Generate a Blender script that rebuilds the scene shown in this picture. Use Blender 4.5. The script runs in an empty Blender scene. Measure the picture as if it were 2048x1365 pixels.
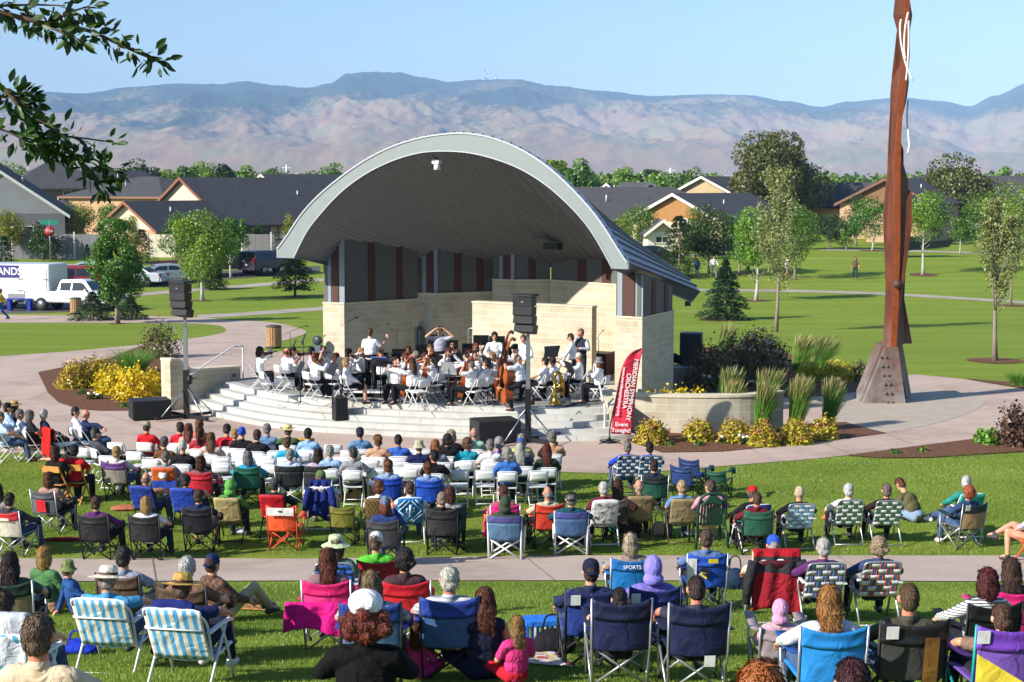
import bpy, bmesh, math, random
import numpy as np
from mathutils import Vector, Matrix, Euler, noise
R = math.radians
PI = math.pi
rnd = random.Random(7)
sc = bpy.context.scene
COL = sc.collection
FPX, YH, CX, CY, CAMZ = 3200.0, 370.0, 1024.0, 682.5, 6.75
PITCH = math.atan((CY - YH) / FPX)
cam_d = bpy.data.cameras.new("camera")
cam = bpy.data.objects.new("camera", cam_d); COL.objects.link(cam)
cam.location = (0, 0, CAMZ); cam.rotation_euler = (PI/2 - PITCH, 0, 0)
cam_d.sensor_width = 36; cam_d.lens = 36*FPX/2048
cam_d.clip_start = 0.1; cam_d.clip_end = 40000
sc.camera = cam
_f = Vector((0, math.cos(PITCH), -math.sin(PITCH))); _u = Vector((0, math.sin(PITCH), math.cos(PITCH)))
GP = [(-20, 8.0), (0, 4.9), (8, 3.25), (12, 2.5), (17.3, 1.55), (21.3, .92), (25.4, .4), (29.4, 0), (32, 0), (40, 0), (60, 0),
      (75, -.35), (95, -.8), (115, -.8), (128, -.2), (142, .5), (165, .9), (190, 1.0), (400, 1.0), (900, 0), (60000, 0)]
def g(y):
 for i in range(len(GP)-1):
  if GP[i][0] <= y <= GP[i+1][0]:
   a, b = GP[i], GP[i+1]
   def sl(j):
    if j <= 0 or j >= len(GP)-1: return 0
    d0 = (GP[j][1]-GP[j-1][1])/(GP[j][0]-GP[j-1][0]); d1 = (GP[j+1][1]-GP[j][1])/(GP[j+1][0]-GP[j][0])
    return 0 if d0*d1 <= 0 else 2*d0*d1/(d0+d1)
   h = b[0]-a[0]; t = (y-a[0])/h
   m0, m1 = sl(i)*h, sl(i+1)*h
   return (2*t**3-3*t*t+1)*a[1]+(t**3-2*t*t+t)*m0+(-2*t**3+3*t*t)*b[1]+(t**3-t*t)*m1
 return 0
def ray(px, py):
 d = _f + _u*((CY-py)/FPX) + Vector(((px-CX)/FPX, 0, 0))
 return d
def at(px, py, z=None, h=0.0):
 """world point of a picture point lying at height z (or h above the terrain)"""
 d = ray(px, py)
 zz = (z if z is not None else 0) + h
 p = Vector((0, 0, 0))
 for _ in range(40 if z is None else 1):
  if d.z > -1e-5: break
  t = (zz-CAMZ)/d.z
  p = Vector((0, 0, CAMZ)) + d*t
  if z is None:
   zz = .6*zz+.4*(g(p.y)+h)
 return p
def aty(px, py, Y):
 d = ray(px, py); t = Y/d.y
 return Vector((0, 0, CAMZ)) + d*t
def gat(px, Y):
 """ground point in picture column px at distance Y"""
 d = ray(px, CY)
 z = g(Y)
 dep = Y*math.cos(PITCH) - (z-CAMZ)*math.sin(PITCH)
 return Vector(((px-CX)/FPX*dep, Y, z))
def tag(o, label=None, cat=None, group=None, kind=None):
 if label: o['label'] = label
 if cat: o['category'] = cat
 if group: o['group'] = group
 if kind: o['kind'] = kind
 return o
def empty(name, loc=(0,0,0), rz=0.0, label=None, cat=None, group=None):
 o = bpy.data.objects.new(name, None); COL.objects.link(o)
 o.location = loc; o.rotation_euler = (0,0,rz); o.empty_display_size = .1
 return tag(o, label, cat, group)
def link(name, me, parent=None, mats=None):
 o = bpy.data.objects.new(name, me); COL.objects.link(o)
 if parent: o.parent = parent
 if mats:
  for i, m in enumerate(mats):
   if i < len(me.materials):
    if me.materials[i] is not m:
     o.material_slots[i].link = 'OBJECT'; o.material_slots[i].material = m
   else: me.materials.append(m)
 return o
def copy_tree(o, parent=None):
 c = o.copy(); COL.objects.link(c)
 if parent: c.parent = parent
 for ch in list(o.children): copy_tree(ch, c)
 return c
_UV = {}
def usphere(n, m):
 if (n, m) in _UV: return _UV[(n, m)]
 v = [(0,0,1)]
 for j in range(1, m):
  a = PI*j/m
  for i in range(n):
   b = 2*PI*i/n
   v.append((math.sin(a)*math.cos(b), math.sin(a)*math.sin(b), math.cos(a)))
 v.append((0,0,-1)); f = []
 for i in range(n): f.append((0, 1+i, 1+(i+1) % n))
 for j in range(m-2):
  for i in range(n):
   a = 1+j*n+i; b = 1+j*n+(i+1) % n
   f.append((a, a+n, b+n, b))
 k = 1+(m-2)*n; L = len(v)-1
 for i in range(n): f.append((k+i, L, k+(i+1) % n))
 _UV[(n, m)] = (np.array(v), f); return _UV[(n, m)]
def frame(d):
 d = Vector(d).normalized()
 a = Vector((0,0,1)) if abs(d.z) < .9 else Vector((1,0,0))
 x = a.cross(d).normalized(); return x, d.cross(x)
class MB:
 def __init__(s): s.v = []; s.f = []; s.m = []; s.mi = 0; s.smooth = set()
 def mat(s, i): s.mi = i; return s
 def add(s, vs, fs, sm=False):
  n = len(s.v); s.v += [tuple(p) for p in vs]
  for q in fs:
   if sm: s.smooth.add(len(s.f))
   s.f.append(tuple(n+i for i in q)); s.m.append(s.mi)
  return s
 def box(s, c, d, rz=0, M=None):
  x, y, z = d[0]/2, d[1]/2, d[2]/2
  vs = [Vector((i*x, j*y, k*z)) for k in (-1,1) for j in (-1,1) for i in (-1,1)]
  if M is None: M = Matrix.Rotation(rz, 3, 'Z')
  vs = [M @ p + Vector(c) for p in vs]
  return s.add(vs, [(0,2,3,1),(4,5,7,6),(0,1,5,4),(1,3,7,5),(3,2,6,7),(2,0,4,6)])
 def tube(s, pts, r, n=8, caps=True, closed=False):
  pts = [Vector(p) for p in pts]; N = len(pts)
  rs = list(r) if hasattr(r, '__len__') else [r]*N
  vs = []; pu = None
  for i, p in enumerate(pts):
   a = pts[i-1] if i else (pts[-1] if closed else p); b = pts[(i+1) % N] if (i < N-1 or closed) else p
   d = (b-a)
   if d.length < 1e-9: d = Vector((0,0,1))
   d.normalize()
   if pu is None: x, y = frame(d)
   else:
    x = pu - d*pu.dot(d)
    if x.length < 1e-6: x, _ = frame(d)
    x.normalize(); y = d.cross(x)
   pu = x
   for k in range(n):
    t = 2*PI*k/n; vs.append(p + (x*math.cos(t)+y*math.sin(t))*rs[i])
  fs = []
  for i in range(N if closed else N-1):
   for k in range(n):
    a = i*n+k; b = i*n+(k+1) % n; j = ((i+1) % N)*n
    fs.append((a, b, j+(k+1) % n, j+k))
  s.add(vs, fs, True)
  if caps and not closed:
   m = len(s.v)-len(vs)
   s.f.append(tuple(m+k for k in reversed(range(n)))); s.m.append(s.mi)
   s.f.append(tuple(m+(N-1)*n+k for k in range(n))); s.m.append(s.mi)
  return s
 def ell(s, c, r, n=12, m=8, M=None):
  v, f = usphere(n, m)
  vs = [Vector((p[0]*r[0], p[1]*r[1], p[2]*r[2])) for p in v]
  if M is not None: vs = [M @ p for p in vs]
  c = Vector(c)
  return s.add([p+c for p in vs], f, True)
 def lathe(s, prof, n=16, c=(0,0,0), M=None, caps=True):
  vs = []; c = Vector(c)
  for (r, z) in prof:
   for k in range(n):
    t = 2*PI*k/n; p = Vector((r*math.cos(t), r*math.sin(t), z))
    vs.append((M @ p if M is not None else p)+c)
  fs = [(i*n+k, i*n+(k+1) % n, (i+1)*n+(k+1) % n, (i+1)*n+k) for i in range(len(prof)-1) for k in range(n)]
  m = len(s.v); s.add(vs, fs, True)
  if caps:
   s.f.append(tuple(m+k for k in reversed(range(n)))); s.m.append(s.mi)
   s.f.append(tuple(m+(len(prof)-1)*n+k for k in range(n))); s.m.append(s.mi)
  return s
 def prism(s, poly, a, b):
  """poly: points in 3d; extruded from offset vector a to b"""
  a = Vector(a); b = Vector(b); n = len(poly); P = [Vector(p) for p in poly]
  vs = [p+a for p in P]+[p+b for p in P]
  return s.add(vs, [tuple(range(n)), tuple(reversed(range(n, 2*n)))]+[(i, i+n, (i+1) % n+n, (i+1) % n) for i in range(n)])
 def grid(s, fn, nu, nv, thick=0, matfn=None, sm=True):
  """surface fn(u,v) in 0..1; with thick it becomes a closed slab"""
  P = [[Vector(fn(i/nu, j/nv)) for j in range(nv+1)] for i in range(nu+1)]
  def sheet(off, flip):
   vs = []
   for i in range(nu+1):
    for j in range(nv+1):
     p = P[i][j]
     if off:
      du = P[min(i+1,nu)][j]-P[max(i-1,0)][j]; dv = P[i][min(j+1,nv)]-P[i][max(j-1,0)]
      nn = du.cross(dv)
      if nn.length > 1e-12: p = p+nn.normalized()*off
     vs.append(p)
   W = nv+1
   for i in range(nu):
    for j in range(nv):
     if matfn: s.mi = matfn((i+.5)/nu, (j+.5)/nv)
     q = (i*W+j, (i+1)*W+j, (i+1)*W+j+1, i*W+j+1)
     if flip: q = q[::-1]
     s._q.append((q, s.mi))
   return vs
  s._q = []
  v0 = sheet(0, thick > 0)
  n0 = len(s.v); s.v += [tuple(p) for p in v0]
  for q, mi in s._q:
   if sm: s.smooth.add(len(s.f))
   s.f.append(tuple(n0+i for i in q)); s.m.append(mi)
  if thick:
   s._q = []; v1 = sheet(thick, False); n1 = len(s.v); s.v += [tuple(p) for p in v1]
   for q, mi in s._q:
    if sm: s.smooth.add(len(s.f))
    s.f.append(tuple(n1+i for i in q)); s.m.append(mi)
   W = nv+1
   rim = [i*W for i in range(nu+1)]+[nu*W+j for j in range(1, nv+1)]+[i*W+nv for i in range(nu-1, -1, -1)]+[j for j in range(nv-1, 0, -1)]
   for a in range(len(rim)):
    p, q = rim[a], rim[(a+1) % len(rim)]
    s.f.append((n0+p, n0+q, n1+q, n1+p)); s.m.append(s._q[0][1] if not matfn else s.mi)
  return s
 def mesh(s, name):
  me = bpy.data.meshes.new(name)
  me.from_pydata(s.v, [], s.f)
  if s.m and max(s.m): me.polygons.foreach_set('material_index', s.m)
  if s.smooth:
   b = [i in s.smooth for i in range(len(s.f))]
   me.polygons.foreach_set('use_smooth', b)
  me.update(); return me
 def obj(s, name, mats, parent=None):
  me = s.mesh(name)
  if not isinstance(mats, (list, tuple)): mats = [mats]
  for m in mats: me.materials.append(m)
  o = bpy.data.objects.new(name, me); COL.objects.link(o)
  if parent: o.parent = parent
  return o
def lin(h, k=1.0):
 h = h.lstrip('#'); c = [int(h[i:i+2], 16)/255 for i in (0,2,4)]
 k *= .86; return tuple(k*(x/12.92 if x <= .04045 else ((x+.055)/1.055)**2.4) for x in c)
_M = {}
def newmat(name):
 m = bpy.data.materials.new(name); m.use_nodes = True
 nt = m.node_tree; b = nt.nodes['Principled BSDF']; return m, nt, b
def N(nt, t, **kw):
 n = nt.nodes.new(t)
 for k, v in kw.items():
  if k in n.inputs: n.inputs[k].default_value = v
  else: setattr(n, k, v)
 return n
def ramp(nt, fac, stops):
 r = nt.nodes.new('ShaderNodeValToRGB'); e = r.color_ramp.elements
 while len(e) < len(stops): e.new(.5)
 for i, (p, c) in enumerate(stops):
  e[i].position = p; e[i].color = (*c, 1) if len(c) == 3 else c
 nt.links.new(fac, r.inputs[0]); return r.outputs[0]
def mixc(nt, f, a, b, mode='MIX'):
 n = nt.nodes.new('ShaderNodeMix'); n.data_type = 'RGBA'; n.blend_type = mode
 for i, x in ((0, f), (6, a), (7, b)):
  if hasattr(x, 'is_output'): nt.links.new(x, n.inputs[i])
  else: n.inputs[i].default_value = x if i == 0 else (*x, 1) if len(x) == 3 else x
 return n.outputs[2]
def noi(nt, scale, detail=4, rough=.55, vec=None, obj=True):
 n = N(nt, 'ShaderNodeTexNoise', Scale=scale, Detail=detail, Roughness=rough)
 if vec is None:
  tc = nt.nodes.new('ShaderNodeTexCoord'); vec = tc.outputs['Object']
 nt.links.new(vec, n.inputs['Vector']); return n.outputs['Fac']
def bump(nt, b, h, strength=.3, dist=.01):
 n = N(nt, 'ShaderNodeBump', Strength=strength, Distance=dist)
 nt.links.new(h, n.inputs['Height']); nt.links.new(n.outputs[0], b.inputs['Normal'])
def mat(hexc, rough=.7, metal=0.0, var=.18, scale=14.0, bmp=.15, bscale=60.0, k=1.0, spec=.4, key=''):
 """general procedural material: base colour with soft noise variation and a fine bump"""
 kk = (hexc, rough, metal, var, scale, bmp, bscale, k, spec, key)
 if kk in _M: return _M[kk]
 m, nt, b = newmat('paint_%s' % hexc if not key else key)
 c = lin(hexc, k)
 f = noi(nt, scale, 5)
 lo = tuple(x*(1-var) for x in c); hi = tuple(min(1, x*(1+var)) for x in c)
 nt.links.new(ramp(nt, f, [(.3, lo), (.7, hi)]), b.inputs['Base Color'])
 b.inputs['Roughness'].default_value = rough; b.inputs['Metallic'].default_value = metal
 b.inputs['Specular IOR Level'].default_value = spec
 if bmp: bump(nt, b, noi(nt, bscale, 3), bmp, .01)
 _M[kk] = m; return m
def cloth(hexc, k=1.0):
 kk = ('cloth', hexc, k)
 if kk in _M: return _M[kk]
 m, nt, b = newmat('cloth_'+hexc)
 c = lin(hexc, k); f = noi(nt, 9, 5)
 nt.links.new(ramp(nt, f, [(.3, tuple(x*.82 for x in c)), (.7, tuple(min(1,x*1.15) for x in c))]), b.inputs['Base Color'])
 b.inputs['Roughness'].default_value = .85; b.inputs['Specular IOR Level'].default_value = .15
 tc = nt.nodes.new('ShaderNodeTexCoord'); w = N(nt, 'ShaderNodeTexNoise', Scale=7.0, Detail=3.0, Distortion=1.2)
 nt.links.new(tc.outputs['Object'], w.inputs['Vector'])
 bump(nt, b, w.outputs['Fac'], .75, .05)
 _M[kk] = m; return m
def canvas(hexc, k=1.0):
 kk = ('canvas', hexc, k)
 if kk in _M: return _M[kk]
 m, nt, b = newmat('canvas_'+hexc); c = lin(hexc, k)
 f = noi(nt, 6, 4)
 colr = ramp(nt, f, [(.3, tuple(x*.85 for x in c)), (.7, tuple(min(1,x*1.12) for x in c))])
 nt.links.new(colr, b.inputs['Base Color'])
 b.inputs['Roughness'].default_value = .6; b.inputs['Specular IOR Level'].default_value = .3
 w = N(nt, 'ShaderNodeTexNoise', Scale=5.0, Detail=2.0, Distortion=.8)
 tc = nt.nodes.new('ShaderNodeTexCoord'); nt.links.new(tc.outputs['Object'], w.inputs['Vector'])
 bump(nt, b, w.outputs['Fac'], .6, .06)
 _M[kk] = m; return m
def skin(hexc):
 return mat(hexc, .55, 0, .1, 25, .05, 90, key='skin_'+hexc)
def hairm(hexc):
 kk = ('hair', hexc)
 if kk in _M: return _M[kk]
 m, nt, b = newmat('hair_'+hexc); c = lin(hexc, 1.3)
 tc = nt.nodes.new('ShaderNodeTexCoord'); mp = N(nt, 'ShaderNodeMapping'); mp.inputs['Scale'].default_value = (60, 60, 9)
 nt.links.new(tc.outputs['Object'], mp.inputs['Vector'])
 n = N(nt, 'ShaderNodeTexNoise', Scale=2.2, Detail=4.0, Distortion=.6); nt.links.new(mp.outputs[0], n.inputs['Vector'])
 nt.links.new(ramp(nt, n.outputs['Fac'], [(.3, tuple(x*.55 for x in c)), (.75, tuple(min(1,x*1.45) for x in c))]), b.inputs['Base Color'])
 b.inputs['Roughness'].default_value = .45; bump(nt, b, n.outputs['Fac'], .8, .02)
 _M[kk] = m; return m
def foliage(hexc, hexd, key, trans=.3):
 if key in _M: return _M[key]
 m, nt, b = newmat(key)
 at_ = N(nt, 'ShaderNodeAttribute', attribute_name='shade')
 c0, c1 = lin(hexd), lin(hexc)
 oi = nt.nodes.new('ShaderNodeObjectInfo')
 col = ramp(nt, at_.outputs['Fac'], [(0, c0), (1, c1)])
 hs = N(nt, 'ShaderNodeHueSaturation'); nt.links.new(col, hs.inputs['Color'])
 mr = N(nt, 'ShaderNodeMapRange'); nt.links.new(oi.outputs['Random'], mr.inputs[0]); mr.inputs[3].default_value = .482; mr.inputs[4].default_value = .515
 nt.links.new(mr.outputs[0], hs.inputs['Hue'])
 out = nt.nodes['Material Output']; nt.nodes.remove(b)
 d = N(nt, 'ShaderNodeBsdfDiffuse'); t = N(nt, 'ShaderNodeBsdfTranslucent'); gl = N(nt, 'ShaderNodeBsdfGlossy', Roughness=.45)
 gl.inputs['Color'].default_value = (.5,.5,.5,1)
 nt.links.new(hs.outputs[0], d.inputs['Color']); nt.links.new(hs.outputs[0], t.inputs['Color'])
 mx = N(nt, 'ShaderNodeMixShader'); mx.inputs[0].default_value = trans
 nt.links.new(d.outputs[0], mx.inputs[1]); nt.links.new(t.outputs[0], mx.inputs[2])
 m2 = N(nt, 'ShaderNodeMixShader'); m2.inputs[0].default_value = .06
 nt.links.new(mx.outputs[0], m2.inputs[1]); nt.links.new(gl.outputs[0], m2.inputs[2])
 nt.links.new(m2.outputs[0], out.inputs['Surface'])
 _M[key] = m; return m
SUN_AZ = R(31)      # light travels towards +X and, by this angle, towards +Y
SUN_EL = R(29)
sd = bpy.data.lights.new('sun', 'SUN'); so = bpy.data.objects.new('sun', sd); COL.objects.link(so)
sd.energy = 5.0; sd.angle = R(.5); sd.color = (1.0, .94, .85)
ldir = Vector((math.cos(SUN_AZ)*math.cos(SUN_EL), math.sin(SUN_AZ)*math.cos(SUN_EL), -math.sin(SUN_EL)))
so.rotation_euler = ldir.to_track_quat('-Z', 'Y').to_euler()
w = bpy.data.worlds.new('World'); sc.world = w; w.use_nodes = True
wn = w.node_tree; bg = wn.nodes['Background']
sky = wn.nodes.new('ShaderNodeTexSky'); sky.sky_type = 'NISHITA'; sky.sun_disc = False
sky.sun_elevation = SUN_EL
sky.sun_rotation = math.atan2(-ldir.x, -ldir.y)
sky.air_density = 1.15; sky.dust_density = .8; sky.ozone_density = 5.0; sky.altitude = 800
wn.links.new(sky.outputs[0], bg.inputs[0]); bg.inputs[1].default_value = .102
sc.view_settings.view_transform = 'Standard'; sc.view_settings.look = 'None'
sc.view_settings.exposure = 0.85; sc.view_settings.gamma = 1.0
sc.cycles.use_denoising = True
try: sc.cycles.denoiser = 'OPENIMAGEDENOISE'
except Exception: pass
sc.cycles.max_bounces = 6; sc.cycles.diffuse_bounces = 3; sc.cycles.glossy_bounces = 2; sc.cycles.transmission_bounces = 4
sc.cycles.volume_bounces = 0; sc.cycles.transparent_max_bounces = 8
sc.cycles.sample_clamp_indirect = 6
m_lawn, nt, b = newmat('lawn_grass')
tc = nt.nodes.new('ShaderNodeTexCoord')
mp = N(nt, 'ShaderNodeMapping'); mp.inputs['Scale'].default_value = (.05, .55, .3); nt.links.new(tc.outputs['Object'], mp.inputs[0])
n1 = noi(nt, 1.0, 5, .6, mp.outputs[0]); n2 = noi(nt, .12, 4, .6, tc.outputs['Object']); n3 = noi(nt, 14, 4, .7, tc.outputs['Object'])
c1 = ramp(nt, n1, [(.3, lin('#70862a')), (.5, lin('#829632')), (.72, lin('#9da848'))])
c2 = ramp(nt, n3, [(.25, lin('#617b26')), (.6, lin('#889e38')), (.85, lin('#a5b254'))])
cc = mixc(nt, .4, c1, c2)
dry = ramp(nt, n2, [(.55, (0,0,0)), (.74, (1,1,1))])
sepd = nt.nodes.new('ShaderNodeMath'); sepd.operation = 'MULTIPLY'; nt.links.new(dry, sepd.inputs[0]); sepd.inputs[1].default_value = .5
cc = mixc(nt, sepd.outputs[0], cc, lin('#a59a4c'))
sx = nt.nodes.new('ShaderNodeSeparateXYZ'); nt.links.new(tc.outputs['Object'], sx.inputs[0])
mr = N(nt, 'ShaderNodeMapRange'); nt.links.new(sx.outputs[1], mr.inputs[0]); mr.inputs[1].default_value = 500; mr.inputs[2].default_value = 2500
cc = mixc(nt, mr.outputs[0], cc, lin('#a8906a'))
nt.links.new(cc, b.inputs['Base Color']); b.inputs['Roughness'].default_value = .9; b.inputs['Specular IOR Level'].default_value = .1
bump(nt, b, noi(nt, 45, 3, .7, tc.outputs['Object']), .9, .05)
ys = sorted(set([round(-12+.5*i, 2) for i in range(0, 190)] + [83+2*i for i in range(60)] + [205+20*i for i in range(40)] + [1000, 1300, 1700, 2300, 3000, 4000, 6000, 12000]))
def add_sheet(name, ys, xfun, zf, m, kind):
 mb = MB(); W = None
 for y in ys:
  xs = xfun(y); W = len(xs)
  for x in xs: mb.v.append((x, y, zf(x, y)))
 for j in range(len(ys)-1):
  for i in range(W-1):
   a = j*W+i; mb.smooth.add(len(mb.f)); mb.f.append((a, a+1, a+W+1, a+W)); mb.m.append(0)
 return tag(mb.obj(name, m), kind=kind)
def gnd_x(y):
 e = 60+1.1*max(y, 0); return [-e+2*e*i/24 for i in range(25)]
add_sheet('ground', ys, gnd_x, lambda x, y: g(y), m_lawn, 'structure')
def concrete(key, c0, c1, scale=.8):
 m, nt, b = newmat(key); tc = nt.nodes.new('ShaderNodeTexCoord')
 a = noi(nt, scale, 6, .65, tc.outputs['Object']); f = noi(nt, 40, 3, .6, tc.outputs['Object'])
 col = mixc(nt, .25, ramp(nt, a, [(.3, lin(c0)), (.7, lin(c1))]), ramp(nt, f, [(.3, lin(c0)), (.7, lin(c1))]))
 st = ramp(nt, noi(nt, .33, 7, .75, tc.outputs['Object']), [(.36, (.72,.70,.68)), (.5, (1,1,1))]); col = mixc(nt, .8, col, st, 'MULTIPLY')
 nt.links.new(col, b.inputs['Base Color']); b.inputs['Roughness'].default_value = .85; b.inputs['Specular IOR Level'].default_value = .2
 bump(nt, b, f, .25, .01); return m
m_conc = concrete('plaza_concrete', '#b39c8e', '#c9b3a3')
m_path = concrete('path_concrete', '#b5a293', '#cab7a6')
m_greypath = concrete('walk_concrete', '#a39a8c', '#bdb3a4')
m_asph = concrete('asphalt', '#55524f', '#6b6763', 1.5)
m_step = concrete('step_concrete', '#b9b8b0', '#d2d1c8', 1.2)
m_stage = concrete('stage_floor', '#8c8c88', '#a2a29c', 1.0)
m_mulch, nt, b = newmat('bark_mulch'); tc = nt.nodes.new('ShaderNodeTexCoord')
vo = N(nt, 'ShaderNodeTexVoronoi', Scale=22.0); nt.links.new(tc.outputs['Object'], vo.inputs['Vector'])
nt.links.new(mixc(nt, .5, ramp(nt, noi(nt, 30, 5, .7, tc.outputs['Object']), [(.3, lin('#3a1f10')), (.7, lin('#94603a'))]), ramp(nt, vo.outputs['Color'], [(.2, lin('#4e2a14')), (.9, lin('#9a6238'))])), b.inputs['Base Color'])
b.inputs['Roughness'].default_value = .95; bump(nt, b, vo.outputs['Distance'], 1.0, .06)
m_paver, nt, b = newmat('stone_pavers'); tc = nt.nodes.new('ShaderNodeTexCoord')
br = N(nt, 'ShaderNodeTexBrick', Scale=2.2); nt.links.new(tc.outputs['Object'], br.inputs['Vector'])
br.inputs['Color1'].default_value = (*lin('#b6a695'), 1); br.inputs['Color2'].default_value = (*lin('#a39585'), 1); br.inputs['Mortar'].default_value = (*lin('#b8ac98'), 1); br.inputs['Mortar Size'].default_value = .03
nt.links.new(mixc(nt, .35, br.outputs['Color'], ramp(nt, noi(nt, 3, 5), [(.3, lin('#9a8e82')), (.7, lin('#c4b6a2'))])), b.inputs['Base Color']); b.inputs['Roughness'].default_value = .9
def drape(name, poly, m, lift, label=None, cat=None, kind='structure', world=False, thick=0):
 """flat polygon (picture points on the terrain, or world xy) laid over the terrain"""
 P = [Vector((p[0], p[1])) if world else at(p[0], p[1]).to_2d() for p in poly]
 from mathutils.geometry import tessellate_polygon
 bm = bmesh.new(); vs = [bm.verts.new((p.x, p.y, 0)) for p in P]
 for tri in tessellate_polygon([[Vector((p.x, p.y, 0)) for p in P]]):
  try: bm.faces.new([vs[i] for i in tri])
  except ValueError: pass
 y0 = min(p.y for p in P); y1 = max(p.y for p in P)
 y = math.floor(y0)
 while y < y1:
  if y > y0 and not (32 < y < 60) and (y < 190):
   bmesh.ops.bisect_plane(bm, geom=bm.verts[:]+bm.edges[:]+bm.faces[:], plane_co=(0, y, 0), plane_no=(0,1,0))
  y += .5 if y < 60 else 2
 if thick:
  pass
 for v in bm.verts: v.co.z = g(v.co.y)+lift
 bmesh.ops.recalc_face_normals(bm, faces=bm.faces[:])
 for f in bm.faces:
  if f.normal.z < 0: f.normal_flip()
 me = bpy.data.meshes.new(name); bm.to_mesh(me); bm.free(); me.materials.append(m)
 o = bpy.data.objects.new(name, me); COL.objects.link(o); tag(o, label, cat, None, kind); return o
def smooth_poly(pts, n=4):
 out = []; L = len(pts)
 for i in range(L):
  p0, p1, p2, p3 = pts[i-1], pts[i], pts[(i+1) % L], pts[(i+2) % L]
  for k in range(n):
   t = k/n
   out.append(tuple(.5*((2*p1[c])+(-p0[c]+p2[c])*t+(2*p0[c]-5*p1[c]+4*p2[c]-p3[c])*t*t+(-p0[c]+3*p1[c]-3*p2[c]+p3[c])*t**3) for c in (0,1)))
 return out
def curve(pts, n=6):
 out = []
 for i in range(len(pts)-1):
  p0 = pts[max(i-1,0)]; p1 = pts[i]; p2 = pts[i+1]; p3 = pts[min(i+2, len(pts)-1)]
  for k in range(n):
   t = k/n
   out.append(tuple(.5*((2*p1[c])+(-p0[c]+p2[c])*t+(2*p0[c]-5*p1[c]+4*p2[c]-p3[c])*t*t+(-p0[c]+3*p1[c]-3*p2[c]+p3[c])*t**3) for c in range(len(p1))))
 out.append(tuple(pts[-1])); return out
plaza_low = curve([(-60, 905), (300, 915), (700, 931), (1180, 947), (1290, 946), (1385, 938), (1600, 921), (1698, 911), (1812, 896), (1946, 879), (2120, 852)])
plaza_up = [(2120, 790), (2039, 778), (1927, 759), (1831, 750), (1760, 758), (1660, 780), (1500, 775), (1300, 770), (1200, 762), (700, 735), (640, 707), (520, 702)]
left_up = curve([(520, 702), (546, 688), (575, 680), (604, 671), (612, 663), (575, 651), (528, 644), (460, 641), (400, 636), (280, 633), (-60, 630)])
left_lawn = curve([(-60, 646), (300, 647), (380, 648), (436, 652), (452, 660), (440, 668), (380, 678), (260, 692), (120, 705), (-60, 717)])
drape('plaza', plaza_low+plaza_up+left_up[1:]+left_lawn, m_conc, .012)
pavers = smooth_poly([(1640, 800), (1700, 782), (1800, 776), (1900, 783), (1965, 800), (1955, 820), (1900, 840), (1840, 855), (1770, 866), (1690, 855)])
drape('paver_ring', pavers, m_paver, .018)
near_path = [(-420, 1167)] + [(x, 1165-2*math.sin((x)/650)) for x in range(0, 2049, 128)] + [(2500, 1163), (2500, 1112)] + [(x, 1113+(6 if x < 700 else 6*max(0,(1100-x)/400))*1) for x in range(2048, -1, -128)] + [(-420, 1120)]
drape('path', near_path, m_path, .016)
def strip(name, pts, wpx, m, lift=.014):
 up = [(x, y-wpx/2) for x, y in pts]; lo = [(x, y+wpx/2) for x, y in reversed(pts)]
 drape(name, up+lo, m, lift)
strip('path', curve([(395, 634), (470, 630), (560, 624), (650, 618), (760, 612)]), 7, m_greypath)
strip('path', curve([(180, 598), (300, 588), (400, 580), (560, 567), (660, 559), (760, 553)]), 6, m_greypath)
strip('path', curve([(1330, 582), (1375, 581), (1600, 583), (1780, 589), (1960, 600), (2120, 610)]), 5, m_greypath)
strip('path', curve([(1640, 500), (1800, 502), (1940, 506), (2120, 512)]), 3, m_greypath)
strip('path', curve([(1300, 508), (1380, 510), (1480, 510)]), 3, m_greypath)
drape('road', [(-80, 628), (60, 627), (215, 622), (240, 612), (120, 596), (-80, 590)], m_asph, .014)
drape('parking_lot', [(60, 578), (340, 575), (420, 562), (560, 552), (640, 545), (640, 533), (500, 538), (380, 548), (60, 556)], m_asph, .012)
strip('path', curve([(0, 532), (200, 530), (420, 524), (640, 516)]), 4, m_greypath)
bed_l = [(76, 746), (96, 788), (116, 806), (154, 820), (200, 823), (255, 823), (352, 822), (345, 790), (338, 740), (335, 705), (290, 690), (220, 718), (116, 738)]
drape('mulch_bed', bed_l, m_mulch, .03)
bed_r = [(1236, 866), (1256, 884), (1322, 907), (1444, 905), (1576, 892), (1660, 883), (1720, 875), (1772, 868), (1727, 857), (1690, 846), (1640, 850), (1560, 852), (1440, 858), (1330, 862)]
drape('mulch_bed', bed_r, m_mulch, .03)
bed_b = [(1350, 735), (1370, 700), (1500, 690), (1600, 715), (1680, 752), (1760, 757), (1735, 782), (1660, 793), (1560, 796), (1440, 780), (1340, 782)]
drape('mulch_bed', bed_b, m_mulch, .03)
bed_rr = [(1690, 913), (1812, 897), (1946, 880), (2120, 853), (2120, 902), (2048, 905), (1860, 917), (1760, 918)]
drape('mulch_bed', bed_rr, m_mulch, .03)
drape('mulch_bed', [(1925, 758), (2040, 777), (2120, 788), (2120, 770), (2010, 765)], m_mulch, .03)
drape('mulch_bed', [(300, 524), (420, 514), (430, 522), (300, 532)], m_mulch, .03)
drape('mulch_bed', [(480, 506), (640, 500), (640, 507), (480, 512)], m_mulch, .03)
def mulch_ring(p, r):
 q = [(p.x+r*(1+.12*rnd.uniform(-1,1))*math.cos(a*PI/8), p.y+r*(1+.12*rnd.uniform(-1,1))*math.sin(a*PI/8)) for a in range(16)]
 drape('mulch_ring', q, m_mulch, .02, world=True)
mj = mat('#7d6a60', .9)
mbj = MB()
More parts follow.
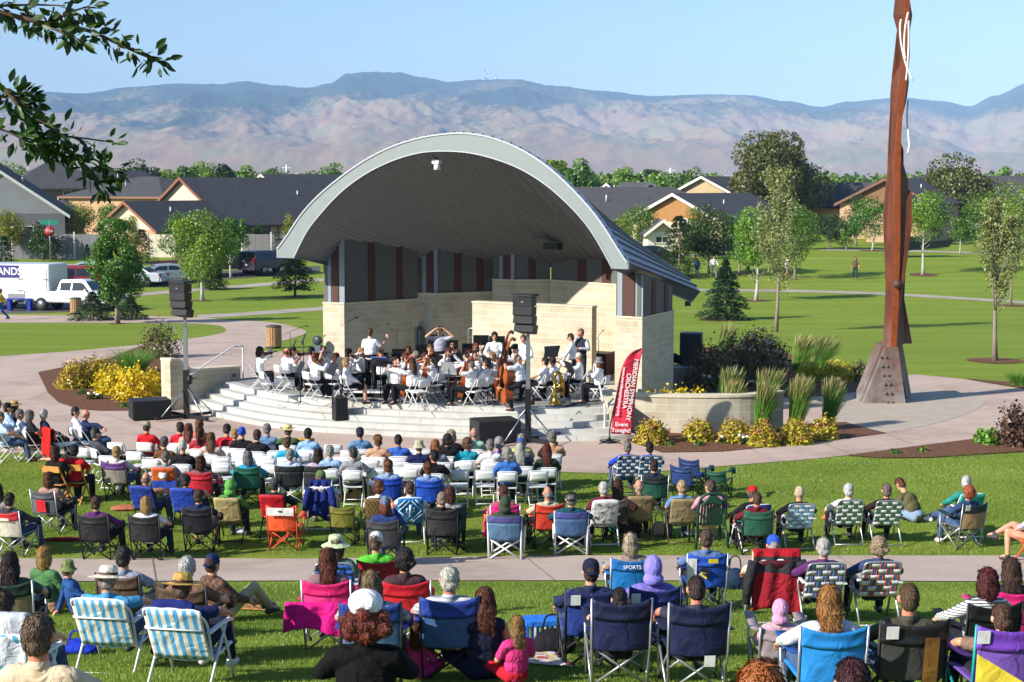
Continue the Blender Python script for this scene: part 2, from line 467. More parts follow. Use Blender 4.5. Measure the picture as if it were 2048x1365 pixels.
for (a, b_) in [((870, 895), (1160, 985)), ((215, 832), (420, 890)), ((1325, 905), (1390, 936)), ((700, 900), (705, 931)), ((1500, 900), (1560, 925)), ((1640, 886), (1700, 909)), ((1770, 868), (1830, 893)), ((160, 760), (60, 800)), ((420, 720), (330, 720)), ((305, 1117), (312, 1164)), ((1052, 1114), (1110, 1164)), ((1675, 1113), (1760, 1164)), ((690, 1115), (700, 1164)), ((1380, 1114), (1440, 1164))]:
 A, B = at(*a), at(*b_)
 if A.y > 40.2 or A.y < 30:
  d = (B-A); n = Vector((-d.y, d.x, 0)).normalized()*.008
  K = 12
  for k in range(K):
   p, q = A+d*(k/K), A+d*((k+1)/K);
   if p.y < 39.9 and p.y > 30: continue
   mbj.add([Vector((v.x, v.y, g(v.y)+.022)) for v in (p-n, q-n, q+n, p+n)], [(0,1,2,3)])
tag(mbj.obj('paving_joints', mj), kind='structure')
def interp(pts, x):
 for i in range(len(pts)-1):
  if x <= pts[i+1][0]:
   a, b = pts[i], pts[i+1]; t = max(0, (x-a[0])/(b[0]-a[0])); t = t*t*(3-2*t)
   return a[1]+(b[1]-a[1])*t
 return pts[-1][1]
SKY = [(-300, 200), (0, 188), (60, 186), (180, 191), (290, 178), (370, 172), (450, 173), (500, 167), (560, 175), (620, 180), (660, 172), (700, 152), (740, 149), (800, 150), (850, 160), (900, 168), (960, 164), (1030, 163), (1110, 176), (1200, 186), (1300, 196), (1400, 193), (1480, 194), (1560, 206), (1625, 217), (1680, 207), (1790, 199), (1870, 206), (1930, 216), (1980, 195), (2048, 170), (2200, 130), (2400, 160)]
MY0, MY1 = 4200.0, 9000.0
m_mtn, nt, b = newmat('mountain_slopes'); tc = nt.nodes.new('ShaderNodeTexCoord')
att = N(nt, 'ShaderNodeAttribute', attribute_name='forest')
mpp = N(nt, 'ShaderNodeMapping'); mpp.inputs['Scale'].default_value = (.004, .002, .006); nt.links.new(tc.outputs['Object'], mpp.inputs[0])
na = noi(nt, 1.0, 8, .62, mpp.outputs[0]); nb = noi(nt, .03, 6, .7, tc.outputs['Object'])
grass_c = ramp(nt, na, [(.3, lin('#8a7058')), (.46, lin('#9e8262')), (.6, lin('#8f8760')), (.75, lin('#7a6450'))])
forest_c = ramp(nt, nb, [(.3, lin('#12271a')), (.7, lin('#3c5638'))])
ad = nt.nodes.new('ShaderNodeMath'); ad.operation = 'MULTIPLY_ADD'; nt.links.new(nb, ad.inputs[0]); ad.inputs[1].default_value = .9; nt.links.new(att.outputs['Fac'], ad.inputs[2])
fm = ramp(nt, ad.outputs[0], [(.78, (0,0,0)), (.98, (1,1,1))])
nt.links.new(mixc(nt, fm, grass_c, forest_c), b.inputs['Base Color']); b.inputs['Roughness'].default_value = 1; b.inputs['Specular IOR Level'].default_value = 0
NX, NY = 760, 150
ev = [(0, 0), (.06, .07), (.2, .24), (.34, .36), (.5, .5), (.7, .72), (.85, .88), (1, 1)]
mb = MB(); fo = []
for j in range(NY+8):
 t = min(1.12, j/NY); Y = MY0+(MY1-MY0)*t
 for i in range(NX+1):
  px = -330+2700*i/NX
  x = (px-CX)/FPX*Y
  wx = x+220*noise.noise((x*.0007, Y*.0006, 3.1));
  sl = (YH-interp(SKY, (wx*.25+x*.75)/Y*FPX+CX if t > .8 else px))/FPX*MY1+CAMZ
  e = interp(ev, min(t, 1))
  rg = 1-abs(noise.fractal((wx*.0011, Y*.00045, 1.7), .9, 2.1, 5))*1.6
  rg2 = 1-abs(noise.fractal((wx*.0035, Y*.0018, 9.7), .9, 2.1, 4))*1.5
  amp = 150*math.sin(PI*min(1, t**.9))*(.35+.65*min(1, t*1.8))
  z = sl*e+(rg-.55)*amp*.62+(rg2-.5)*amp*.15+(abs(noise.fractal((wx*.011, Y*.006, 2.2), .8, 2.1, 4)))*amp*-.13
  if t > .9: z = z*(1-(t-.9)/.1*1) + ((t-.9)/.1)*(sl*interp(ev, min(t,1)) + 5*noise.noise((x*.03, 0, 4))+3*noise.noise((x*.11, 0, 4))) if t <= 1 else sl*(1-(t-1)*3)
  z = max(z, -3) if t > 0 else -3
  mb.v.append((x, Y, z))
  hrel = (z)/(620.0)
  fo.append(min(1, max(0, (hrel-.27)*1.15+.5*noise.noise((x*.0016, Y*.001, 5.5)) + .22*(1-rg))))
W = NX+1
for j in range(NY+7):
 for i in range(NX):
  a = j*W+i; mb.smooth.add(len(mb.f)); mb.f.append((a, a+1, a+W+1, a+W)); mb.m.append(0)
o = tag(mb.obj('mountains', m_mtn), kind='structure')
at_ = o.data.attributes.new('forest', 'FLOAT', 'POINT'); at_.data.foreach_set('value', fo)
m_hz = bpy.data.materials.new('valley_haze'); m_hz.use_nodes = True; nt = m_hz.node_tree
nt.nodes.remove(nt.nodes['Principled BSDF'])
pv = N(nt, 'ShaderNodeVolumePrincipled'); pv.inputs['Color'].default_value = (.42, .64, 1.0, 1); pv.inputs['Density'].default_value = 9.8e-5; pv.inputs['Anisotropy'].default_value = -.3
nt.links.new(pv.outputs[0], nt.nodes['Material Output'].inputs['Volume'])
mb = MB(); mb.box((0, 5000, 345), (24000, 11000, 700)); hz = tag(mb.obj('haze', m_hz), kind='stuff')
SZ = .70          # stage floor height
TH = R(30); UD = Vector((math.cos(TH), -math.sin(TH), 0)); VD = Vector((math.sin(TH), math.cos(TH), 0))
P0 = Vector((2.65, 45.5, 0))
def brick_mat(key, c1, c2, mo, sx, sy, mirror=False):
 m, nt, b = newmat(key); tc = nt.nodes.new('ShaderNodeTexCoord')
 br = N(nt, 'ShaderNodeTexBrick', Scale=1.0); nt.links.new(tc.outputs['UV'], br.inputs['Vector'])
 br.inputs['Color1'].default_value = (*lin(c1), 1); br.inputs['Color2'].default_value = (*lin(c2), 1); br.inputs['Mortar'].default_value = (*lin(mo), 1)
 br.inputs['Mortar Size'].default_value = .008; br.inputs['Brick Width'].default_value = sx; br.inputs['Row Height'].default_value = sy
 br.inputs['Bias'].default_value = -.1
 f = noi(nt, 18, 5, .7)
 c = mixc(nt, .3, br.outputs['Color'], ramp(nt, f, [(.3, lin(c1)), (.7, lin(c2))]), 'MULTIPLY')
 c = mixc(nt, .5, br.outputs['Color'], c); c = mixc(nt, .7, c, ramp(nt, noi(nt, 1.1, 6, .7), [(.34, (.78,.76,.72)), (.52, (1,1,1))]), 'MULTIPLY')
 nt.links.new(c, b.inputs['Base Color']); b.inputs['Roughness'].default_value = .9; b.inputs['Specular IOR Level'].default_value = .15
 bump(nt, b, br.outputs['Fac'], -.4, .012)
 return m
m_stone = brick_mat('split_face_block', '#d0c7b0', '#c2b79c', '#ddd8c8', .62, .20)
m_stonec = mat('#d6cbb0', .85, var=.08, key='stone_cap')
m_fasc = mat('#848d8d', .5, 0, .04, 3, .02, 20, key='painted_fascia')
m_trim = mat('#b6b9c0', .35, .3, .04, 3, 0, key='edge_trim')
m_roof = mat('#878c9a', .45, .55, .06, 2, .03, 10, key='standing_seam_metal')
m_dgrey = mat('#605f5c', .75, 0, .07, 4, .1, 40, key='grey_render')
m_lgrey = mat('#8a949b', .6, 0, .05, 4, .05, 40, key='grey_post')
m_wood = mat('#4e2e24', .7, 0, .2, 9, .2, 60, key='stained_wood')
m_black = mat('#16161a', .55, 0, .2, 10, .1, 80, key='black_paint')
m_steel = mat('#b4b8bc', .35, .8, .08, 10, .03, key='bright_steel')
m_white = mat('#e8e8e6', .4, 0, .04, 8, .02, key='white_paint')
m_soff = mat('#85868c', .5, .35, .06, 4, .03, 30, key='corrugated_soffit')
def arch_pt(px, py, off=0.0):
 """picture point on the vertical plane of the front arch -> (u, z)"""
 d = ray(px, py); n = VD
 o = P0 - VD*off
 t = (o.to_3d()-Vector((0,0,CAMZ))).dot(n)/d.dot(n)
 p = Vector((0,0,CAMZ))+d*t
 return ((p-o).dot(UD), p.z)
OUT = [(556, 499), (575, 473), (604, 430), (640, 391), (690, 350), (740, 317), (790, 293), (840, 278), (890, 270), (935, 269), (985, 278), (1040, 300), (1096, 336), (1150, 386), (1195, 438), (1232, 495), (1253, 527)]
INN = [(588, 517), (614, 465), (645, 425), (682, 386), (727, 352), (775, 327), (822, 311), (868, 304), (930, 306), (985, 318), (1040, 339), (1090, 370), (1135, 409), (1172, 450), (1198, 490), (1224, 538)]
def resample(pts, n):
 L = [0]
 for i in range(1, len(pts)): L.append(L[-1]+math.dist(pts[i-1], pts[i]))
 out = []
 for k in range(n+1):
  s = L[-1]*k/n; i = 0
  while i < len(L)-2 and L[i+1] < s: i += 1
  t = (s-L[i])/max(1e-9, L[i+1]-L[i]); out.append(tuple(pts[i][c]+(pts[i+1][c]-pts[i][c])*t for c in range(len(pts[0]))))
 return out
NA = 64
outc = resample(curve([arch_pt(*p) for p in OUT], 5), NA)
innc = resample(curve([arch_pt(*p) for p in INN], 5), NA)
def A3(uz, depth=0.0): return P0+UD*uz[0]+VD*depth+Vector((0,0,uz[1]))
BL, BR, BZF, BZA = Vector((-2.75, 57.0, 0)), Vector((5.87, 52.0, 0)), 2.96, 3.95
def back(t):
 p = BL+(BR-BL)*t; p.z = BZF+(BZA-BZF)*(1-(2*t-1)**2)**.8; return p
def soff(t, s):     # s 0 front .. 1 back ; lower skin
 k = t*NA; i = min(int(k), NA-1); fr = k-i
 a = A3(innc[i]).lerp(A3(innc[i+1]), fr)+VD*.10
 return a.lerp(back(t), s)
def soffit_z(x, y):
 best = None
 t, s = .5, .5
 for it in range(60):
  p = soff(t, s); ex, ey = x-p.x, y-p.y
  if abs(ex)+abs(ey) < 1e-3: break
  h = 1e-3; a = soff(min(1,t+h), s)-p; b = soff(t, s+h)-p
  det = a.x*b.y-a.y*b.x
  if abs(det) < 1e-12: break
  dt = (ex*b.y-ey*b.x)/det*h; ds = (a.x*ey-a.y*ex)/det*h
  t = min(.999, max(0.001, t+.7*dt)); s = min(1.05, max(-.1, s+.7*ds))
 return soff(t, s).z
shell = empty('bandshell', P0+UD*-5.45, -TH, 'grey arched bandshell with curved metal roof over the orchestra', 'bandshell')
IM = Matrix.LocRotScale(shell.location, shell.rotation_euler, None).inverted()
def ploc(o, root=shell, M=None):   # meshes are built in world space; move into the parent's frame
 o.data.transform(M if M is not None else Matrix.LocRotScale(root.location, root.rotation_euler, root.scale).inverted()); o.parent = root; return o
mb = MB()
for i in range(NA):
 for dep in (0, .12):
  q = [A3(outc[i], dep), A3(outc[i+1], dep), A3(innc[i+1], dep), A3(innc[i], dep)]
  if dep == 0: q = q[::-1]
  mb.add(q, [(0,1,2,3)])
 mb.add([A3(innc[i], 0), A3(innc[i+1], 0), A3(innc[i+1], .12), A3(innc[i], .12)], [(0,1,2,3)])
for sgn, o_, i_ in ((-1, outc[0], innc[0]), (1, outc[-1], innc[-1])):
 zt = o_[1]+.0; zb = i_[1]
 u0, u1 = sorted((i_[0], o_[0]+sgn*.06))
 poly = [P0+UD*u0+Vector((0,0,zb)), P0+UD*u1+Vector((0,0,zb)), P0+UD*u1+Vector((0,0,zt+.1)), P0+UD*(o_[0])+Vector((0,0,zt))] if sgn > 0 else [P0+UD*u1+Vector((0,0,zb)), P0+UD*(o_[0])+Vector((0,0,zt)), P0+UD*u0+Vector((0,0,zt+.1)), P0+UD*u0+Vector((0,0,zb))]
 mb.prism(poly, VD*-.004, VD*.116)
ploc(mb.obj('arch_fascia', m_fasc))
mb = MB()   # bright drip edge on the outer curve
def offs(c, i, d):
 a = Vector(c[max(i-1,0)]); b = Vector(c[min(i+1, len(c)-1)]); t = (b-a).normalized(); return (c[i][0]-t.y*d, c[i][1]+t.x*d)
for i in range(NA):
 a0, a1 = outc[i], outc[i+1]; b0, b1 = offs(outc, i, .05), offs(outc, i+1, .05)
 q = [A3(a0,-.03), A3(a1,-.03), A3(b1,-.03), A3(b0,-.03), A3(a0,.2), A3(a1,.2), A3(b1,.2), A3(b0,.2)]
 mb.add(q, [(0,1,2,3), (3,2,6,7), (0,4,5,1)])
ploc(mb.obj('edge_trim', m_trim))
mb = MB()
for i in range(NA):
 a0, a1 = innc[i], innc[i+1]; b0, b1 = offs(innc, i, .035), offs(innc, i+1, .035)
 q = [A3(a0,-.02), A3(a1,-.02), A3(b1,-.02), A3(b0,-.02)]
 mb.add(q, [(0,1,2,3)]); mb.add([A3(a0,-.02), A3(a1,-.02), A3(a1,.02), A3(a0,.02)], [(3,2,1,0)])
ploc(mb.obj('soffit_trim', m_trim))
mb = MB(); NT = 420; NS = 6
def soffw(t, s):
 p = soff(t, s); return p+Vector((0,0,-.03*(1 if math.sin(2*PI*t*84) > 0 else -1)))
mb.grid(lambda u, v: soffw(u, v), NT, NS, sm=False)
ploc(mb.obj('soffit', m_soff))
def roofp(t, s):
 k = t*NA; i = min(int(k), NA-1); fr = k-i
 a = A3(outc[i]).lerp(A3(outc[i+1]), fr)+VD*.02
 th = .32+.75*math.sin(PI*t)**.7
 return a.lerp(back(t)+Vector((0,0,th))+(BR-BL).normalized()*((t-.5)*.5), s)+Vector((0,0,.03))
mb = MB(); mb.grid(roofp, 96, 8)
for k in range(45):
 t = (k+.5)/45
 pts = [roofp(t, s/6)+Vector((0,0,.0)) for s in range(7)]
 nrm = Vector((UD.x*(t-.5)*2, UD.y*(t-.5)*2, 1.0)).normalized()
 for i in range(6):
  p, q = pts[i], pts[i+1]; w_ = (q-p).cross(nrm).normalized()*.018
  mb.add([p-w_, q-w_, q+w_, p+w_, p-w_+nrm*.06, q-w_+nrm*.06, q+w_+nrm*.06, p+w_+nrm*.06], [(4,5,6,7), (0,1,5,4), (3,7,6,2)])
ploc(mb.obj('metal_roof', m_roof))
for nm, t in (('eave_fascia', 0.0), ('eave_fascia', 1.0)):
 a0, a1 = soff(t, 0), soff(t, 1); b0, b1 = roofp(t, 0), roofp(t, 1)
 sg = 1 if t else -1
 mb = MB(); o_ = UD*sg*.05
 mb.add([a0, a1, b1+o_, b0+o_, a0-UD*sg*.12, a1-UD*sg*.12, b1-UD*sg*.12, b0-UD*sg*.12], [(0,1,2,3), (7,6,5,4), (0,4,5,1), (3,2,6,7), (1,5,6,2), (0,3,7,4)] if sg > 0 else [(3,2,1,0), (4,5,6,7), (1,5,4,0), (7,6,2,3), (2,6,5,1), (4,7,3,0)])
 ploc(mb.obj(nm, mat('#6c727a', .5, .3, .05, 3, .02, key='eave_metal')))
mb = MB(); mb.add([soff(1, 1)+Vector((-.25, -.1, -.14)), soff(1,1)+Vector((-.05,-.05,-.14)), soff(1,1)+Vector((-.05,-.05,.02)), soff(1,1)+Vector((-.25,-.1,.02))], [(0,1,2,3)])
mb.prism([soff(1, .97)+Vector((-.1,0,-.16)), soff(1, .97)+Vector((.0,0,-.16)), soff(1, .97)+Vector((.0,0,.0)), soff(1, .97)+Vector((-.1,0,.0))], (0,0,0), (.02,.15,0))
ploc(mb.obj('gutter_spout', m_dgrey))
mb = MB();
for k in range(48):
 t0, t1 = k/48, (k+1)/48
 mb.add([soff(t0,1), soff(t1,1), roofp(t1,1), roofp(t0,1)], [(0,1,2,3)])
ploc(mb.obj('rear_fascia', m_dgrey))
def uvwall(name, pts, z0s, zts, th, m, parent=None, label=None, cat=None):
 """vertical wall along pts (2d) with tops zts; UVs in metres"""
 bm = bmesh.new(); uv = bm.loops.layers.uv.new('UVMap'); run = 0
 n = len(pts); P = [Vector((p[0], p[1], 0)) for p in pts]
 nr = []
 for i in range(n):
  d = (P[min(i+1,n-1)]-P[max(i-1,0)]).normalized(); nr.append(Vector((-d.y, d.x, 0))*th)
 L = [0]
 for i in range(1, n): L.append(L[-1]+(P[i]-P[i-1]).length)
 def quad(ps, us):
  f = bm.faces.new([bm.verts.new(p) for p in ps])
  for l, u in zip(f.loops, us): l[uv].uv = u
 for i in range(n-1):
  a, b = P[i], P[i+1]; za0, zb0, za, zb = z0s[i], z0s[i+1], zts[i], zts[i+1]
  Z = lambda p, z: Vector((p.x, p.y, z))
  quad([Z(a,za0), Z(b,zb0), Z(b,zb), Z(a,za)], [(L[i],za0), (L[i+1],zb0), (L[i+1],zb), (L[i],za)])
  a2, b2 = a+nr[i], b+nr[i+1]
  quad([Z(b2,zb0), Z(a2,za0), Z(a2,za), Z(b2,zb)], [(L[i+1],zb0), (L[i],za0), (L[i],za), (L[i+1],zb)])
  quad([Z(a,za), Z(b,zb), Z(b2,zb), Z(a2,za)], [(L[i],0), (L[i+1],0), (L[i+1],.19), (L[i],.19)])
 for i, fl in ((0, 1), (n-1, 0)):
  a, a2 = P[i], P[i]+nr[i]; q = [(a2, z0s[i]), (a, z0s[i]), (a, zts[i]), (a2, zts[i])]
  us = [(th, z0s[i]), (0, z0s[i]), (0, zts[i]), (th, zts[i])]
  if not fl: q = q[::-1]; us = us[::-1]
  quad([Vector((p.x, p.y, z)) for p, z in q], us)
 me = bpy.data.meshes.new(name); bm.to_mesh(me); bm.free(); me.materials.append(m)
 o = bpy.data.objects.new(name, me); COL.objects.link(o)
 if parent: ploc(o, parent)
 return tag(o, label, cat)
def ptY(px, Y):
 p = gat(px, Y); return Vector((p.x, Y, 0))
def fin(px0, Y0, px1, Y1, ztop, strips=(), m_up=None, th=.3, seg=1, posts=False, z0=-.05):
 """stone base from the ground to ztop, then a panel that reaches the soffit; strips: fractions along with wood"""
 a, b = ptY(px0, Y0), ptY(px1, Y1); d = b-a
 pts = [a+d*(k/seg) for k in range(seg+1)]
 uvwall('stone_wall', pts, [z0]*(seg+1), [ztop]*(seg+1), th, m_stone, shell)
 cap = MB(); n = Vector((-d.y, d.x, 0)).normalized(); e = d.normalized()*.01
 cap.prism([a-n*.02-e, b-n*.02+e, b+n*(th+.02)+e, a+n*(th+.02)-e], (0,0,ztop+.001), (0,0,ztop+.05)); ploc(cap.obj('wall_cap', m_stonec))
 if m_up is None: return
 mb = MB(); K = 10; off = n*.05
 for k in range(K):
  p, q = a+d*(k/K)+off, a+d*((k+1)/K)+off
  zp, zq = soffit_z(p.x, p.y)+.05, soffit_z(q.x, q.y)+.05
  r_, s_ = p+n*.12, q+n*.12
  mb.add([(p.x,p.y,ztop+.05), (q.x,q.y,ztop+.05), (q.x,q.y,zq), (p.x,p.y,zp), (r_.x,r_.y,ztop+.05), (s_.x,s_.y,ztop+.05), (s_.x,s_.y,zq), (r_.x,r_.y,zp)], [(0,1,2,3), (7,6,5,4), (0,3,7,4), (1,5,6,2)])
 ploc(mb.obj('wall_panel', m_up))
 for f0, f1, mm in strips:
  p, q = a+d*f0+off*.55, a+d*f1+off*.55
  zp, zq = soffit_z(p.x, p.y)+.02, soffit_z(q.x, q.y)+.02
  mb = MB(); mb.prism([(p.x,p.y,ztop+.052), (q.x,q.y,ztop+.052), (q.x,q.y,zq), (p.x,p.y,zp)], (0,0,0), n*.05); ploc(mb.obj('wood_strip' if mm is m_wood else 'corner_post', mm))
LG, W_ = m_lgrey, m_wood
fin(648, 52.3, 690, 51.9, 2.88, [(.22, .36, LG), (.42, .72, W_), (.76, 1.0, LG)], m_dgrey)
fin(690, 51.92, 838, 53.9, 2.88, [(.33, .42, W_), (.71, .79, W_)], m_dgrey, seg=4)
fin(833, 54.4, 875, 54.0, 3.05, [(.27, .45, LG), (.5, .8, W_), (.83, 1.0, LG)], m_dgrey)
fin(875, 54.02, 992, 55.0, 3.05, [(.3, .42, W_), (.68, .8, W_)], m_dgrey, seg=3)
fin(985, 54.6, 1028, 54.2, 3.5, [(.3, .45, LG), (.5, .8, W_), (.83, 1.0, LG)], m_dgrey)
fin(1028, 54.22, 1100, 54.3, 3.5, [(.4, .6, W_)], m_dgrey, seg=2)
fin(1100, 54.25, 1242, 51.6, 3.5, [(.38, .5, W_), (.72, .84, W_)], m_dgrey, seg=3)
fin(1229, 46.9, 1283, 46.4, 2.87, [(.06, .24, LG), (.26, .68, W_), (.74, 1.0, LG)], m_dgrey)
fin(1283, 46.42, 1346, 48.9, 2.87, [(.33, .45, W_), (.72, .84, W_)], m_dgrey, seg=3)
fin(1346, 48.9, 1300, 53.0, 2.87, [], m_dgrey, seg=3)
a, b = ptY(945, 51.0), ptY(1183, 48.9)
uvwall('acoustic_wall', [a, a.lerp(b, .5), b], [.6]*3, [3.0]*3, .32, m_stone, None, 'cream block wall standing behind the orchestra', 'wall')
mb = MB(); d = (b-a).normalized(); n = Vector((-d.y, d.x, 0)); mb.prism([a-n*.02-d*.02, b-n*.02+d*.02, b+n*.34+d*.02, a+n*.34-d*.02], (0,0,3.001), (0,0,3.05)); o = mb.obj('wall_cap', m_stonec); o.parent = [x for x in COL.objects if x.name.startswith('acoustic_wall')][0]
def floodlight(p, big=False):
 mb = MB()
 if big:
  mb.box((0,0,-.16), (.55, .34, .22)); o = mb.obj('floodlight_box', m_black);
 else:
  mb.box((0,0,-.06), (.24,.2,.12)); mb.tube([(0,0,-.1), (0,.02,-.3)], [.09,.11], 10); o = mb.obj('ceiling_floodlight', m_white)
 o.location = p; o.rotation_euler = (0,0,-TH); return o
tag(floodlight(soff(.46, .05)+Vector((0,0,-.03))), 'small white spotlight fixed under the top of the arch', 'spotlight')
tag(floodlight(soff(.93, .62)+Vector((0,0,-.03))), 'small white spotlight under the low right side of the vault', 'spotlight')
tag(floodlight(soff(.58, .72)+Vector((0,-.1,-.05)), True), 'black box floodlight mounted on the sloping soffit', 'floodlight')
EDGE = [(440, 762), (462, 768), (501, 778), (563, 790), (614, 797), (680, 803), (768, 807), (860, 811), (980, 815), (1080, 817), (1182, 817), (1232, 815)]
ed = resample(curve([tuple(at(x, y, SZ).to_2d()) for x, y in EDGE], 4), 60)
def outset(pts, d):
 out = []
 for i, p in enumerate(pts):
  a, b = pts[max(i-1,0)], pts[min(i+1, len(pts)-1)]; t = Vector((b[0]-a[0], b[1]-a[1])).normalized()
  out.append((p[0]+t.y*d, p[1]-t.x*d))
 return out
backpts = [ptY(1232, 47.0), ptY(1236, 51.5), ptY(1100, 54.2), ptY(985, 54.6), ptY(838, 54.2), ptY(690, 52.0), ptY(640, 52.2)]
mb = MB()
poly = [Vector((p[0], p[1], 0)) for p in ed]+[Vector((p.x, p.y, 0)) for p in backpts]
from mathutils.geometry import tessellate_polygon
n0 = len(mb.v); mb.v += [(p.x, p.y, SZ) for p in poly]
for t in tessellate_polygon([poly]): mb.f.append(tuple(n0+i for i in (t if (poly[t[1]]-poly[t[0]]).cross(poly[t[2]]-poly[t[0]]).z > 0 else t[::-1]))); mb.m.append(0)
for i in range(len(poly)):
 p, q = poly[i], poly[(i+1) % len(poly)]; mb.add([(p.x,p.y,-.02), (q.x,q.y,-.02), (q.x,q.y,SZ), (p.x,p.y,SZ)], [(0,1,2,3)])
stage = mb.obj('stage', m_stage); tag(stage, 'raised grey concrete stage floor with a curved front', 'stage')
NSTEP = 5; RISE = SZ/NSTEP
for k in range(NSTEP):
 zt = SZ-RISE*k-(.002 if k == 0 else 0); inner = outset(ed, .30*k-(.28 if k == 0 else .02)); outer = outset(ed, .30*k+.30-(.28 if k == 0 else 0)) if k else outset(ed, .02)
 mb = MB()
 zt = zt+.006 if k == 0 else zt
 if k: outer = outset(ed, .02+.32*k); inner = outset(ed, .02+.32*(k-1)-.01)
 for i in range(len(ed)-1):
  a, b_, c, d = inner[i], inner[i+1], outer[i+1], outer[i]
  lip = .0
  mb.add([(d[0],d[1],zt), (c[0],c[1],zt), (b_[0],b_[1],zt), (a[0],a[1],zt), (d[0],d[1],-.01), (c[0],c[1],-.01)], [(0,1,2,3), (4,5,1,0)])
 for i in (0, len(ed)-1):
  a, d = inner[i], outer[i]
  mb.add([(a[0],a[1],-.01), (d[0],d[1],-.01), (d[0],d[1],zt), (a[0],a[1],zt)], [(0,1,2,3) if i == 0 else (3,2,1,0)])
 o = mb.obj('step', m_step); o.parent = stage
for k in range(NSTEP):
 c = outset(ed, .02+.32*k+.002); zt = SZ-RISE*k
 for i in range(5+3*k % 7, 60, 9):
  mb = MB(); p, q = Vector((*c[i], 0)), Vector((*c[i+1], 0)); d = (q-p).normalized()*.006
  mb.add([(p.x-d.x, p.y-d.y, zt-RISE+.01), (p.x+d.x, p.y+d.y, zt-RISE+.01), (p.x+d.x, p.y+d.y, zt-.01), (p.x-d.x, p.y-d.y, zt-.01)], [(0,1,2,3)]); o = mb.obj('riser_joint', mat('#8f8e88', .9)); o.parent = stage
def slopewall(name, a, b, z0, za, zb, th, label, capm=m_stonec):
 o = uvwall(name, [a, a.lerp(b, .5), b], [z0]*3, [za, (za+zb)/2, zb], th, m_stone, None, label, 'wall')
 mb = MB(); d = (b-a).normalized(); n = Vector((-d.y, d.x, 0))
 A = a-n*.03-d*.03; B = b-n*.03+d*.03; C = b+n*(th+.03)+d*.03; D = a+n*(th+.03)-d*.03
 vs = [(A.x,A.y,za+.002), (B.x,B.y,zb+.002), (C.x,C.y,zb+.002), (D.x,D.y,za+.002)]
 mb.add(vs+[(x,y,z+.07) for x,y,z in vs], [(3,2,1,0), (4,5,6,7), (0,1,5,4), (1,2,6,5), (2,3,7,6), (3,0,4,7)])
 c = mb.obj('wall_cap', capm); c.parent = o; return o
wl0, wl1 = at(355, 838), at(500, 767, SZ)
wl1.z = 0; wl0.z = 0
lq = [at(342, 822, 0).lerp(ptY(482, 49.6), t) for t in (0, .12, .3, 1.0)]; ltop = [1.5, 1.48, 1.12, 1.05]
lw = uvwall('cheek_wall', lq, [-.05]*4, ltop, .45, m_stone, None, 'cream block cheek wall with white handrail left of the steps', 'wall')
mb = MB()
for i in range(3):
 a, b_ = lq[i], lq[i+1]; d = (b_-a).normalized(); n = Vector((-d.y, d.x, 0)); vs = []
 for p, z in ((a-n*.03, ltop[i]), (b_-n*.03, ltop[i+1]), (b_+n*.48, ltop[i+1]), (a+n*.48, ltop[i])): vs.append((p.x, p.y, z+.002+i*.001))
 mb.add(vs+[(x,y,z+.07) for x,y,z in vs], [(3,2,1,0), (4,5,6,7), (0,1,5,4), (1,2,6,5), (2,3,7,6), (3,0,4,7)])
c = mb.obj('wall_cap', m_stonec); c.parent = lw
rw0, rw1 = at(1222, 873, 0), at(1196, 800, SZ); rw1.z = 0
rw = slopewall('cheek_wall', ptY(1198, 45.4), at(1222, 876, 0), -.05, .98, .70, .5, 'cream block cheek wall right of the steps beside the red flag')
def steplight(p, rz, label):
 mb = MB(); mb.box((0,-.012,0), (.22,.02,.22)); o = mb.obj('wall_light', m_steel); o.location = p; o.rotation_euler = (0,0,rz); tag(o, label, 'wall light')
 mb = MB(); mb.box((0,-.026,0), (.15,.01,.13)); c = mb.obj('lens', mat('#50555a', .3)); c.parent = o
lwa, lwb = at(352, 822, 0), ptY(482, 49.6); lwd = (lwb-lwa).normalized()
steplight(lwa.lerp(lwb, .89)+Vector((0,0,.86)), math.atan2(lwd.y, lwd.x), 'square recessed light in the left cheek wall')
rwa, rwb = ptY(1198, 45.4), at(1222, 876, 0); rwd = (rwb-rwa).normalized()
steplight(rwa.lerp(rwb, .35)+Vector((0,0,.55)), math.atan2(rwd.y, rwd.x), 'square recessed light in the right cheek wall')
def handrail(pts, label):
 mb = MB(); mb.tube(pts, .024, 10); tag(mb.obj('handrail', m_white), label, 'handrail')
q = lambda t, z: lwa.lerp(lwb, t)+Vector((lwd.y*.12, -lwd.x*.12, z))
handrail(curve([q(.12,.0), q(.12,.6), q(.13,.95), q(.2,1.06), q(.8,1.72), q(.9,1.76), q(.985,1.76), q(1.0,1.70), q(1.0,1.2), q(1.0,.72)], 4), 'white tubular handrail on the left side of the steps')
q = lambda t, z: rwa.lerp(rwb, t)+Vector((rwd.y*.16, -rwd.x*.16, z))
handrail(curve([q(.0,.7), q(.0,1.5), q(.03,1.64), q(.1,1.68), q(.2,1.62), q(.8,.95), q(.95,.82), q(.97,.5), q(.97,.1)], 4), 'white tubular handrail on the right side of the steps')
rp = [at(x, y, 0) for x, y in [(1226, 862), (1262, 866), (1330, 868), (1400, 869), (1470, 868), (1530, 864), (1566, 858)]]
rwall = uvwall('retaining_wall', resample(curve([tuple(p.to_2d()) for p in rp], 3), 16), [-.05]*17, [1.0]*17, .35, m_stone, None, 'long curved cream block retaining wall right of the stage', 'wall')
cv = resample(curve([tuple(p.to_2d()) for p in rp], 3), 16); ci, co = outset(cv, .03), outset(cv, -.38)
mb = MB()
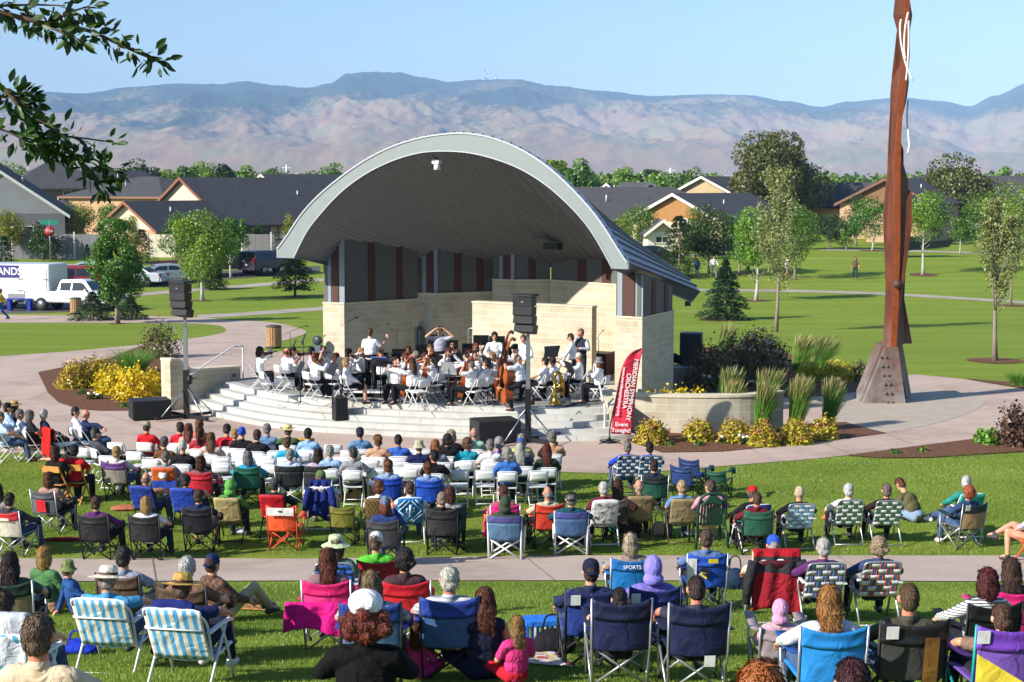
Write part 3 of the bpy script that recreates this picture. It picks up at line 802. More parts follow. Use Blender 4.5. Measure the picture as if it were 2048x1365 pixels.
for i in range(16):
 a, b_, c, d = ci[i], ci[i+1], co[i+1], co[i]
 mb.add([(p[0],p[1],z) for z in (1.002, 1.07) for p in (a,b_,c,d)], [(3,2,1,0), (4,5,6,7), (0,1,5,4), (2,3,7,6)] + ([(3,0,4,7)] if i == 0 else []) + ([(1,2,6,5)] if i == 15 else []))
c = mb.obj('wall_cap', m_stonec); c.parent = rwall
m_rust, nt, b = newmat('weathered_steel'); tc = nt.nodes.new('ShaderNodeTexCoord')
sz_ = nt.nodes.new('ShaderNodeSeparateXYZ'); nt.links.new(tc.outputs['Object'], sz_.inputs[0])
mpz = N(nt, 'ShaderNodeMapping'); mpz.inputs['Scale'].default_value = (3, 3, .5); nt.links.new(tc.outputs['Object'], mpz.inputs[0])
n1 = noi(nt, 1.6, 6, .65, mpz.outputs[0])
rustc = ramp(nt, n1, [(.25, lin('#3a1d11')), (.5, lin('#66331a')), (.75, lin('#8a4720'))])
bare = ramp(nt, noi(nt, 2.2, 6, .7, tc.outputs['Object']), [(.3, lin('#70503e')), (.5, lin('#8a807a')), (.75, lin('#a5a09c'))])
mr = N(nt, 'ShaderNodeMapRange'); nt.links.new(sz_.outputs[2], mr.inputs[0]); mr.inputs[1].default_value = 2.7; mr.inputs[2].default_value = .2
nt.links.new(mixc(nt, mr.outputs[0], rustc, bare), b.inputs['Base Color']); b.inputs['Roughness'].default_value = .75; b.inputs['Metallic'].default_value = .25
bump(nt, b, n1, .2, .02)
m_rust2 = mat('#8f441a', .7, .2, .25, 5, .2, key='orange_rust')
YS = at(1785, 806, 0).y
def SP(px, py, dy=0.0): p = aty(px, py, YS); p.y += dy; return p
sc_base = at(1785, 806, 0)
scu = empty('steel_sculpture', sc_base, 0, 'tall twisted rust brown steel sculpture on splayed legs', 'sculpture')
def spart(mb, name, m): return ploc(mb.obj(name, m), scu)
mb = MB()
front = [(1722, 806), (1808, 810), (1792, 692), (1768, 694)]
mb.prism([SP(*p) for p in front], (0,-.25,0), (0,.0,0)); spart(mb, 'foot_plate', m_rust)
mb = MB(); mb.add([SP(1808,810,-.25), SP(1822,806,1.3), SP(1800,690,.5), SP(1792,692,-.25), SP(1803,809,-.25), SP(1816,806,1.3), SP(1794,690,.5), SP(1787,692,-.25)], [(0,1,2,3), (7,6,5,4), (0,4,5,1), (3,2,6,7)]); spart(mb, 'foot_plate', m_rust)
mb = MB(); mb.add([SP(1824,804,.7), SP(1842,802,1.2), SP(1814,690,.6), SP(1796,690,.2), SP(1822,804,.9), SP(1838,802,1.4), SP(1812,690,.8), SP(1796,690,.4)], [(0,1,2,3), (7,6,5,4), (1,5,6,2), (0,3,7,4), (0,4,5,1)]); spart(mb, 'foot_plate', m_rust)
mb = MB(); mb.prism([SP(1724,805,.3), SP(1745,803,.3), SP(1786,690,.3), SP(1768,694,.3)], (0,0,0), (0,.9,0)); spart(mb, 'foot_plate', m_rust)
for i in range(6):
 for k in (0, 1):
  mb = MB(); mb.ell(SP(1758+4.6*(5-i)*.55+k*10+(0), 803-i*18.0, -.27), (.045,.03,.045), 8, 6); spart(mb, 'bolt', mat('#6b625c', .6, .4))
L_ = [(1770, 694), (1773, 640), (1775, 600), (1776, 560), (1772, 480), (1771, 430), (1777, 360), (1783, 310), (1786, 270), (1787, 240), (1785, 190), (1787, 165), (1801, 132), (1804, 115), (1799, 60), (1791, 30), (1794, 0), (1797, -60)]
C0 = [(1778, 694), (1781, 640), (1783, 600), (1785, 560), (1786, 480), (1786, 430), (1786, 360), (1787, 310), (1789, 270), (1792, 240), (1797, 190), (1801, 165), (1807, 132), (1808, 115), (1806, 60), (1805, 30), (1806, 0), (1806, -60)]
C1 = [(1789, 694), (1792, 640), (1794, 600), (1795, 560), (1797, 480), (1797, 430), (1797, 360), (1798, 310), (1799, 270), (1801, 240), (1807, 190), (1810, 165), (1814, 132), (1816, 115), (1815, 60), (1815, 30), (1816, 0), (1816, -60)]
R_ = [(1812, 690), (1812, 640), (1808, 600), (1812, 560), (1819, 480), (1822, 430), (1820, 360), (1806, 310), (1802, 270), (1806, 240), (1819, 190), (1822, 165), (1820, 132), (1822, 115), (1824, 60), (1829, 30), (1824, 0), (1820, -60)]
for nm, A, B, d0, d1, m in (('flange', L_, C0, .22, -.18, m_rust), ('channel', C0, C1, -.24, -.24, m_rust2), ('flange', C1, R_, -.18, .26, m_rust)):
 mb = MB(); K = len(A)
 for dep in (0, .09):
  mb.v += [tuple(SP(*A[i], d0+dep)) for i in range(K)]+[tuple(SP(*B[i], d1+dep)) for i in range(K)]
 for i in range(K-1):
  f = (i, K+i, K+i+1, i+1); mb.f += [f, tuple(2*K+x for x in f[::-1]), (i, i+1, 2*K+i+1, 2*K+i), (K+i+1, K+i, 3*K+i, 3*K+i+1)]; mb.m += [0]*4
 spart(mb, nm, m)
mb = MB()   # rear web and the dark lower right blade
mb.prism([SP(1800,690,.3), SP(1830,690,.3), SP(1814,600,.3), SP(1822,440,.3), SP(1828,382,.3), SP(1822,380,.3), SP(1812,470,.3), SP(1800,600,.3)], (0,.05,0), (0,.3,0)); spart(mb, 'blade', m_rust)
mb = MB(); mb.prism([SP(1794,600,-.2), SP(1806,560,-.2), SP(1821,450,-.2), SP(1820,382,-.2), SP(1812,400,-.2), SP(1806,500,-.2)], (0,.0,0), (0,.12,0)); spart(mb, 'blade', m_rust)
mb = MB(); mb.prism([SP(1776,560,.3), SP(1812,560,.3), SP(1812,300,.3), SP(1790,240,.3), SP(1816,60,.3), SP(1800,60,.3), SP(1790,150,.3), SP(1782,300,.3)], (0,0,0), (0,.12,0)); spart(mb, 'web', m_rust)
for pts in ([(1795,42), (1793,60), (1796,95), (1806,135), (1819,163)], [(1809,28), (1803,60), (1801,100), (1804,120)], [(1810,45), (1810,90), (1808,130), (1805,163)], [(1818,200), (1816,240), (1811,290), (1808,308)]):
 mb = MB(); c = curve([tuple(SP(x, y, -.45 if x < 1812 or y < 170 else .1)) for x, y in pts], 5); mb.tube(c, .028, 8); spart(mb, 'white_rod', m_white)
mb = MB(); mb.tube([SP(1783,566,-.33), SP(1796,568,-.33)], .11, 10); spart(mb, 'clamp', mat('#5c4a40', .6, .3))
rs = np.random.RandomState(11)
def unit(n):
 v = rs.normal(size=(n,3)); return v/np.linalg.norm(v, axis=1, keepdims=True)
def leaf_mesh(name, C, D, Nn, L, Wd, shade, m):
 """leaf clumps: centre C, long axis D, facing Nn, length L, width Wd (arrays)"""
 n = len(C); D = D/np.linalg.norm(D, axis=1, keepdims=True)
 S = np.cross(D, Nn); S /= np.maximum(1e-6, np.linalg.norm(S, axis=1, keepdims=True)); U = np.cross(S, D)
 L = np.asarray(L).reshape(-1,1)*np.ones((n,1)); Wd = np.asarray(Wd).reshape(-1,1)*np.ones((n,1))
 V = np.empty((n,4,3)); V[:,0] = C-D*L*.5; V[:,1] = C+S*Wd*.5+U*Wd*.12; V[:,2] = C+D*L*.5; V[:,3] = C-S*Wd*.5+U*Wd*.12
 me = bpy.data.meshes.new(name); me.vertices.add(n*4); me.vertices.foreach_set('co', V.reshape(-1))
 me.loops.add(n*4); me.loops.foreach_set('vertex_index', np.arange(n*4, dtype=np.int32))
 me.polygons.add(n); me.polygons.foreach_set('loop_start', np.arange(0, n*4, 4, dtype=np.int32))
 me.update(calc_edges=True)
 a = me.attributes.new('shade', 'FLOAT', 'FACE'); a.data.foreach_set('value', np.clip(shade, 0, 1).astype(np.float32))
 me.materials.append(m); return me
m_bark = mat('#8d7f70', .9, 0, .25, 12, .5, 30, key='tree_bark'); m_barkd = mat('#54463a', .95, 0, .3, 8, .6, 25, key='dark_bark'); m_barkw = mat('#b9b2a4', .8, 0, .15, 10, .2, key='pale_bark')
F_MID = foliage('#6f9a2e', '#2c4c16', 'leaf_mid_green'); F_LIGHT = foliage('#8cb038', '#456a1c', 'leaf_bright_green'); F_DARK = foliage('#4d6c2c', '#1c3216', 'leaf_dark_green')
F_OLIVE = foliage('#767a36', '#333f1a', 'leaf_olive_brown'); F_YEL = foliage('#a9a836', '#587422', 'leaf_yellow_green'); F_PINE = foliage('#58703c', '#22381f', 'needle_green', .12)
F_SPR = foliage('#5f7d52', '#294632', 'needle_blue_green', .12); F_PALE = foliage('#a8ab6e', '#6d7f3c', 'leaf_pale_green')
F_GOLD = foliage('#f6da1a', '#ccc01c', 'leaf_gold', .15); F_SPI = foliage('#dcc636', '#a6ae2c', 'leaf_spirea'); F_PLUM = foliage('#74543e', '#3c2a20', 'leaf_plum', .15); F_BRZ = foliage('#84804c', '#424626', 'leaf_bronze', .15)
F_GRS = foliage('#84b446', '#4c7e26', 'grass_blade', .3); F_PLM = foliage('#a89c62', '#7c8448', 'grass_plume', .25); F_FL = foliage('#e8e4dc', '#d2c8c4', 'white_petal', .2); F_RED = foliage('#b06a4a', '#9c8430', 'spirea_tip', .2)
def trunk_mesh(name, H, r, kind, m, spread=.3):
 mb = MB(); bend = [rnd.uniform(-.03,.03)*H for _ in range(2)]
 top = {'conifer': .96, 'sparse': .9}.get(kind, .62)*H
 pts = [(bend[0]*(t*(1-t))*2, bend[1]*t*(1-t)*2, top*t) for t in [i/6 for i in range(7)]]
 mb.tube(pts, [r*(1-.8*i/6)+(.35*r if i == 0 else 0) for i in range(7)], 8)
 if kind != 'conifer':
  for k in range(9 if kind == 'sparse' else 8):
   t = rnd.uniform(.3, .9); a = rnd.uniform(0, 2*PI); z = top*t; l = H*(spread*(1.1-t*.6)) if kind != 'sparse' else H*.22
   up = .7 if kind != 'sparse' else 1.6
   b_ = Vector((math.cos(a), math.sin(a), up)).normalized()*l; p = Vector((bend[0]*t*(1-t)*2, bend[1]*t*(1-t)*2, z))
   mb.tube([p, p+b_*.5+Vector((0,0,.0)), p+b_+Vector((0,0,l*.12))], [r*.38*(1-t*.5), r*.24, r*.07], 5)
 return mb
def crown(kind, H, Wd, n, m, base=.2, size=.26, seed=0, dense=1.0):
 rs.seed(seed)
 if kind in ('broad', 'pear', 'round', 'maple'):
  H *= 1.12; zc = H*(base+1)/2; hz = H*(1-base)/2*1.1; nb = 26
  sh = unit(nb); rr = rs.uniform(.45, .86, nb)[:,None]
  cen = sh*rr*np.array([Wd*.5*.95, Wd*.5*.95, hz*.9])
  if kind == 'pear': cen[:,:2] *= np.clip(1.1-.75*np.clip(cen[:,2:]/hz, -.3, 1), .2, 1.2)
  if kind == 'maple': cen[:,:2] *= np.clip(1.05-.55*np.clip(cen[:,2:]/hz, -.5, 1), .2, 1.2)
  cen = np.vstack([cen, [[0,0,-hz*.2]], [[0,0,hz*.3]]]); nb += 2
  br = rs.uniform(.17, .32, nb)*Wd*(1.0 if kind != 'pear' else .85)
  k = rs.randint(0, nb, n); d = unit(n); rad = rs.uniform(.55, 1.05, n)**.5
  C = cen[k]+d*(br[k]*rad)[:,None]*np.array([1,1,.85]); C[:,2] += zc
  D = unit(n)+np.array([0,0,-.4]); Nn = d+.6*unit(n)
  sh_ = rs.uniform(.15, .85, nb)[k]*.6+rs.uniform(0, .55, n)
  L = size*rs.uniform(.6, 1.5, n); return leaf_mesh('crown', C, D, Nn, L, L*.8, sh_, m)
 if kind in ('conifer', 'spruce', 'pine'):
  t = rs.uniform(0, 1, n)**(1.35 if kind != 'pine' else 1.0); tiers = 9 if kind != 'pine' else 11
  t = (np.floor(t*tiers)+rs.uniform(0, .8, n))/tiers
  R0 = Wd*.62*np.clip(1-t, .03, 1)**(.85 if kind != 'pine' else .55)
  if kind == 'pine': R0 *= np.clip(.45+t*3.2, 0, 1)
  a = rs.randint(0, 13, n)*2*PI/13+np.floor(t*tiers)*1.7+rs.normal(0, .13, n)
  rad = R0*(rs.uniform(.15, 1, n)**.55)*(.82+.3*np.sin(a*3+np.floor(t*tiers)*2.1))
  z = H*(base+(1-base)*t)-rad*.22+rs.normal(0, .025*H/6, n)
  C = np.stack([rad*np.cos(a), rad*np.sin(a), z], 1)
  D = np.stack([np.cos(a), np.sin(a), rs.uniform(-.1, .7, n)], 1)+.35*unit(n); Nn = np.array([0,0,1.])+.7*unit(n)
  L = size*rs.uniform(.7, 1.6, n); return leaf_mesh('crown', C, D, Nn, L, L*(.42 if kind != 'pine' else .5), rs.uniform(0, 1, n)*.7+.3*rs.uniform(0,1,13)[rs.randint(0,13,n)], m)
 if kind == 'sparse':
  nbr = 30; a = rs.uniform(0, 2*PI, nbr); z0 = H*(base+(.94-base)*rs.uniform(0, 1, nbr)**1.1); ln = (H-z0)*rs.uniform(.25, .55, nbr)+.3
  k = rs.randint(0, nbr, n); s = rs.uniform(.1, 1, n); out = Wd*.5*(.35+.65*(1-(z0-H*base)/(H*(1-base))))
  rr = out[k]*s
  C = np.stack([rr*np.cos(a[k]), rr*np.sin(a[k]), z0[k]+ln[k]*s], 1)+rs.normal(0, .05*Wd, (n,3))*np.array([1,1,1])
  D = unit(n); Nn = unit(n); L = size*rs.uniform(.6, 1.4, n); return leaf_mesh('crown', C, D, Nn, L, L*.8, rs.uniform(0, 1, n), m)
_tc = {}
def tree(px, yb, ytop, wpx, kind, m, label, base=.2, n=2600, size=None, group='trees in the park', Y=None, bark=None, name=None, ring=0, cat='tree', tr=None):
 p = at(px, yb) if Y is None else gat(px, Y)
 s = FPX/p.y; H = (yb-ytop)/s if Y is None else (aty(px, ytop, Y).z-p.z); Wd = wpx/s
 size = (size or max(.17, 3.6/s))*.74; n = int(n*2.1)
 nm = name or {'conifer': 'spruce_tree', 'spruce': 'spruce_tree', 'pine': 'pine_tree'}.get(kind, 'tree')
 t = empty(nm, p, rnd.uniform(0, 6), label, cat, group)
 hz = H
 tk = trunk_mesh('trunk', H, (tr or max(.05, .016*H+.03)), 'conifer' if kind in ('conifer','spruce','pine') else 'sparse' if kind == 'sparse' else 'b', m, .16*Wd/H*2)
 tk.obj('trunk', bark or m_bark, t)
 link('crown', crown(kind, H, Wd, n, m, base, size, seed=int(px*7+yb)), t)
 if ring: mulch_ring(p, ring)
 return t
tree(235, 648, 428, 104, 'pear', F_MID, 'tall upright green tree in front of the white pickup, beside the path', .06, 6400, ring=.5)
tree(186, 641, 582, 108, 'spruce', F_SPR, 'low blue green spruce at the foot of the tall upright tree', .02, 2400)
tree(262, 640, 590, 70, 'spruce', F_SPR, 'small dark spruce at the right foot of the tall upright tree', .02, 1500)
tree(405, 602, 424, 118, 'maple', F_LIGHT, 'bright green maple with a pale thin trunk near the parking lot', .2, 4600, bark=m_barkw, ring=.7)
tree(428, 580, 530, 62, 'pine', F_PINE, 'small rounded pine behind the bright maple', .05, 1600)
tree(362, 556, 440, 76, 'maple', F_MID, 'green maple left of the bright maple, by the silver sedan', .2, 2200)
tree(462, 556, 446, 66, 'maple', F_MID, 'green young maple in front of the dark pickup', .22, 2200, bark=m_barkw)
tree(590, 594, 500, 88, 'pine', F_PINE, 'spreading pine with a short bare trunk left of the bandshell', .18, 3000, ring=.9, bark=m_barkd)
tree(86, 522, 452, 64, 'pear', F_DARK, 'dark green upright tree by the grey fence near the trailer', .05, 2000)
tree(22, 520, 430, 62, 'broad', F_YEL, 'yellowish green tree at the left edge by the grey fence', .3, 1900)
tree(12, 590, 470, 62, 'pine', F_SPR, 'dark spruce at the left edge above the trailer', .05, 1900)
tree(152, 500, 415, 76, 'broad', F_YEL, 'yellow green tree between the gable houses behind the fence', .2, 2000)
tree(218, 500, 405, 56, 'pear', F_MID, 'green tree rising behind the tall upright tree', .1, 1700)
tree(175, 545, 488, 44, 'conifer', F_SPR, 'thin young spruce above the white pickup', .05, 1100)
tree(284, 528, 458, 66, 'pine', F_PINE, 'dark pine right of the tall upright tree by the cream fence', .05, 1700)
tree(487, 500, 440, 26, 'pear', F_MID, 'narrow green tree against the dark roof', .1, 800)
tree(556, 520, 452, 36, 'conifer', F_SPR, 'narrow spruce in front of the grey fence left of the bandshell', .05, 1000)
tree(578, 500, 430, 30, 'pear', F_YEL, 'yellow green narrow tree tucked against the arch', .1, 700)
tree(432, 500, 446, 40, 'maple', F_DARK, 'dark green tree in front of the cream vinyl fence', .1, 1200)
tree(520, 498, 452, 34, 'round', F_DARK, 'small dark tree before the long dark roof', .1, 900)
tree(262, 505, 432, 46, 'maple', F_LIGHT, 'light green tree before the small tan garage', .1, 1300)
tree(1450, 640, 516, 100, 'spruce', F_SPR, 'blue green spruce in a mulch ring on the right lawn', .03, 4800, size=.2, ring=1.5)
tree(1357, 556, 430, 96, 'pine', F_PINE, 'large dark pine right of the bandshell roof', .03, 4600, ring=1.2)
tree(1418, 552, 422, 96, 'broad', F_DARK, 'dark green round tree between the pine and the maple', .14, 4200)
tree(1282, 498, 424, 82, 'maple', F_MID, 'green tree just above the bandshell roof', .12, 2200)
tree(1248, 492, 428, 40, 'maple', F_LIGHT, 'light green tree half hidden by the bandshell roof', .12, 1300)
tree(1478, 552, 430, 84, 'maple', F_MID, 'mid green tree right of the dark round tree', .14, 2000)
tree(1512, 602, 424, 88, 'maple', F_LIGHT, 'bright green maple with white trunk on the right lawn', .3, 3200, bark=m_barkw, ring=1.0)
tree(1552, 664, 336, 118, 'sparse', F_PALE, 'tall thin pale leaved tree on the right lawn behind the dark shrubs', .22, 2600, size=.15, bark=m_bark, tr=.09)
tree(1590, 560, 420, 80, 'maple', F_MID, 'green tree behind the thin pale tree', .16, 2000)
tree(1692, 500, 444, 46, 'round', F_MID, 'small round green tree on the far right lawn', .12, 1400, bark=m_barkw)
tree(1745, 502, 400, 80, 'maple', F_MID, 'green tree left of the sculpture on the far lawn', .24, 2000, bark=m_barkw, ring=1.2)
tree(1712, 492, 395, 48, 'broad', F_DARK, 'dark green tree in front of the brown gable house', .2, 1500)
tree(1846, 550, 392, 96, 'maple', F_LIGHT, 'bright maple with white trunk just right of the sculpture', .36, 2600, bark=m_barkw, ring=1.2)
tree(1920, 508, 438, 44, 'maple', F_MID, 'small tree on the far right lawn by the parked boats', .3, 1300, bark=m_barkw)
tree(1968, 500, 402, 110, 'maple', F_MID, 'broad green tree beyond the thin right tree', .1, 2000)
tree(1600, 500, 420, 70, 'broad', F_MID, 'mid green tree at the right foot of the huge tree', .06, 2200)
tree(1660, 500, 432, 56, 'round', F_DARK, 'dark green low tree by the white rail fence', .06, 1500)
tree(1860, 490, 410, 70, 'broad', F_DARK, 'dark green tree behind the bright maple', .06, 2000)
tree(1390, 520, 428, 60, 'broad', F_MID, 'mid green tree behind the large pine', .08, 2000)
tree(2034, 520, 384, 130, 'broad', F_LIGHT, 'bright green tree at the right edge', .06, 4200)
tree(1990, 722, 398, 100, 'sparse', F_PALE, 'thin pale leaved tree in a mulch ring on the near right lawn', .3, 2600, size=.13, tr=.09, ring=1.1)
tree(2022, 612, 430, 76, 'sparse', F_PALE, 'second thin pale tree near the right edge, farther back', .3, 1700, size=.15, tr=.07, ring=1.0)
tree(1548, 468, 286, 186, 'broad', F_OLIVE, 'huge dark olive brown tree towering over the houses', .06, 17000, size=.42, group='trees behind the park')
tree(1905, 470, 352, 176, 'broad', F_OLIVE, 'wide dark olive tree right of the sculpture', .06, 10000, size=.42, group='trees behind the park')
BT = [(150, 344, 60, 'round', 290), (196, 346, 56, 'broad', 300), (330, 342, 56, 'round', 300), (540, 344, 50, 'broad', 300), (1140, 344, 50, 'round', 300), (1620, 352, 60, 'broad', 300), (285, 318, 78, 'broad', 260), (20, 338, 100, 'broad', 300), (75, 340, 60, 'broad', 300), (372, 340, 60, 'broad', 290), (408, 333, 62, 'broad', 300), (452, 336, 56, 'round', 280), (492, 340, 50, 'broad', 310), (566, 338, 64, 'round', 300), (660, 336, 60, 'broad', 280), (240, 348, 50, 'broad', 300), (616, 350, 50, 'broad', 330),
      (1112, 322, 46, 'broad', 240), (1166, 320, 72, 'broad', 230), (1214, 352, 44, 'round', 300), (1252, 346, 66, 'round', 280), (1300, 338, 48, 'pear', 280), (1318, 358, 70, 'round', 260), (1352, 362, 60, 'broad', 300), (1392, 352, 60, 'broad', 290), (1436, 342, 50, 'pear', 270), (1480, 352, 40, 'broad', 300),
      (1655, 356, 50, 'round', 300), (1690, 356, 50, 'round', 310), (1730, 360, 40, 'broad', 330), (1770, 362, 50, 'broad', 330), (1835, 366, 60, 'broad', 320), (1870, 364, 44, 'round', 320), (1912, 352, 40, 'pear', 300), (1958, 362, 56, 'broad', 300), (2006, 346, 48, 'round', 290), (2040, 360, 50, 'broad', 300)]
ROWN = ['light green', 'mid green', 'dark green']
for i, (px, yt, wp, kd, Y) in enumerate(BT):
 k = (i*7) % 5; m = [F_LIGHT, F_MID, F_DARK, F_MID, F_LIGHT][k]; ad = ['light green', 'mid green', 'dark green', 'mid green', 'light green'][k]
 near = ('far left skyline' if px < 130 else 'left skyline over the gable houses' if px < 520 else 'skyline left of the arch' if px < 700 else 'skyline right of the arch' if px < 1250 else 'skyline over the right roofs' if px < 1500 else 'skyline left of the sculpture' if px < 1780 else 'far right skyline')
 side = sorted(q[0] for q in BT if (q[0] < 130, q[0] < 520, q[0] < 700, q[0] < 1250, q[0] < 1500, q[0] < 1780) == (px < 130, px < 520, px < 700, px < 1250, px < 1500, px < 1780)).index(px)+1
 ordn = ['first', 'second', 'third', 'fourth', 'fifth', 'sixth', 'seventh', 'eighth', 'ninth', 'tenth', 'eleventh', 'twelfth'][side-1]
 tree(px, 0, yt, wp, kd, m, '%s tree, %s from the left on the %s' % (ad, ordn, near), .08, 1500, size=.55, group='trees on the skyline', Y=Y)
rs.seed(5); n = 42000; px = rs.uniform(-60, 2110, n); Yv = rs.uniform(300, 480, n); hh = (5.0+2.6*np.abs(np.sin(px*.021+np.floor(Yv/30)*1.7))+1.9*np.abs(np.sin(px*.067+np.floor(Yv/30)*2.3)))*rs.uniform(.1, 1, n)**.7
C = np.stack([(px-CX)/FPX*Yv, Yv, hh], 1); belt = leaf_mesh('far_trees', C, unit(n), unit(n)+np.array([0,-1,.6]), .9*rs.uniform(.6,1.5,n), .8, rs.uniform(0,1,n), F_MID)
tag(link('far_trees', belt), kind='stuff')
def shrub(px, yb, hpx, wpx, m, label, name='shrub', n=900, size=.075, tipm=None, group=None, cat='shrub', flower=0, fm=None):
 p = at(px, yb); s = FPX/p.y; H = hpx/s; W_ = wpx/s
 t = empty(name, p, rnd.uniform(0,6), label, cat, group); rs.seed(int(px+yb*3))
 def cloud(k, rmin, sz, zlo=.0):
  d = unit(k); d[:,2] = np.abs(d[:,2])*1.0-.1; lob = 1+.16*np.sin(d[:,0]*9+1)*np.cos(d[:,1]*8)+.1*rs.normal(size=k)
  r = rs.uniform(rmin, 1.0, k)**.6*lob
  C = d*r[:,None]*np.array([W_/2, W_/2, H*.98]); C[:,2] = np.maximum(C[:,2]+H*.04, .02)
  return C, d
 C, d = cloud(n, .35, size)
 L = size*rs.uniform(.6, 1.5, n); link('foliage', leaf_mesh('foliage', C, unit(n)+d*.5, d+.8*unit(n), L, L*.75, rs.uniform(0,1,n), m), t)
 mb = MB()
 for k in range(7):
  a = rnd.uniform(0, 6.28); mb.tube([(0,0,0), (math.cos(a)*W_*.18, math.sin(a)*W_*.18, H*.45), (math.cos(a)*W_*.32, math.sin(a)*W_*.32, H*.85)], [.018,.012,.004], 5)
 mb.obj('stem', m_barkd, t)
 if tipm:
  k = n//4; C, d = cloud(k, .88, size); C = C[d[:,2] > .15]; d = d[d[:,2] > .15]; k = len(C)
  tag(link('tips', leaf_mesh('tips', C*1.03, unit(k), d+.5*unit(k), size*1.1, size*.8, rs.uniform(0,1,k), tipm), t), kind='stuff')
 if flower:
  C, d = cloud(flower*3, .93, size); sel = d[:,2] > .1; C = C[sel][:flower]*1.04; d = d[sel][:flower]; k = len(C)
  CC = np.repeat(C, 5, 0)+rs.normal(0, .03, (k*5,3)); dd = np.repeat(d, 5, 0)
  link('flowers', leaf_mesh('flowers', CC, unit(k*5), dd+.3*unit(k*5)+np.array([0,-.3,.5]), .08, .08, rs.uniform(0,1,k*5), fm or F_FL), t)['kind'] = 'stuff'
 return t
for px, yb, h, w, lb in [(150, 777, 58, 72, 'leftmost'), (196, 772, 62, 80, 'second')]:
 shrub(px, yb, h, w, F_SPI, 'rusty yellow spirea shrub, %s in the left bed' % ('leftmost' if lb == 'leftmost' else 'beside the golden shrubs'), 'spirea_shrub', 1500, .09, F_RED, 'spirea shrubs in the left bed')
for px, yb, h, w, lb in [(228, 788, 62, 84, 'smaller golden shrub in the middle of the left bed'), (274, 800, 74, 100, 'largest golden yellow shrub at the front of the left bed'), (305, 790, 52, 50, 'small golden shrub by the cheek wall')]:
 shrub(px, yb, h, w, F_GOLD, lb, 'golden_shrub', 2000, .09, None, 'golden shrubs in the left bed')
shrub(320, 716, 74, 86, F_BRZ, 'dark bronze ninebark shrub behind the left cheek wall', 'ninebark_shrub', 1100, .1, F_PLUM, None, 'shrub', 14)
for i, (px, yb, h, w) in enumerate([(1303, 888, 50, 66), (1397, 882, 44, 66), (1470, 886, 50, 66), (1526, 892, 54, 66), (1592, 888, 52, 64), (1648, 878, 46, 62)]):
 shrub(px, yb, h, w, F_SPI, 'orange tipped yellow spirea shrub, %s in the row along the retaining wall' % ['leftmost', 'second from left', 'third from left', 'third from right', 'second from right', 'rightmost'][i], 'spirea_shrub', 1500, .075, F_RED, 'spirea shrubs along the retaining wall')
for px, yb, h, w, lb in [(1620, 762, 44, 60, 'left one by the dark grasses'), (1675, 764, 48, 70, 'middle one behind the walk'), (1720, 762, 40, 50, 'right one by the sculpture')]:
 shrub(px, yb, h, w, F_SPI if px < 1700 else F_BRZ, 'olive yellow shrub in the rear bed, %s' % lb, 'spirea_shrub', 1200, .09, None, 'shrubs in the rear bed')
shrub(1425, 778, 96, 126, F_BRZ, 'dark bronze shrub with pale flowers left in the rear bed', 'ninebark_shrub', 2400, .1, F_PLUM, 'dark shrubs in the rear bed', 'shrub', 16)
shrub(1500, 768, 104, 140, F_BRZ, 'dark shrub covered in white flower heads behind the tall grasses', 'ninebark_shrub', 2800, .1, F_PLUM, 'dark shrubs in the rear bed', 'shrub', 40)
shrub(1520, 735, 76, 116, F_DARK, 'dark green shrub at the back of the rear bed', 'dark_shrub', 2000, .12, F_BRZ, 'dark shrubs in the rear bed')
shrub(2030, 892, 92, 84, F_PLUM, 'plum red barberry shrub at the right edge', 'barberry_shrub', 1600, .09, None)
for i, (px, yb) in enumerate([(1270, 781), (1300, 783), (1330, 783), (1362, 782), (1395, 784)]):
 p = at(px, yb, .95); shrub(px, yb+48, 62, 46, F_GOLD, 'low yellow plant behind the retaining wall, %s from the left' % ['first', 'second', 'third', 'fourth', 'fifth'][i], 'golden_shrub', 700, .07, None, 'yellow plants behind the retaining wall')
shrub(1980, 888, 30, 62, F_GRS, 'low green tuft of grass beside the plum shrub', 'grass_tuft', 900, .13, None, None, 'grass')
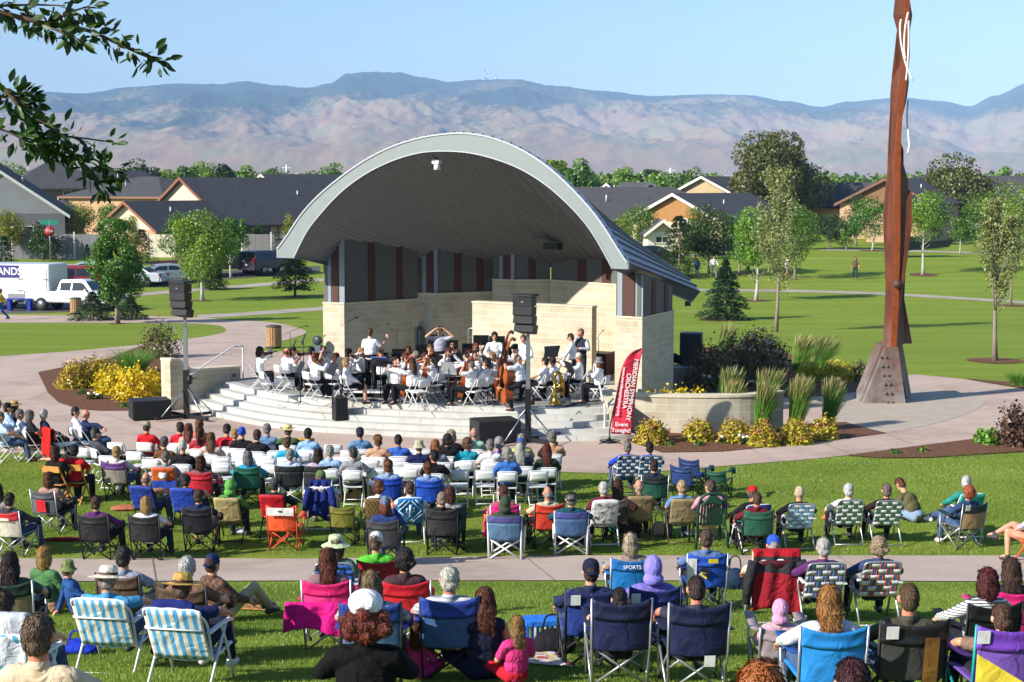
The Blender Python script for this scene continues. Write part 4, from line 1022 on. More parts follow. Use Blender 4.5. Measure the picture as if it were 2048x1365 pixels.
def grasses(px, yb, hpx, wpx, label, nblade=760, plume=True, lean=.12, group='tall feather grasses', bm=F_GRS, spread=.5):
 p = at(px, yb); s = FPX/p.y; H = hpx/s*1.16; W_ = wpx/s; rs.seed(int(px*3+yb))
 t = empty('feather_grass', p, 0, label, 'grass', group)
 def blades(n, h0, h1, wd, m, nm, z0=0.0):
  seg = 4; a = rs.uniform(0, 2*PI, n); r0 = rs.uniform(0, .22, n)*W_; out = rs.uniform(.05, 1, n)**.8*W_*spread; h = rs.uniform(h0, h1, n)*H
  V = np.empty((n, (seg+1)*2, 3)); ca, sa = np.cos(a), np.sin(a)
  ph = rs.uniform(0, PI, n)
  for i in range(seg+1):
   tt = z0+(1-z0)*i/seg; rr = r0+(out-r0*.3)*tt**2*.75
   c = np.stack([rr*ca+lean*H*tt**2, rr*sa, h*tt-.10*h*tt**3*(out/W_)], 1); ww = wd*(1-.8*(i/seg)) if nm == 'blades' else wd*math.sin(PI*(.15+.8*i/seg))
   o = np.stack([np.cos(ph), np.sin(ph), np.zeros(n)], 1)*ww*.5
   V[:,2*i] = c-o; V[:,2*i+1] = c+o
  F = []
  base = (np.arange(n)*(seg+1)*2)[:,None]
  idx = np.concatenate([base+np.array([[2*i, 2*i+1, 2*i+3, 2*i+2]]) for i in range(seg)], 1).reshape(-1)
  me = bpy.data.meshes.new(nm); me.vertices.add(n*(seg+1)*2); me.vertices.foreach_set('co', V.reshape(-1))
  me.loops.add(len(idx)); me.loops.foreach_set('vertex_index', idx.astype(np.int32)); me.polygons.add(n*seg); me.polygons.foreach_set('loop_start', np.arange(0, n*seg*4, 4, dtype=np.int32)); me.update(calc_edges=True)
  at2 = me.attributes.new('shade', 'FLOAT', 'FACE'); at2.data.foreach_set('value', np.repeat(rs.uniform(0,1,n), seg).astype(np.float32)); me.materials.append(m); link(nm, me, t)
 blades(nblade, .5, .92, .02, bm, 'blades')
 if plume: blades(nblade//4, .78, 1.04, .03, F_PLM, 'plumes', .68)
for i, (px, yb, h, w) in enumerate([(1456, 862, 92, 54), (1522, 868, 94, 56), (1590, 866, 104, 62), (1656, 858, 92, 56)]):
 grasses(px, yb, h, w, 'tall feather grass clump, %s in front of the retaining wall' % ['first from the left', 'second from the left', 'third from the left', 'last on the right'][i])
for i, (px, yb, h, w) in enumerate([(1452, 800, 58, 58), (1532, 800, 56, 70)]):
 grasses(px, yb+20, h+20, w, 'shorter feather grass behind the retaining wall, %s' % ['left clump', 'right clump'][i], 560)
for i, (px, yb, h, w) in enumerate([(1440, 730, 76, 46), (1598, 742, 66, 64), (1640, 742, 64, 64)]):
 grasses(px, yb, h, w, ['feather grass beside the black speaker stack', 'dark shaded feather grass in the rear bed, left one', 'dark shaded feather grass in the rear bed, right one'][i], 420, True, .25)
grasses(268, 748, 52, 110, 'broad soft green grass clump in the left bed', 900, False, 0, 'green grass clumps', F_GRS, .62)
grasses(2038, 772, 30, 70, 'green arching grass clump at the right edge by the walk', 600, False, 0, 'green grass clumps', F_GRS, .62)
def flowers(px, yb, wpx, label, n=10):
 p = at(px, yb); s = FPX/p.y; t = empty('daisy_clump', p, 0, label, 'flowers', 'white daisies in the beds'); rs.seed(int(px))
 k = 160; C = rs.uniform(-1, 1, (k,3))*np.array([wpx/s/2, .15, .07])+np.array([0,0,.1]); link('leaves', leaf_mesh('leaves', C, unit(k), unit(k)+np.array([0,0,1]), .08, .06, rs.uniform(0,1,k), F_DARK), t)
 for j in range(n):
  mb = MB(); x, y = rnd.uniform(-1,1)*wpx/s/2, rnd.uniform(-.15,.1)
  mb.lathe([(.0,.0), (.035,.0), (.05,.03), (.03,.05), (.0,.055)], 8, (x, y, .16+rnd.uniform(0,.08)), None, False); mb.obj('flower', mat('#f0efe8', .8, key='petal_white'), t)
flowers(190, 800, 30, 'white daisies in the left bed, clump near the middle', 5); flowers(240, 802, 20, 'white daisies in the left bed below the golden shrub', 3)
flowers(1455, 888, 30, 'white daisies under the third spirea of the wall row', 6); flowers(1490, 890, 26, 'white daisies right of the third spirea of the wall row', 7)
flowers(1615, 772, 18, 'white flowers at the edge of the rear bed, left clump', 3); flowers(1655, 775, 20, 'white flowers at the edge of the rear bed, right clump', 4)
for i, (px, yb) in enumerate([(1338, 893), (1398, 893), (1845, 905), (1790, 909), (250, 815), (165, 790)]):
 shrub(px, yb, 12, 26, F_MID, 'tiny low green plant in the mulch, %s' % ['left end of the wall bed', 'middle of the wall bed', 'right bed by the walk', 'left tip of the right bed', 'front of the left bed', 'left side of the left bed'][i], 'ground_plant', 120, .06, None, None, 'plant')
def near_branch(path, Y, leaves, label, sub=(), seed=1):
 rs.seed(seed); rr = random.Random(seed)
 P = [aty(x, y, Y+dy) for x, y, dy in path]; t = empty('tree_branch', P[0], 0, label, 'branch', 'branches of a near tree')
 mb = MB(); c = [Vector(q) for q in curve([tuple(p-P[0]) for p in P], 6)]
 mb.tube(c, [.011*(1-.8*i/len(c))+.002 for i in range(len(c))], 7); mb.obj('twig', mat('#5b4636', .9, key='twig_bark'), t)
 C, D, Nn = [], [], []
 for sx in sub:
  Q = [Vector(aty(x, y, Y+dy))-P[0] for x, y, dy in sx]; cc = [Vector(q) for q in curve([tuple(q) for q in Q], 5)]
  mb = MB(); mb.tube(cc, [.005*(1-.7*i/len(cc))+.0015 for i in range(len(cc))], 6); mb.obj('twig', mat('#5b4636', .9, key='twig_bark'), t); c += cc
 for k in range(leaves):
  b_ = c[rr.randrange(len(c))]; off = Vector((rr.gauss(0,1), rr.gauss(0,.8), rr.gauss(-.25,1))).normalized(); l = rr.uniform(.04, .075)
  d = (off+Vector((.5,0,-.25))).normalized(); C.append(b_+d*(l*.75+rr.uniform(0,.035))); D.append(d); Nn.append(Vector((rr.gauss(0,1), rr.gauss(-.5,1), rr.gauss(.3,1))))
 V, F = [], []
 for p, d, nn in zip(C, D, Nn):
  s = d.cross(nn).normalized(); u = s.cross(d); l = rr.uniform(.048,.08); w_ = l*.21; n0 = len(V)
  V += [p-d*l*.5, p-d*l*.15+s*w_+u*w_*.3, p+d*l*.2+s*w_*.8+u*w_*.3, p+d*l*.5, p+d*l*.2-s*w_*.8+u*w_*.3, p-d*l*.15-s*w_+u*w_*.3, p+d*l*.02]
  F += [(n0, n0+1, n0+6), (n0+1, n0+2, n0+6), (n0+2, n0+3, n0+6), (n0+3, n0+4, n0+6), (n0+4, n0+5, n0+6), (n0+5, n0, n0+6)]
 me = bpy.data.meshes.new('leaves'); me.from_pydata([tuple(v) for v in V], [], F); me.materials.append(foliage('#3f6420', '#1d3612', 'near_leaf', .25))
 a = me.attributes.new('shade', 'FLOAT', 'FACE'); a.data.foreach_set('value', np.repeat(rs.uniform(0,1,len(C)), 6).astype(np.float32)); link('leaves', me, t)
near_branch([(-120, 5, -.1), (0, 26, 0), (80, 45, 0), (170, 60, .1), (230, 85, .1), (280, 108, .1), (318, 122, .15)], 7.0, 250, 'leafy branch hanging into the sky at the upper left corner', [[(0, 12, 0), (70, 10, .1), (130, 12, .1)], [(90, 52, 0), (130, 68, -.1), (168, 84, -.1)], [(110, 40, 0), (150, 22, .1), (180, 12, .1)]], 3)
near_branch([(-120, 140, 0), (0, 175, 0), (40, 215, 0), (80, 270, .1), (130, 300, .1), (180, 340, .1), (205, 375, .15)], 7.0, 380, 'long leafy branch drooping in front of the hills at the left edge', [[(-60, 240, 0), (10, 262, 0), (60, 285, 0), (120, 300, .1)], [(90, 270, .1), (150, 275, .1), (225, 285, .1)], [(130, 305, .1), (190, 320, .1), (232, 345, .1)], [(10, 190, 0), (45, 190, .1), (60, 205, .1)], [(40, 240, 0), (60, 235, 0), (120, 262, 0)]], 8)
m_shin = mat('#47474a', .9, 0, .16, 1.5, .5, 6, key='roof_shingles'); m_glass = mat('#2c343c', .15, 0, .1, 2, 0, spec=.6, key='window_glass'); m_wtrim = mat('#dcd8cc', .6, 0, .05, 5, .02, key='house_trim')
def siding(hexc, vert=False):
 kk = ('siding', hexc, vert)
 if kk in _M: return _M[kk]
 m, nt, b = newmat('siding_'+hexc); c = lin(hexc); tc = nt.nodes.new('ShaderNodeTexCoord')
 wv = N(nt, 'ShaderNodeTexWave', Scale=1.1 if vert else 1.6); wv.bands_direction = 'X' if vert else 'Z'; wv.wave_profile = 'SAW'; nt.links.new(tc.outputs['Object'], wv.inputs['Vector'])
 col = mixc(nt, .5, ramp(nt, wv.outputs['Fac'], [(.0, tuple(x*.8 for x in c)), (.15, c)]), ramp(nt, noi(nt, .8, 5), [(.3, tuple(x*.85 for x in c)), (.7, tuple(min(1,x*1.1) for x in c))]))
 nt.links.new(col, b.inputs['Base Color']); b.inputs['Roughness'].default_value = .85; bump(nt, b, wv.outputs['Fac'], .3, .02); _M[kk] = m; return m
def house(label, px, Y, W, D, wall, ridge, rot, wallc, gablec, trimc='#dcd8cc', hip=False, wins=(), name='house', over=.5, z0=None, extra=None, low=None):
 """ridge runs along local y; gable end faces local -y. wins: (face, u, z, w, h), face f/r/l"""
 p = gat(px, Y)
 if z0 is not None: p.z = z0
 t = empty(name, p, rot, label, 'house', 'houses beyond the park')
 w2, d2 = W/2, D/2; mw = siding(wallc); mg = siding(gablec, True); mt = mat(trimc, .6, 0, .05, 5, .02)
 mb = MB(); mb.add([(-w2,-d2,-1), (w2,-d2,-1), (w2,d2,-1), (-w2,d2,-1), (-w2,-d2,wall), (w2,-d2,wall), (w2,d2,wall), (-w2,d2,wall)], [(0,1,5,4), (1,2,6,5), (2,3,7,6), (3,0,4,7)])
 mb.obj('wall', mw, t)
 o = over; k = (ridge-wall)/w2; ze = wall-o*k; th = .16
 if not hip:
  for s in (-1, 1):
   if s > 0: pass
  for y, f in ((-d2, 0), (d2, 1)):
   mb = MB(); q = [(-w2, y, wall), (w2, y, wall), (0, y, ridge)]; mb.add(q if not f else q[::-1], [(0,1,2)]); mb.obj('gable', mg, t)
  rf = MB()
  for s in (-1, 1):
   a = [(s*(w2+o), -d2-o, ze), (s*(w2+o), d2+o, ze), (0, d2+o, ridge), (0, -d2-o, ridge)]
   if s < 0: a = a[::-1]
   rf.add([(x,y,z+th) for x,y,z in a]+a, [(0,1,2,3), (7,6,5,4)])
   rf.add([a[0], a[1], (a[1][0],a[1][1],a[1][2]+th), (a[0][0],a[0][1],a[0][2]+th)], [(0,1,2,3)])
  roof = rf.obj('roof', m_shin, t)
  for s in (-1, 1):       # barge boards along the gable edges
   mb = MB(); y = -d2-o-.02
   mb.prism([(s*(w2+o), y, ze-.12), (0, y, ridge-.12), (0, y, ridge+th+.02), (s*(w2+o), y, ze+th+.02)], (0,-.06,0), (0,0,0)); mb.obj('barge_board', mt, t)
 else:
  rr = max(.3, d2-w2); q = [(-w2-o,-d2-o,ze), (w2+o,-d2-o,ze), (w2+o,d2+o,ze), (-w2-o,d2+o,ze), (0,-rr,ridge), (0,rr,ridge)]
  rf = MB(); rf.add(q, [(0,1,4), (1,2,5,4), (2,3,5), (3,0,4,5), (0,3,2,1)]); roof = rf.obj('roof', m_shin, t)
  mb = MB()
  for a, b_ in ((0,1), (1,2), (3,0)):
   A, B = Vector(q[a]), Vector(q[b_]); mb.box((A+B)/2+Vector((0,0,-.1)), ((B-A).length+.05, .06, .2), math.atan2((B-A).y, (B-A).x))
  mb.obj('fascia', mt, t)
 for x, y in ((w2*.4, -d2*.2), (-w2*.5, d2*.1)):
  zz = ridge-abs(x)*k if not hip else wall+(ridge-wall)*.55
  mb = MB(); mb.tube([(x,y,zz-.2), (x,y,zz+.55)], .06, 6); c = mb.obj('vent_pipe', m_white, roof)
 for f, u, z, w_, h in wins:
  if f == 'f': c, rz = (u, -d2, z), 0
  elif f == 'r': c, rz = (w2, u, z), PI/2
  else: c, rz = (-w2, u, z), -PI/2
  M = Matrix.Rotation(rz, 3, 'Z'); c = Vector(c)
  mb = MB()
  for dx, dz, sx, sz2 in ((-w_/2, 0, .09, h+.09), (w_/2, 0, .09, h+.09), (0, -h/2, w_, .09), (0, h/2, w_, .09), (0, 0, .05, h)): mb.box(c+M@Vector((dx,-.05,dz)), (sx,.1,sz2), M=M)
  fr = mb.obj('window', m_wtrim, t); mb = MB(); mb.box(c+M@Vector((0,-.015,0)), (w_,.03,h), M=M); mb.obj('pane', m_glass, fr)
 return t
house('grey gabled house at the left edge with white trim', -8, 152, 13.5, 12, 3.4, 8.0, R(12), '#6c6d70', '#8e9094', '#d8d8d6', False, [('f', -2.6, 4.4, 1.6, 1.5), ('f', 3.0, 1.7, 1.9, 1.1)])
house('brown two storey hip roofed house behind the grey gable', 112, 196, 12, 12, 5.6, 9.0, R(20), '#8a7762', '#8a7762', '#4c4038', True, [('f', -3.6, 4.6, .9, .9), ('f', 1.0, 4.6, .9, .9), ('f', 4.4, 4.2, .9, 1.8), ('l', 2.0, 4.6, 1.4, 1.4)])
house('low dark roofed wing in front of the brown two storey house', 150, 186, 7, 7, 2.8, 4.7, R(20), '#9a8368', '#9a8368', '#4c4038', True)
house('brown gabled upper house right of the two storey house', 232, 205, 8, 9, 5.2, 7.4, R(-35), '#a4876a', '#7c5a40', '#6a4a36', False, [('f', 0, 4.0, 1.2, 1.6)])
house('orange tan house with long low hip roof in the left middle', 300, 186, 12, 15, 4.6, 6.7, R(60), '#bc9872', '#bc9872', '#8a6248', True, [('f', 1.2, 4.0, 1.6, 1.3)])
house('large tan house with cream gable and long dark roof', 606, 173, 13.5, 32, 2.0, 6.4, R(-40), '#bd9672', '#e0ccb0', '#8a5a40', False, [('f', -.6, 2.6, 1.1, 1.7), ('r', -12, 1.0, 3.0, 1.5)])
house('small tan garage with cream gable in front of the large tan house', 335, 151, 7.2, 10, 2.0, 4.4, R(-32), '#be9874', '#e2cdb2', '#8a5a40', False)
house('dark roofed house wing with white gable edge left of the arch', 690, 204, 11, 26, 3.4, 6.9, R(-42), '#9a6a4a', '#d8c4a4', '#e2d8c4', False, [('r', -6, 1.6, 2.4, 1.5)])
house('wide dark hip roofed house right of the arch', 1240, 168, 13, 24, 2.6, 5.6, R(82), '#8c8278', '#55575c', '#55575c', True)
house('brown and cream gabled house in the middle right', 1424, 162, 10.5, 15, 2.3, 4.9, R(-36), '#d8c49c', '#a87844', '#e4dcc8', False, [('f', 1, 2.0, .9, 1.2)])
house('dark grey gabled house behind the wide hip roof', 1272, 190, 8, 14, 3.0, 5.9, R(8), '#5c5e64', '#50525a', '#7a7c84', False)
house('little white gabled dormer house above the hip roof', 1216, 182, 3.6, 5, 4.2, 5.8, R(-8), '#dcd6c8', '#dcd6c8', '#ece6da', False)
house('cream gabled house at the left foot of the huge tree', 1450, 196, 8, 14, 4.6, 6.6, R(-30), '#dccba8', '#c0a880', '#ece4d2', False)
house('small cream garden shed gable by the grey fence', 1318, 150, 2.6, 3, 1.7, 2.7, R(5), '#e2dac6', '#c8b690', '#f0ead8', False, [('f', 0, 1.0, 1.2, .6)])
house('brown gabled tan house left of the sculpture', 1812, 180, 10, 18, 3.8, 6.3, R(-28), '#bf9f78', '#86603f', '#7a5238', False)
house('tan house wing with brown gable touching the sculpture', 1815, 168, 6, 10, 3.0, 4.6, R(-28), '#bf9f78', '#86603f', '#7a5238', False)
house('dark long roofed house right of the huge tree', 1668, 196, 11, 18, 3.2, 5.9, R(62), '#b08c60', '#d8c8a8', '#e0d4bc', False)
house('dark hip roofed house right of the sculpture', 1850, 215, 11, 18, 3.6, 6.6, R(80), '#6a5c50', '#6a5c50', '#55575c', True)
house('dark roofed house behind the right trees', 2010, 215, 11, 22, 3.6, 6.8, R(75), '#6a5c50', '#dcd0b8', '#e2d8c4', False)
house('flat silver roofed shed beyond the right lawn', 1690, 206, 14, 6, 2.4, 3.0, R(86), '#8c2f26', '#9a9ea2', '#b2b6ba', False, name='shed')
house('dark red barn behind the parked boats', 1895, 200, 8, 8, 2.6, 4.0, R(70), '#7c2c26', '#7c2c26', '#c8c8c8', False, name='barn')
def fence(label, pts, h, hexc, posts=True):
 P = [gat(x, Y) for x, Y in pts]; t = empty('vinyl_fence', P[0], 0, label, 'fence'); m = mat(hexc, .6, 0, .06, 1.2, .05, 12)
 mb = MB()
 for i in range(len(P)-1):
  a, b_ = P[i]-P[0], P[i+1]-P[0]; d = b_-a; n = Vector((-d.y, d.x, 0)).normalized()*.03; K = max(1, int(d.length/.6))
  for k in range(K):
   p, q = a+d*(k/K+.01/d.length), a+d*((k+1)/K-.01/d.length); mb.prism([p, q, q+Vector((0,0,h)), p+Vector((0,0,h))], -n, n)
 tag(mb.obj('fence_panel', m, t), kind='stuff')
 for i in range(len(P)-1):
  a, b_ = P[i]-P[0], P[i+1]-P[0]; d = b_-a; K = max(1, int(d.length/2.4))
  for k in range(K+1):
   p = a+d*(k/K); mb = MB(); mb.box(p+Vector((0,0,h/2+.05)), (.13,.13,h+.1)); mb.lathe([(.1,0), (.1,.03), (.02,.11)], 4, p+Vector((0,0,h+.1))); mb.obj('post', mat('#d6d2c6', .5, key='fence_post') if posts else m, t)
fence('long grey vinyl fence along the left side of the park', [(-40, 139), (90, 138.5), (210, 138)], 2.15, '#77767a')
fence('cream vinyl fence in front of the small tan garage', [(296, 140), (350, 140)], 2.0, '#e2d8be')
fence('grey vinyl fence behind the dark pickup and van', [(484, 139), (662, 138)], 2.1, '#706e6e')
fence('short grey fence by the cream garden shed', [(1296, 152), (1345, 151)], 1.6, '#77797c')
fence('white rail fence beyond the right lawn', [(1600, 190), (1680, 190)], 1.5, '#d8d4cc')
m_tyre = mat('#1c1c1e', .85, key='tyre_rubber'); m_rim = mat('#9a9ca0', .35, .7, key='wheel_rim'); m_cgl = mat('#20272e', .08, 0, .05, 2, 0, spec=.7, key='car_glass'); m_red = mat('#a01410', .3, key='tail_lamp'); m_lamp = mat('#e8e8e2', .2, key='head_lamp'); m_chr = mat('#c8cacc', .2, .9, key='chrome')
def carpaint(h): return mat(h, .3, .25, .03, 3, 0, spec=.6, key='car_paint_'+h)
def vehicle(kind, px, yb, rz, hexc, label, name, cat='car', pl=True, paint2=None):
 """local x forward; built around the ground point at the middle of the vehicle"""
 p = at(px, yb); t = empty(name, p, rz, label, cat, 'cars parked beyond the bandshell'); body = carpaint(hexc)
 S = {'sedan': dict(L=4.8, W=1.82, prof=[(-2.4,.35), (-2.42,.75), (-2.3,.98), (-1.55,1.02), (-.9,1.40), (.1,1.45), (.55,1.40), (1.25,1.0), (2.1,.86), (2.38,.68), (2.4,.35)], belt=.98, cab=[(-1.5,.99), (-.9,1.36), (.1,1.41), (.5,1.36), (1.2,.98)], r=.33, wx=(-1.42, 1.45)),
         'suv': dict(L=4.9, W=1.95, prof=[(-2.4,.5), (-2.45,.95), (-2.4,1.1), (-2.2,1.82), (-1.9,1.88), (.3,1.86), (.6,1.80), (1.25,1.2), (2.2,1.08), (2.42,.85), (2.45,.5)], belt=1.12, cab=[(-2.28,1.14), (-2.1,1.74), (.25,1.78), (.55,1.72), (1.1,1.16)], r=.39, wx=(-1.45, 1.5)),
         'pickup': dict(L=5.7, W=1.98, prof=[(-2.85,.55), (-2.88,1.15), (-2.8,1.2), (-.75,1.2), (-.7,1.3), (-.55,1.86), (.85,1.88), (1.05,1.82), (1.6,1.25), (2.6,1.16), (2.82,.95), (2.85,.5)], belt=1.22, cab=[(-.62,1.25), (-.5,1.78), (.85,1.80), (1.0,1.75), (1.5,1.24)], r=.41, wx=(-1.75, 1.85))}[kind]
 W2 = S['W']/2; prof = S['prof']; bt = S['belt']
 def yw(z): return W2 if z <= bt else W2-.28*(z-bt)/(.75)
 mb = MB(); n = len(prof)
 lower = [(x, min(z, bt)) for x, z in prof]
 L_ = [Vector((x, -yw(z), z)) for x, z in prof]; R_ = [Vector((x, yw(z), z)) for x, z in prof]
 base = len(mb.v); mb.v += [tuple(v) for v in L_]+[tuple(v) for v in R_]
 for i in range(n-1): mb.f.append((i, i+1, n+i+1, n+i)); mb.m.append(0)
 mb.f.append((n-1, 0, n, 2*n-1)); mb.m.append(0)
 from mathutils.geometry import tessellate_polygon as tp
 for tri in tp([[Vector((x, z, 0)) for x, z in prof]]):
  mb.f.append(tuple(tri)); mb.f.append(tuple(n+i for i in tri[::-1])); mb.m += [0, 0]
 bo = mb.obj('body', body, t)
 bm = bmesh.new(); bm.from_mesh(bo.data); bmesh.ops.recalc_face_normals(bm, faces=bm.faces[:]); bmesh.ops.bevel(bm, geom=[e for e in bm.edges if len(e.link_faces) == 2 and e.calc_face_angle(0) > .6], offset=.05, segments=2, affect='EDGES'); bm.to_mesh(bo.data); bm.free()
 cab = S['cab']
 for sgn in (-1, 1):       # side glass in two panes
  x0, x1 = cab[0][0], cab[-1][0]; mid = (cab[1][0]+cab[-2][0])/2
  top = cab[1:-1]; zt = max(z for _, z in cab)
  for seg, (xa, xb) in enumerate(((x0+.12, mid-.04), (mid+.04, x1-.1))):
   def ztop(x):
    for i in range(len(cab)-1):
     if cab[i][0] <= x <= cab[i+1][0]: return cab[i][1]+(cab[i+1][1]-cab[i][1])*(x-cab[i][0])/(cab[i+1][0]-cab[i][0])
    return zt
   xs = [xa+(xb-xa)*i/6 for i in range(7)]; pts = [(x, max(bt+.04, ztop(x)-.06)) for x in xs]; poly = [(xa, bt+.03), (xb, bt+.03)]+pts[::-1]
   mb = MB(); mb.prism([(x, sgn*(yw(z)-.02), z) for x, z in poly], (0,-.03,0), (0,.03,0)); mb.obj('side_window', m_cgl, t)
 def pane(i, j, nm):
  a, b_ = prof[i], prof[j]; da = Vector((b_[0]-a[0], 0, b_[1]-a[1])); nn = Vector((-da.z, 0, da.x)).normalized()*.012
  A = Vector((a[0], 0, a[1]))+da*.1+nn; B = Vector((a[0], 0, a[1]))+da*.92+nn
  mb = MB(); mb.add([(A.x, -yw(A.z)+.14, A.z), (A.x, yw(A.z)-.14, A.z), (B.x, yw(B.z)-.12, B.z), (B.x, -yw(B.z)+.12, B.z)], [(0,1,2,3)]); mb.obj(nm, m_cgl, t)
 pane(*{'sedan': (6, 7), 'suv': (6, 7), 'pickup': (7, 8)}[kind], 'windscreen'); pane(*{'sedan': (3, 4), 'suv': (2, 3), 'pickup': (4, 5)}[kind], 'rear_window')
 for x in S['wx']:
  for s in (-1, 1):
   mb = MB(); M = Matrix.Rotation(PI/2, 3, 'X'); r = S['r']; mb.lathe([(r*.6,-.12), (r*.95,-.12), (r,-.07), (r,.07), (r*.95,.12), (r*.6,.12)], 18, (x, s*(W2-.1), r), M); wh = mb.obj('wheel', m_tyre, t)
   mb = MB(); mb.lathe([(.0,-.13), (r*.62,-.13), (r*.62,.13), (.0,.13)], 14, (x, s*(W2-.1), r), M, False); mb.obj('rim', m_rim, wh)
 xr, xf = -S['L']/2, S['L']/2
 zl = {'sedan': .85, 'suv': 1.15, 'pickup': 1.0}[kind]
 for s in (-1, 1):
  mb = MB(); mb.box((xr+.02, s*(W2-.16), zl), (.1, .26, .2 if kind == 'sedan' else .36)); mb.obj('tail_lamp', m_red, t)
  mb = MB(); mb.box((xf-.1, s*(W2-.25), zl-.12), (.16, .36, .16)); mb.obj('headlight', m_lamp, t)
  mb = MB(); mb.box((cab[-1][0]-.25, s*(W2+.1), bt+.08), (.1, .2, .14)); mb.obj('mirror', body, t)
  if kind != 'sedan' or True:
   mb = MB(); mb.box((-.05, s*(W2+.005), .78), (.16, .02, .03)); mb.obj('door_handle', m_chr, t)
 mb = MB(); mb.box((xr-.03, 0, .5), (.12, S['W']-.1, .2)); mb.obj('rear_bumper', m_chr if kind == 'pickup' else (paint2 or body), t)
 mb = MB(); mb.box((xf+.0, 0, .48), (.12, S['W']-.1, .22)); mb.obj('front_bumper', m_chr if kind == 'pickup' else (paint2 or body), t)
 if pl: mb = MB(); mb.box((xr-.045, 0, .78), (.03, .3, .15)); mb.obj('number_plate', m_white, t)
 if kind == 'pickup':
  mb = MB(); mb.box((-1.75, 0, 1.205), (1.95, 1.6, .02)); mb.obj('cargo_bed', m_black, t)
 return t
vehicle('pickup', 152, 621, R(-14), '#e4e6ea', 'white pickup truck hitched in front of the white trailer', 'pickup_truck', 'truck')
vehicle('sedan', 338, 566, R(22), '#aab4bc', 'silver sedan seen from behind, parked near the bright maple', 'parked_car')
vehicle('sedan', 268, 572, R(170), '#c8d0da', 'pale blue car mostly hidden behind the tall upright tree', 'parked_car')
vehicle('suv', 178, 573, R(178), '#8fa8a4', 'grey green van parked behind the white pickup', 'parked_van', 'van')
vehicle('pickup', 463, 551, R(38), '#3a3634', 'dark pickup truck with a pinkish rear parked behind the young maple', 'pickup_truck', 'truck')
vehicle('suv', 540, 548, R(52), '#4c4450', 'dark purple grey sport utility car beside the bandshell', 'parked_car')
vehicle('sedan', 1470, 510, R(5), '#20263a', 'dark blue car far off on the right lawn road', 'parked_car')
vehicle('sedan', 1305, 526, R(10), '#1c1e22', 'black car half hidden by the bandshell roof', 'parked_car')
vehicle('suv', 138, 584, R(178), '#8e1a1c', 'dark red car between the trailer and the white pickup', 'parked_car')
p = at(52, 618); tr = empty('cargo_trailer', p, R(-14), 'white enclosed cargo trailer with purple lettered panel at the left edge', 'trailer')
mb = MB(); mb.box((-1.2,0,1.65), (7.0,2.2,2.3)); b_ = mb.obj('body', carpaint('#dfe0e2'), tr); bv = b_.modifiers.new('bev', 'BEVEL'); bv.width = .12; bv.segments = 3
mb = MB(); mb.box((1.2,-1.115,1.55), (1.75,.03,1.95)); mb.obj('side_door', carpaint('#e6e6e6'), tr)
mb = MB(); mb.box((1.2,-1.13,.74), (3.4,.03,.5)); mb.obj('stone_guard', mat('#8d8d8b', .5, .4), tr)
for z in (1.2, 1.9):
 for x in (.36, 2.04): mb = MB(); mb.box((x,-1.15,z), (.3,.03,.05)); mb.obj('hinge', m_chr, tr)
mb = MB(); mb.box((-.55,-1.125,2.35), (1.6,.03,.75)); pn = mb.obj('sign_panel', mat('#3a2f80', .5, key='purple_sign'), tr)
def text(body, loc, rot, size, m, parent=None, name='lettering', ext=.004, bold=0.0, align='CENTER', font=None):
 cu = bpy.data.curves.new(name, 'FONT'); cu.body = body; cu.size = size; cu.extrude = ext; cu.align_x = align; cu.align_y = 'CENTER'; cu.offset = bold
 o = bpy.data.objects.new(name, cu); COL.objects.link(o); dg = bpy.context.evaluated_depsgraph_get(); me = bpy.data.meshes.new_from_object(o.evaluated_get(dg)); bpy.data.objects.remove(o); bpy.data.curves.remove(cu)
 me.name = name; me.materials.clear(); me.materials.append(m); o = bpy.data.objects.new(name, me); COL.objects.link(o); o.location = loc; o.rotation_euler = rot
 if parent: o.parent = parent
 return o
text('ANDS', (-.35,-1.15,2.33), (PI/2,0,0), .62, m_white, tr, bold=.012)
for x in (-1.6, -2.6):
 for s in (-1, 1): mb = MB(); mb.lathe([(.2,-.1), (.36,-.1), (.38,0), (.36,.1), (.2,.1)], 16, (x, s*1.12, .38), Matrix.Rotation(PI/2, 3, 'X')); mb.obj('wheel', m_tyre, tr)
mb = MB(); mb.tube([(2.3,0,.55), (3.3,0,.5)], .06, 8); mb.obj('tow_bar', m_black, tr)
p = at(40, 622); t = empty('blue_table', p, 0, 'blue covered folding table beside the trailer', 'table'); mb = MB(); mb.box((0,0,.72), (1.5,.6,.06)); mb.obj('tabletop', mat('#1f3fae', .6, key='blue_cover'), t)
for x in (-.6, .6): mb = MB(); mb.box((x,0,.36), (.2,.5,.7)); mb.obj('leg', mat('#1f3fae', .6, key='blue_cover'), t)
def trash(px, yb, label):
 p = at(px, yb); t = empty('litter_bin', p, 0, label, 'litter bin', 'slatted wooden litter bins'); s = 1.0
 mb = MB(); mb.lathe([(.26,.08), (.26,.85)], 20); mb.obj('liner', m_black, t)
 for k in range(18):
  a = 2*PI*k/18; mb = MB(); mb.box((.31*math.cos(a), .31*math.sin(a), .5), (.03,.085,.82), a); mb.obj('slat', mat('#b08a62', .8, 0, .2, 6, .2, key='bin_wood'), t)
 mb = MB(); mb.lathe([(.33,.9), (.34,.94), (.24,.98), (.14,.99)], 20); mb.obj('lid', mat('#4a443e', .6), t)
 mb = MB(); mb.lathe([(.3,.02), (.3,.07)], 20); mb.obj('base', m_black, t)
 return t
trash(548, 697, 'wooden slatted litter bin beside the stage'); trash(152, 629, 'wooden slatted litter bin in front of the white pickup')
p = gat(101, 134); t = empty('street_sign', p, 0, 'green street name sign on a post with a red stop sign at left', 'sign'); mb = MB(); mb.tube([(0,0,0), (0,0,3.6)], .04, 6); mb.obj('post', m_steel, t)
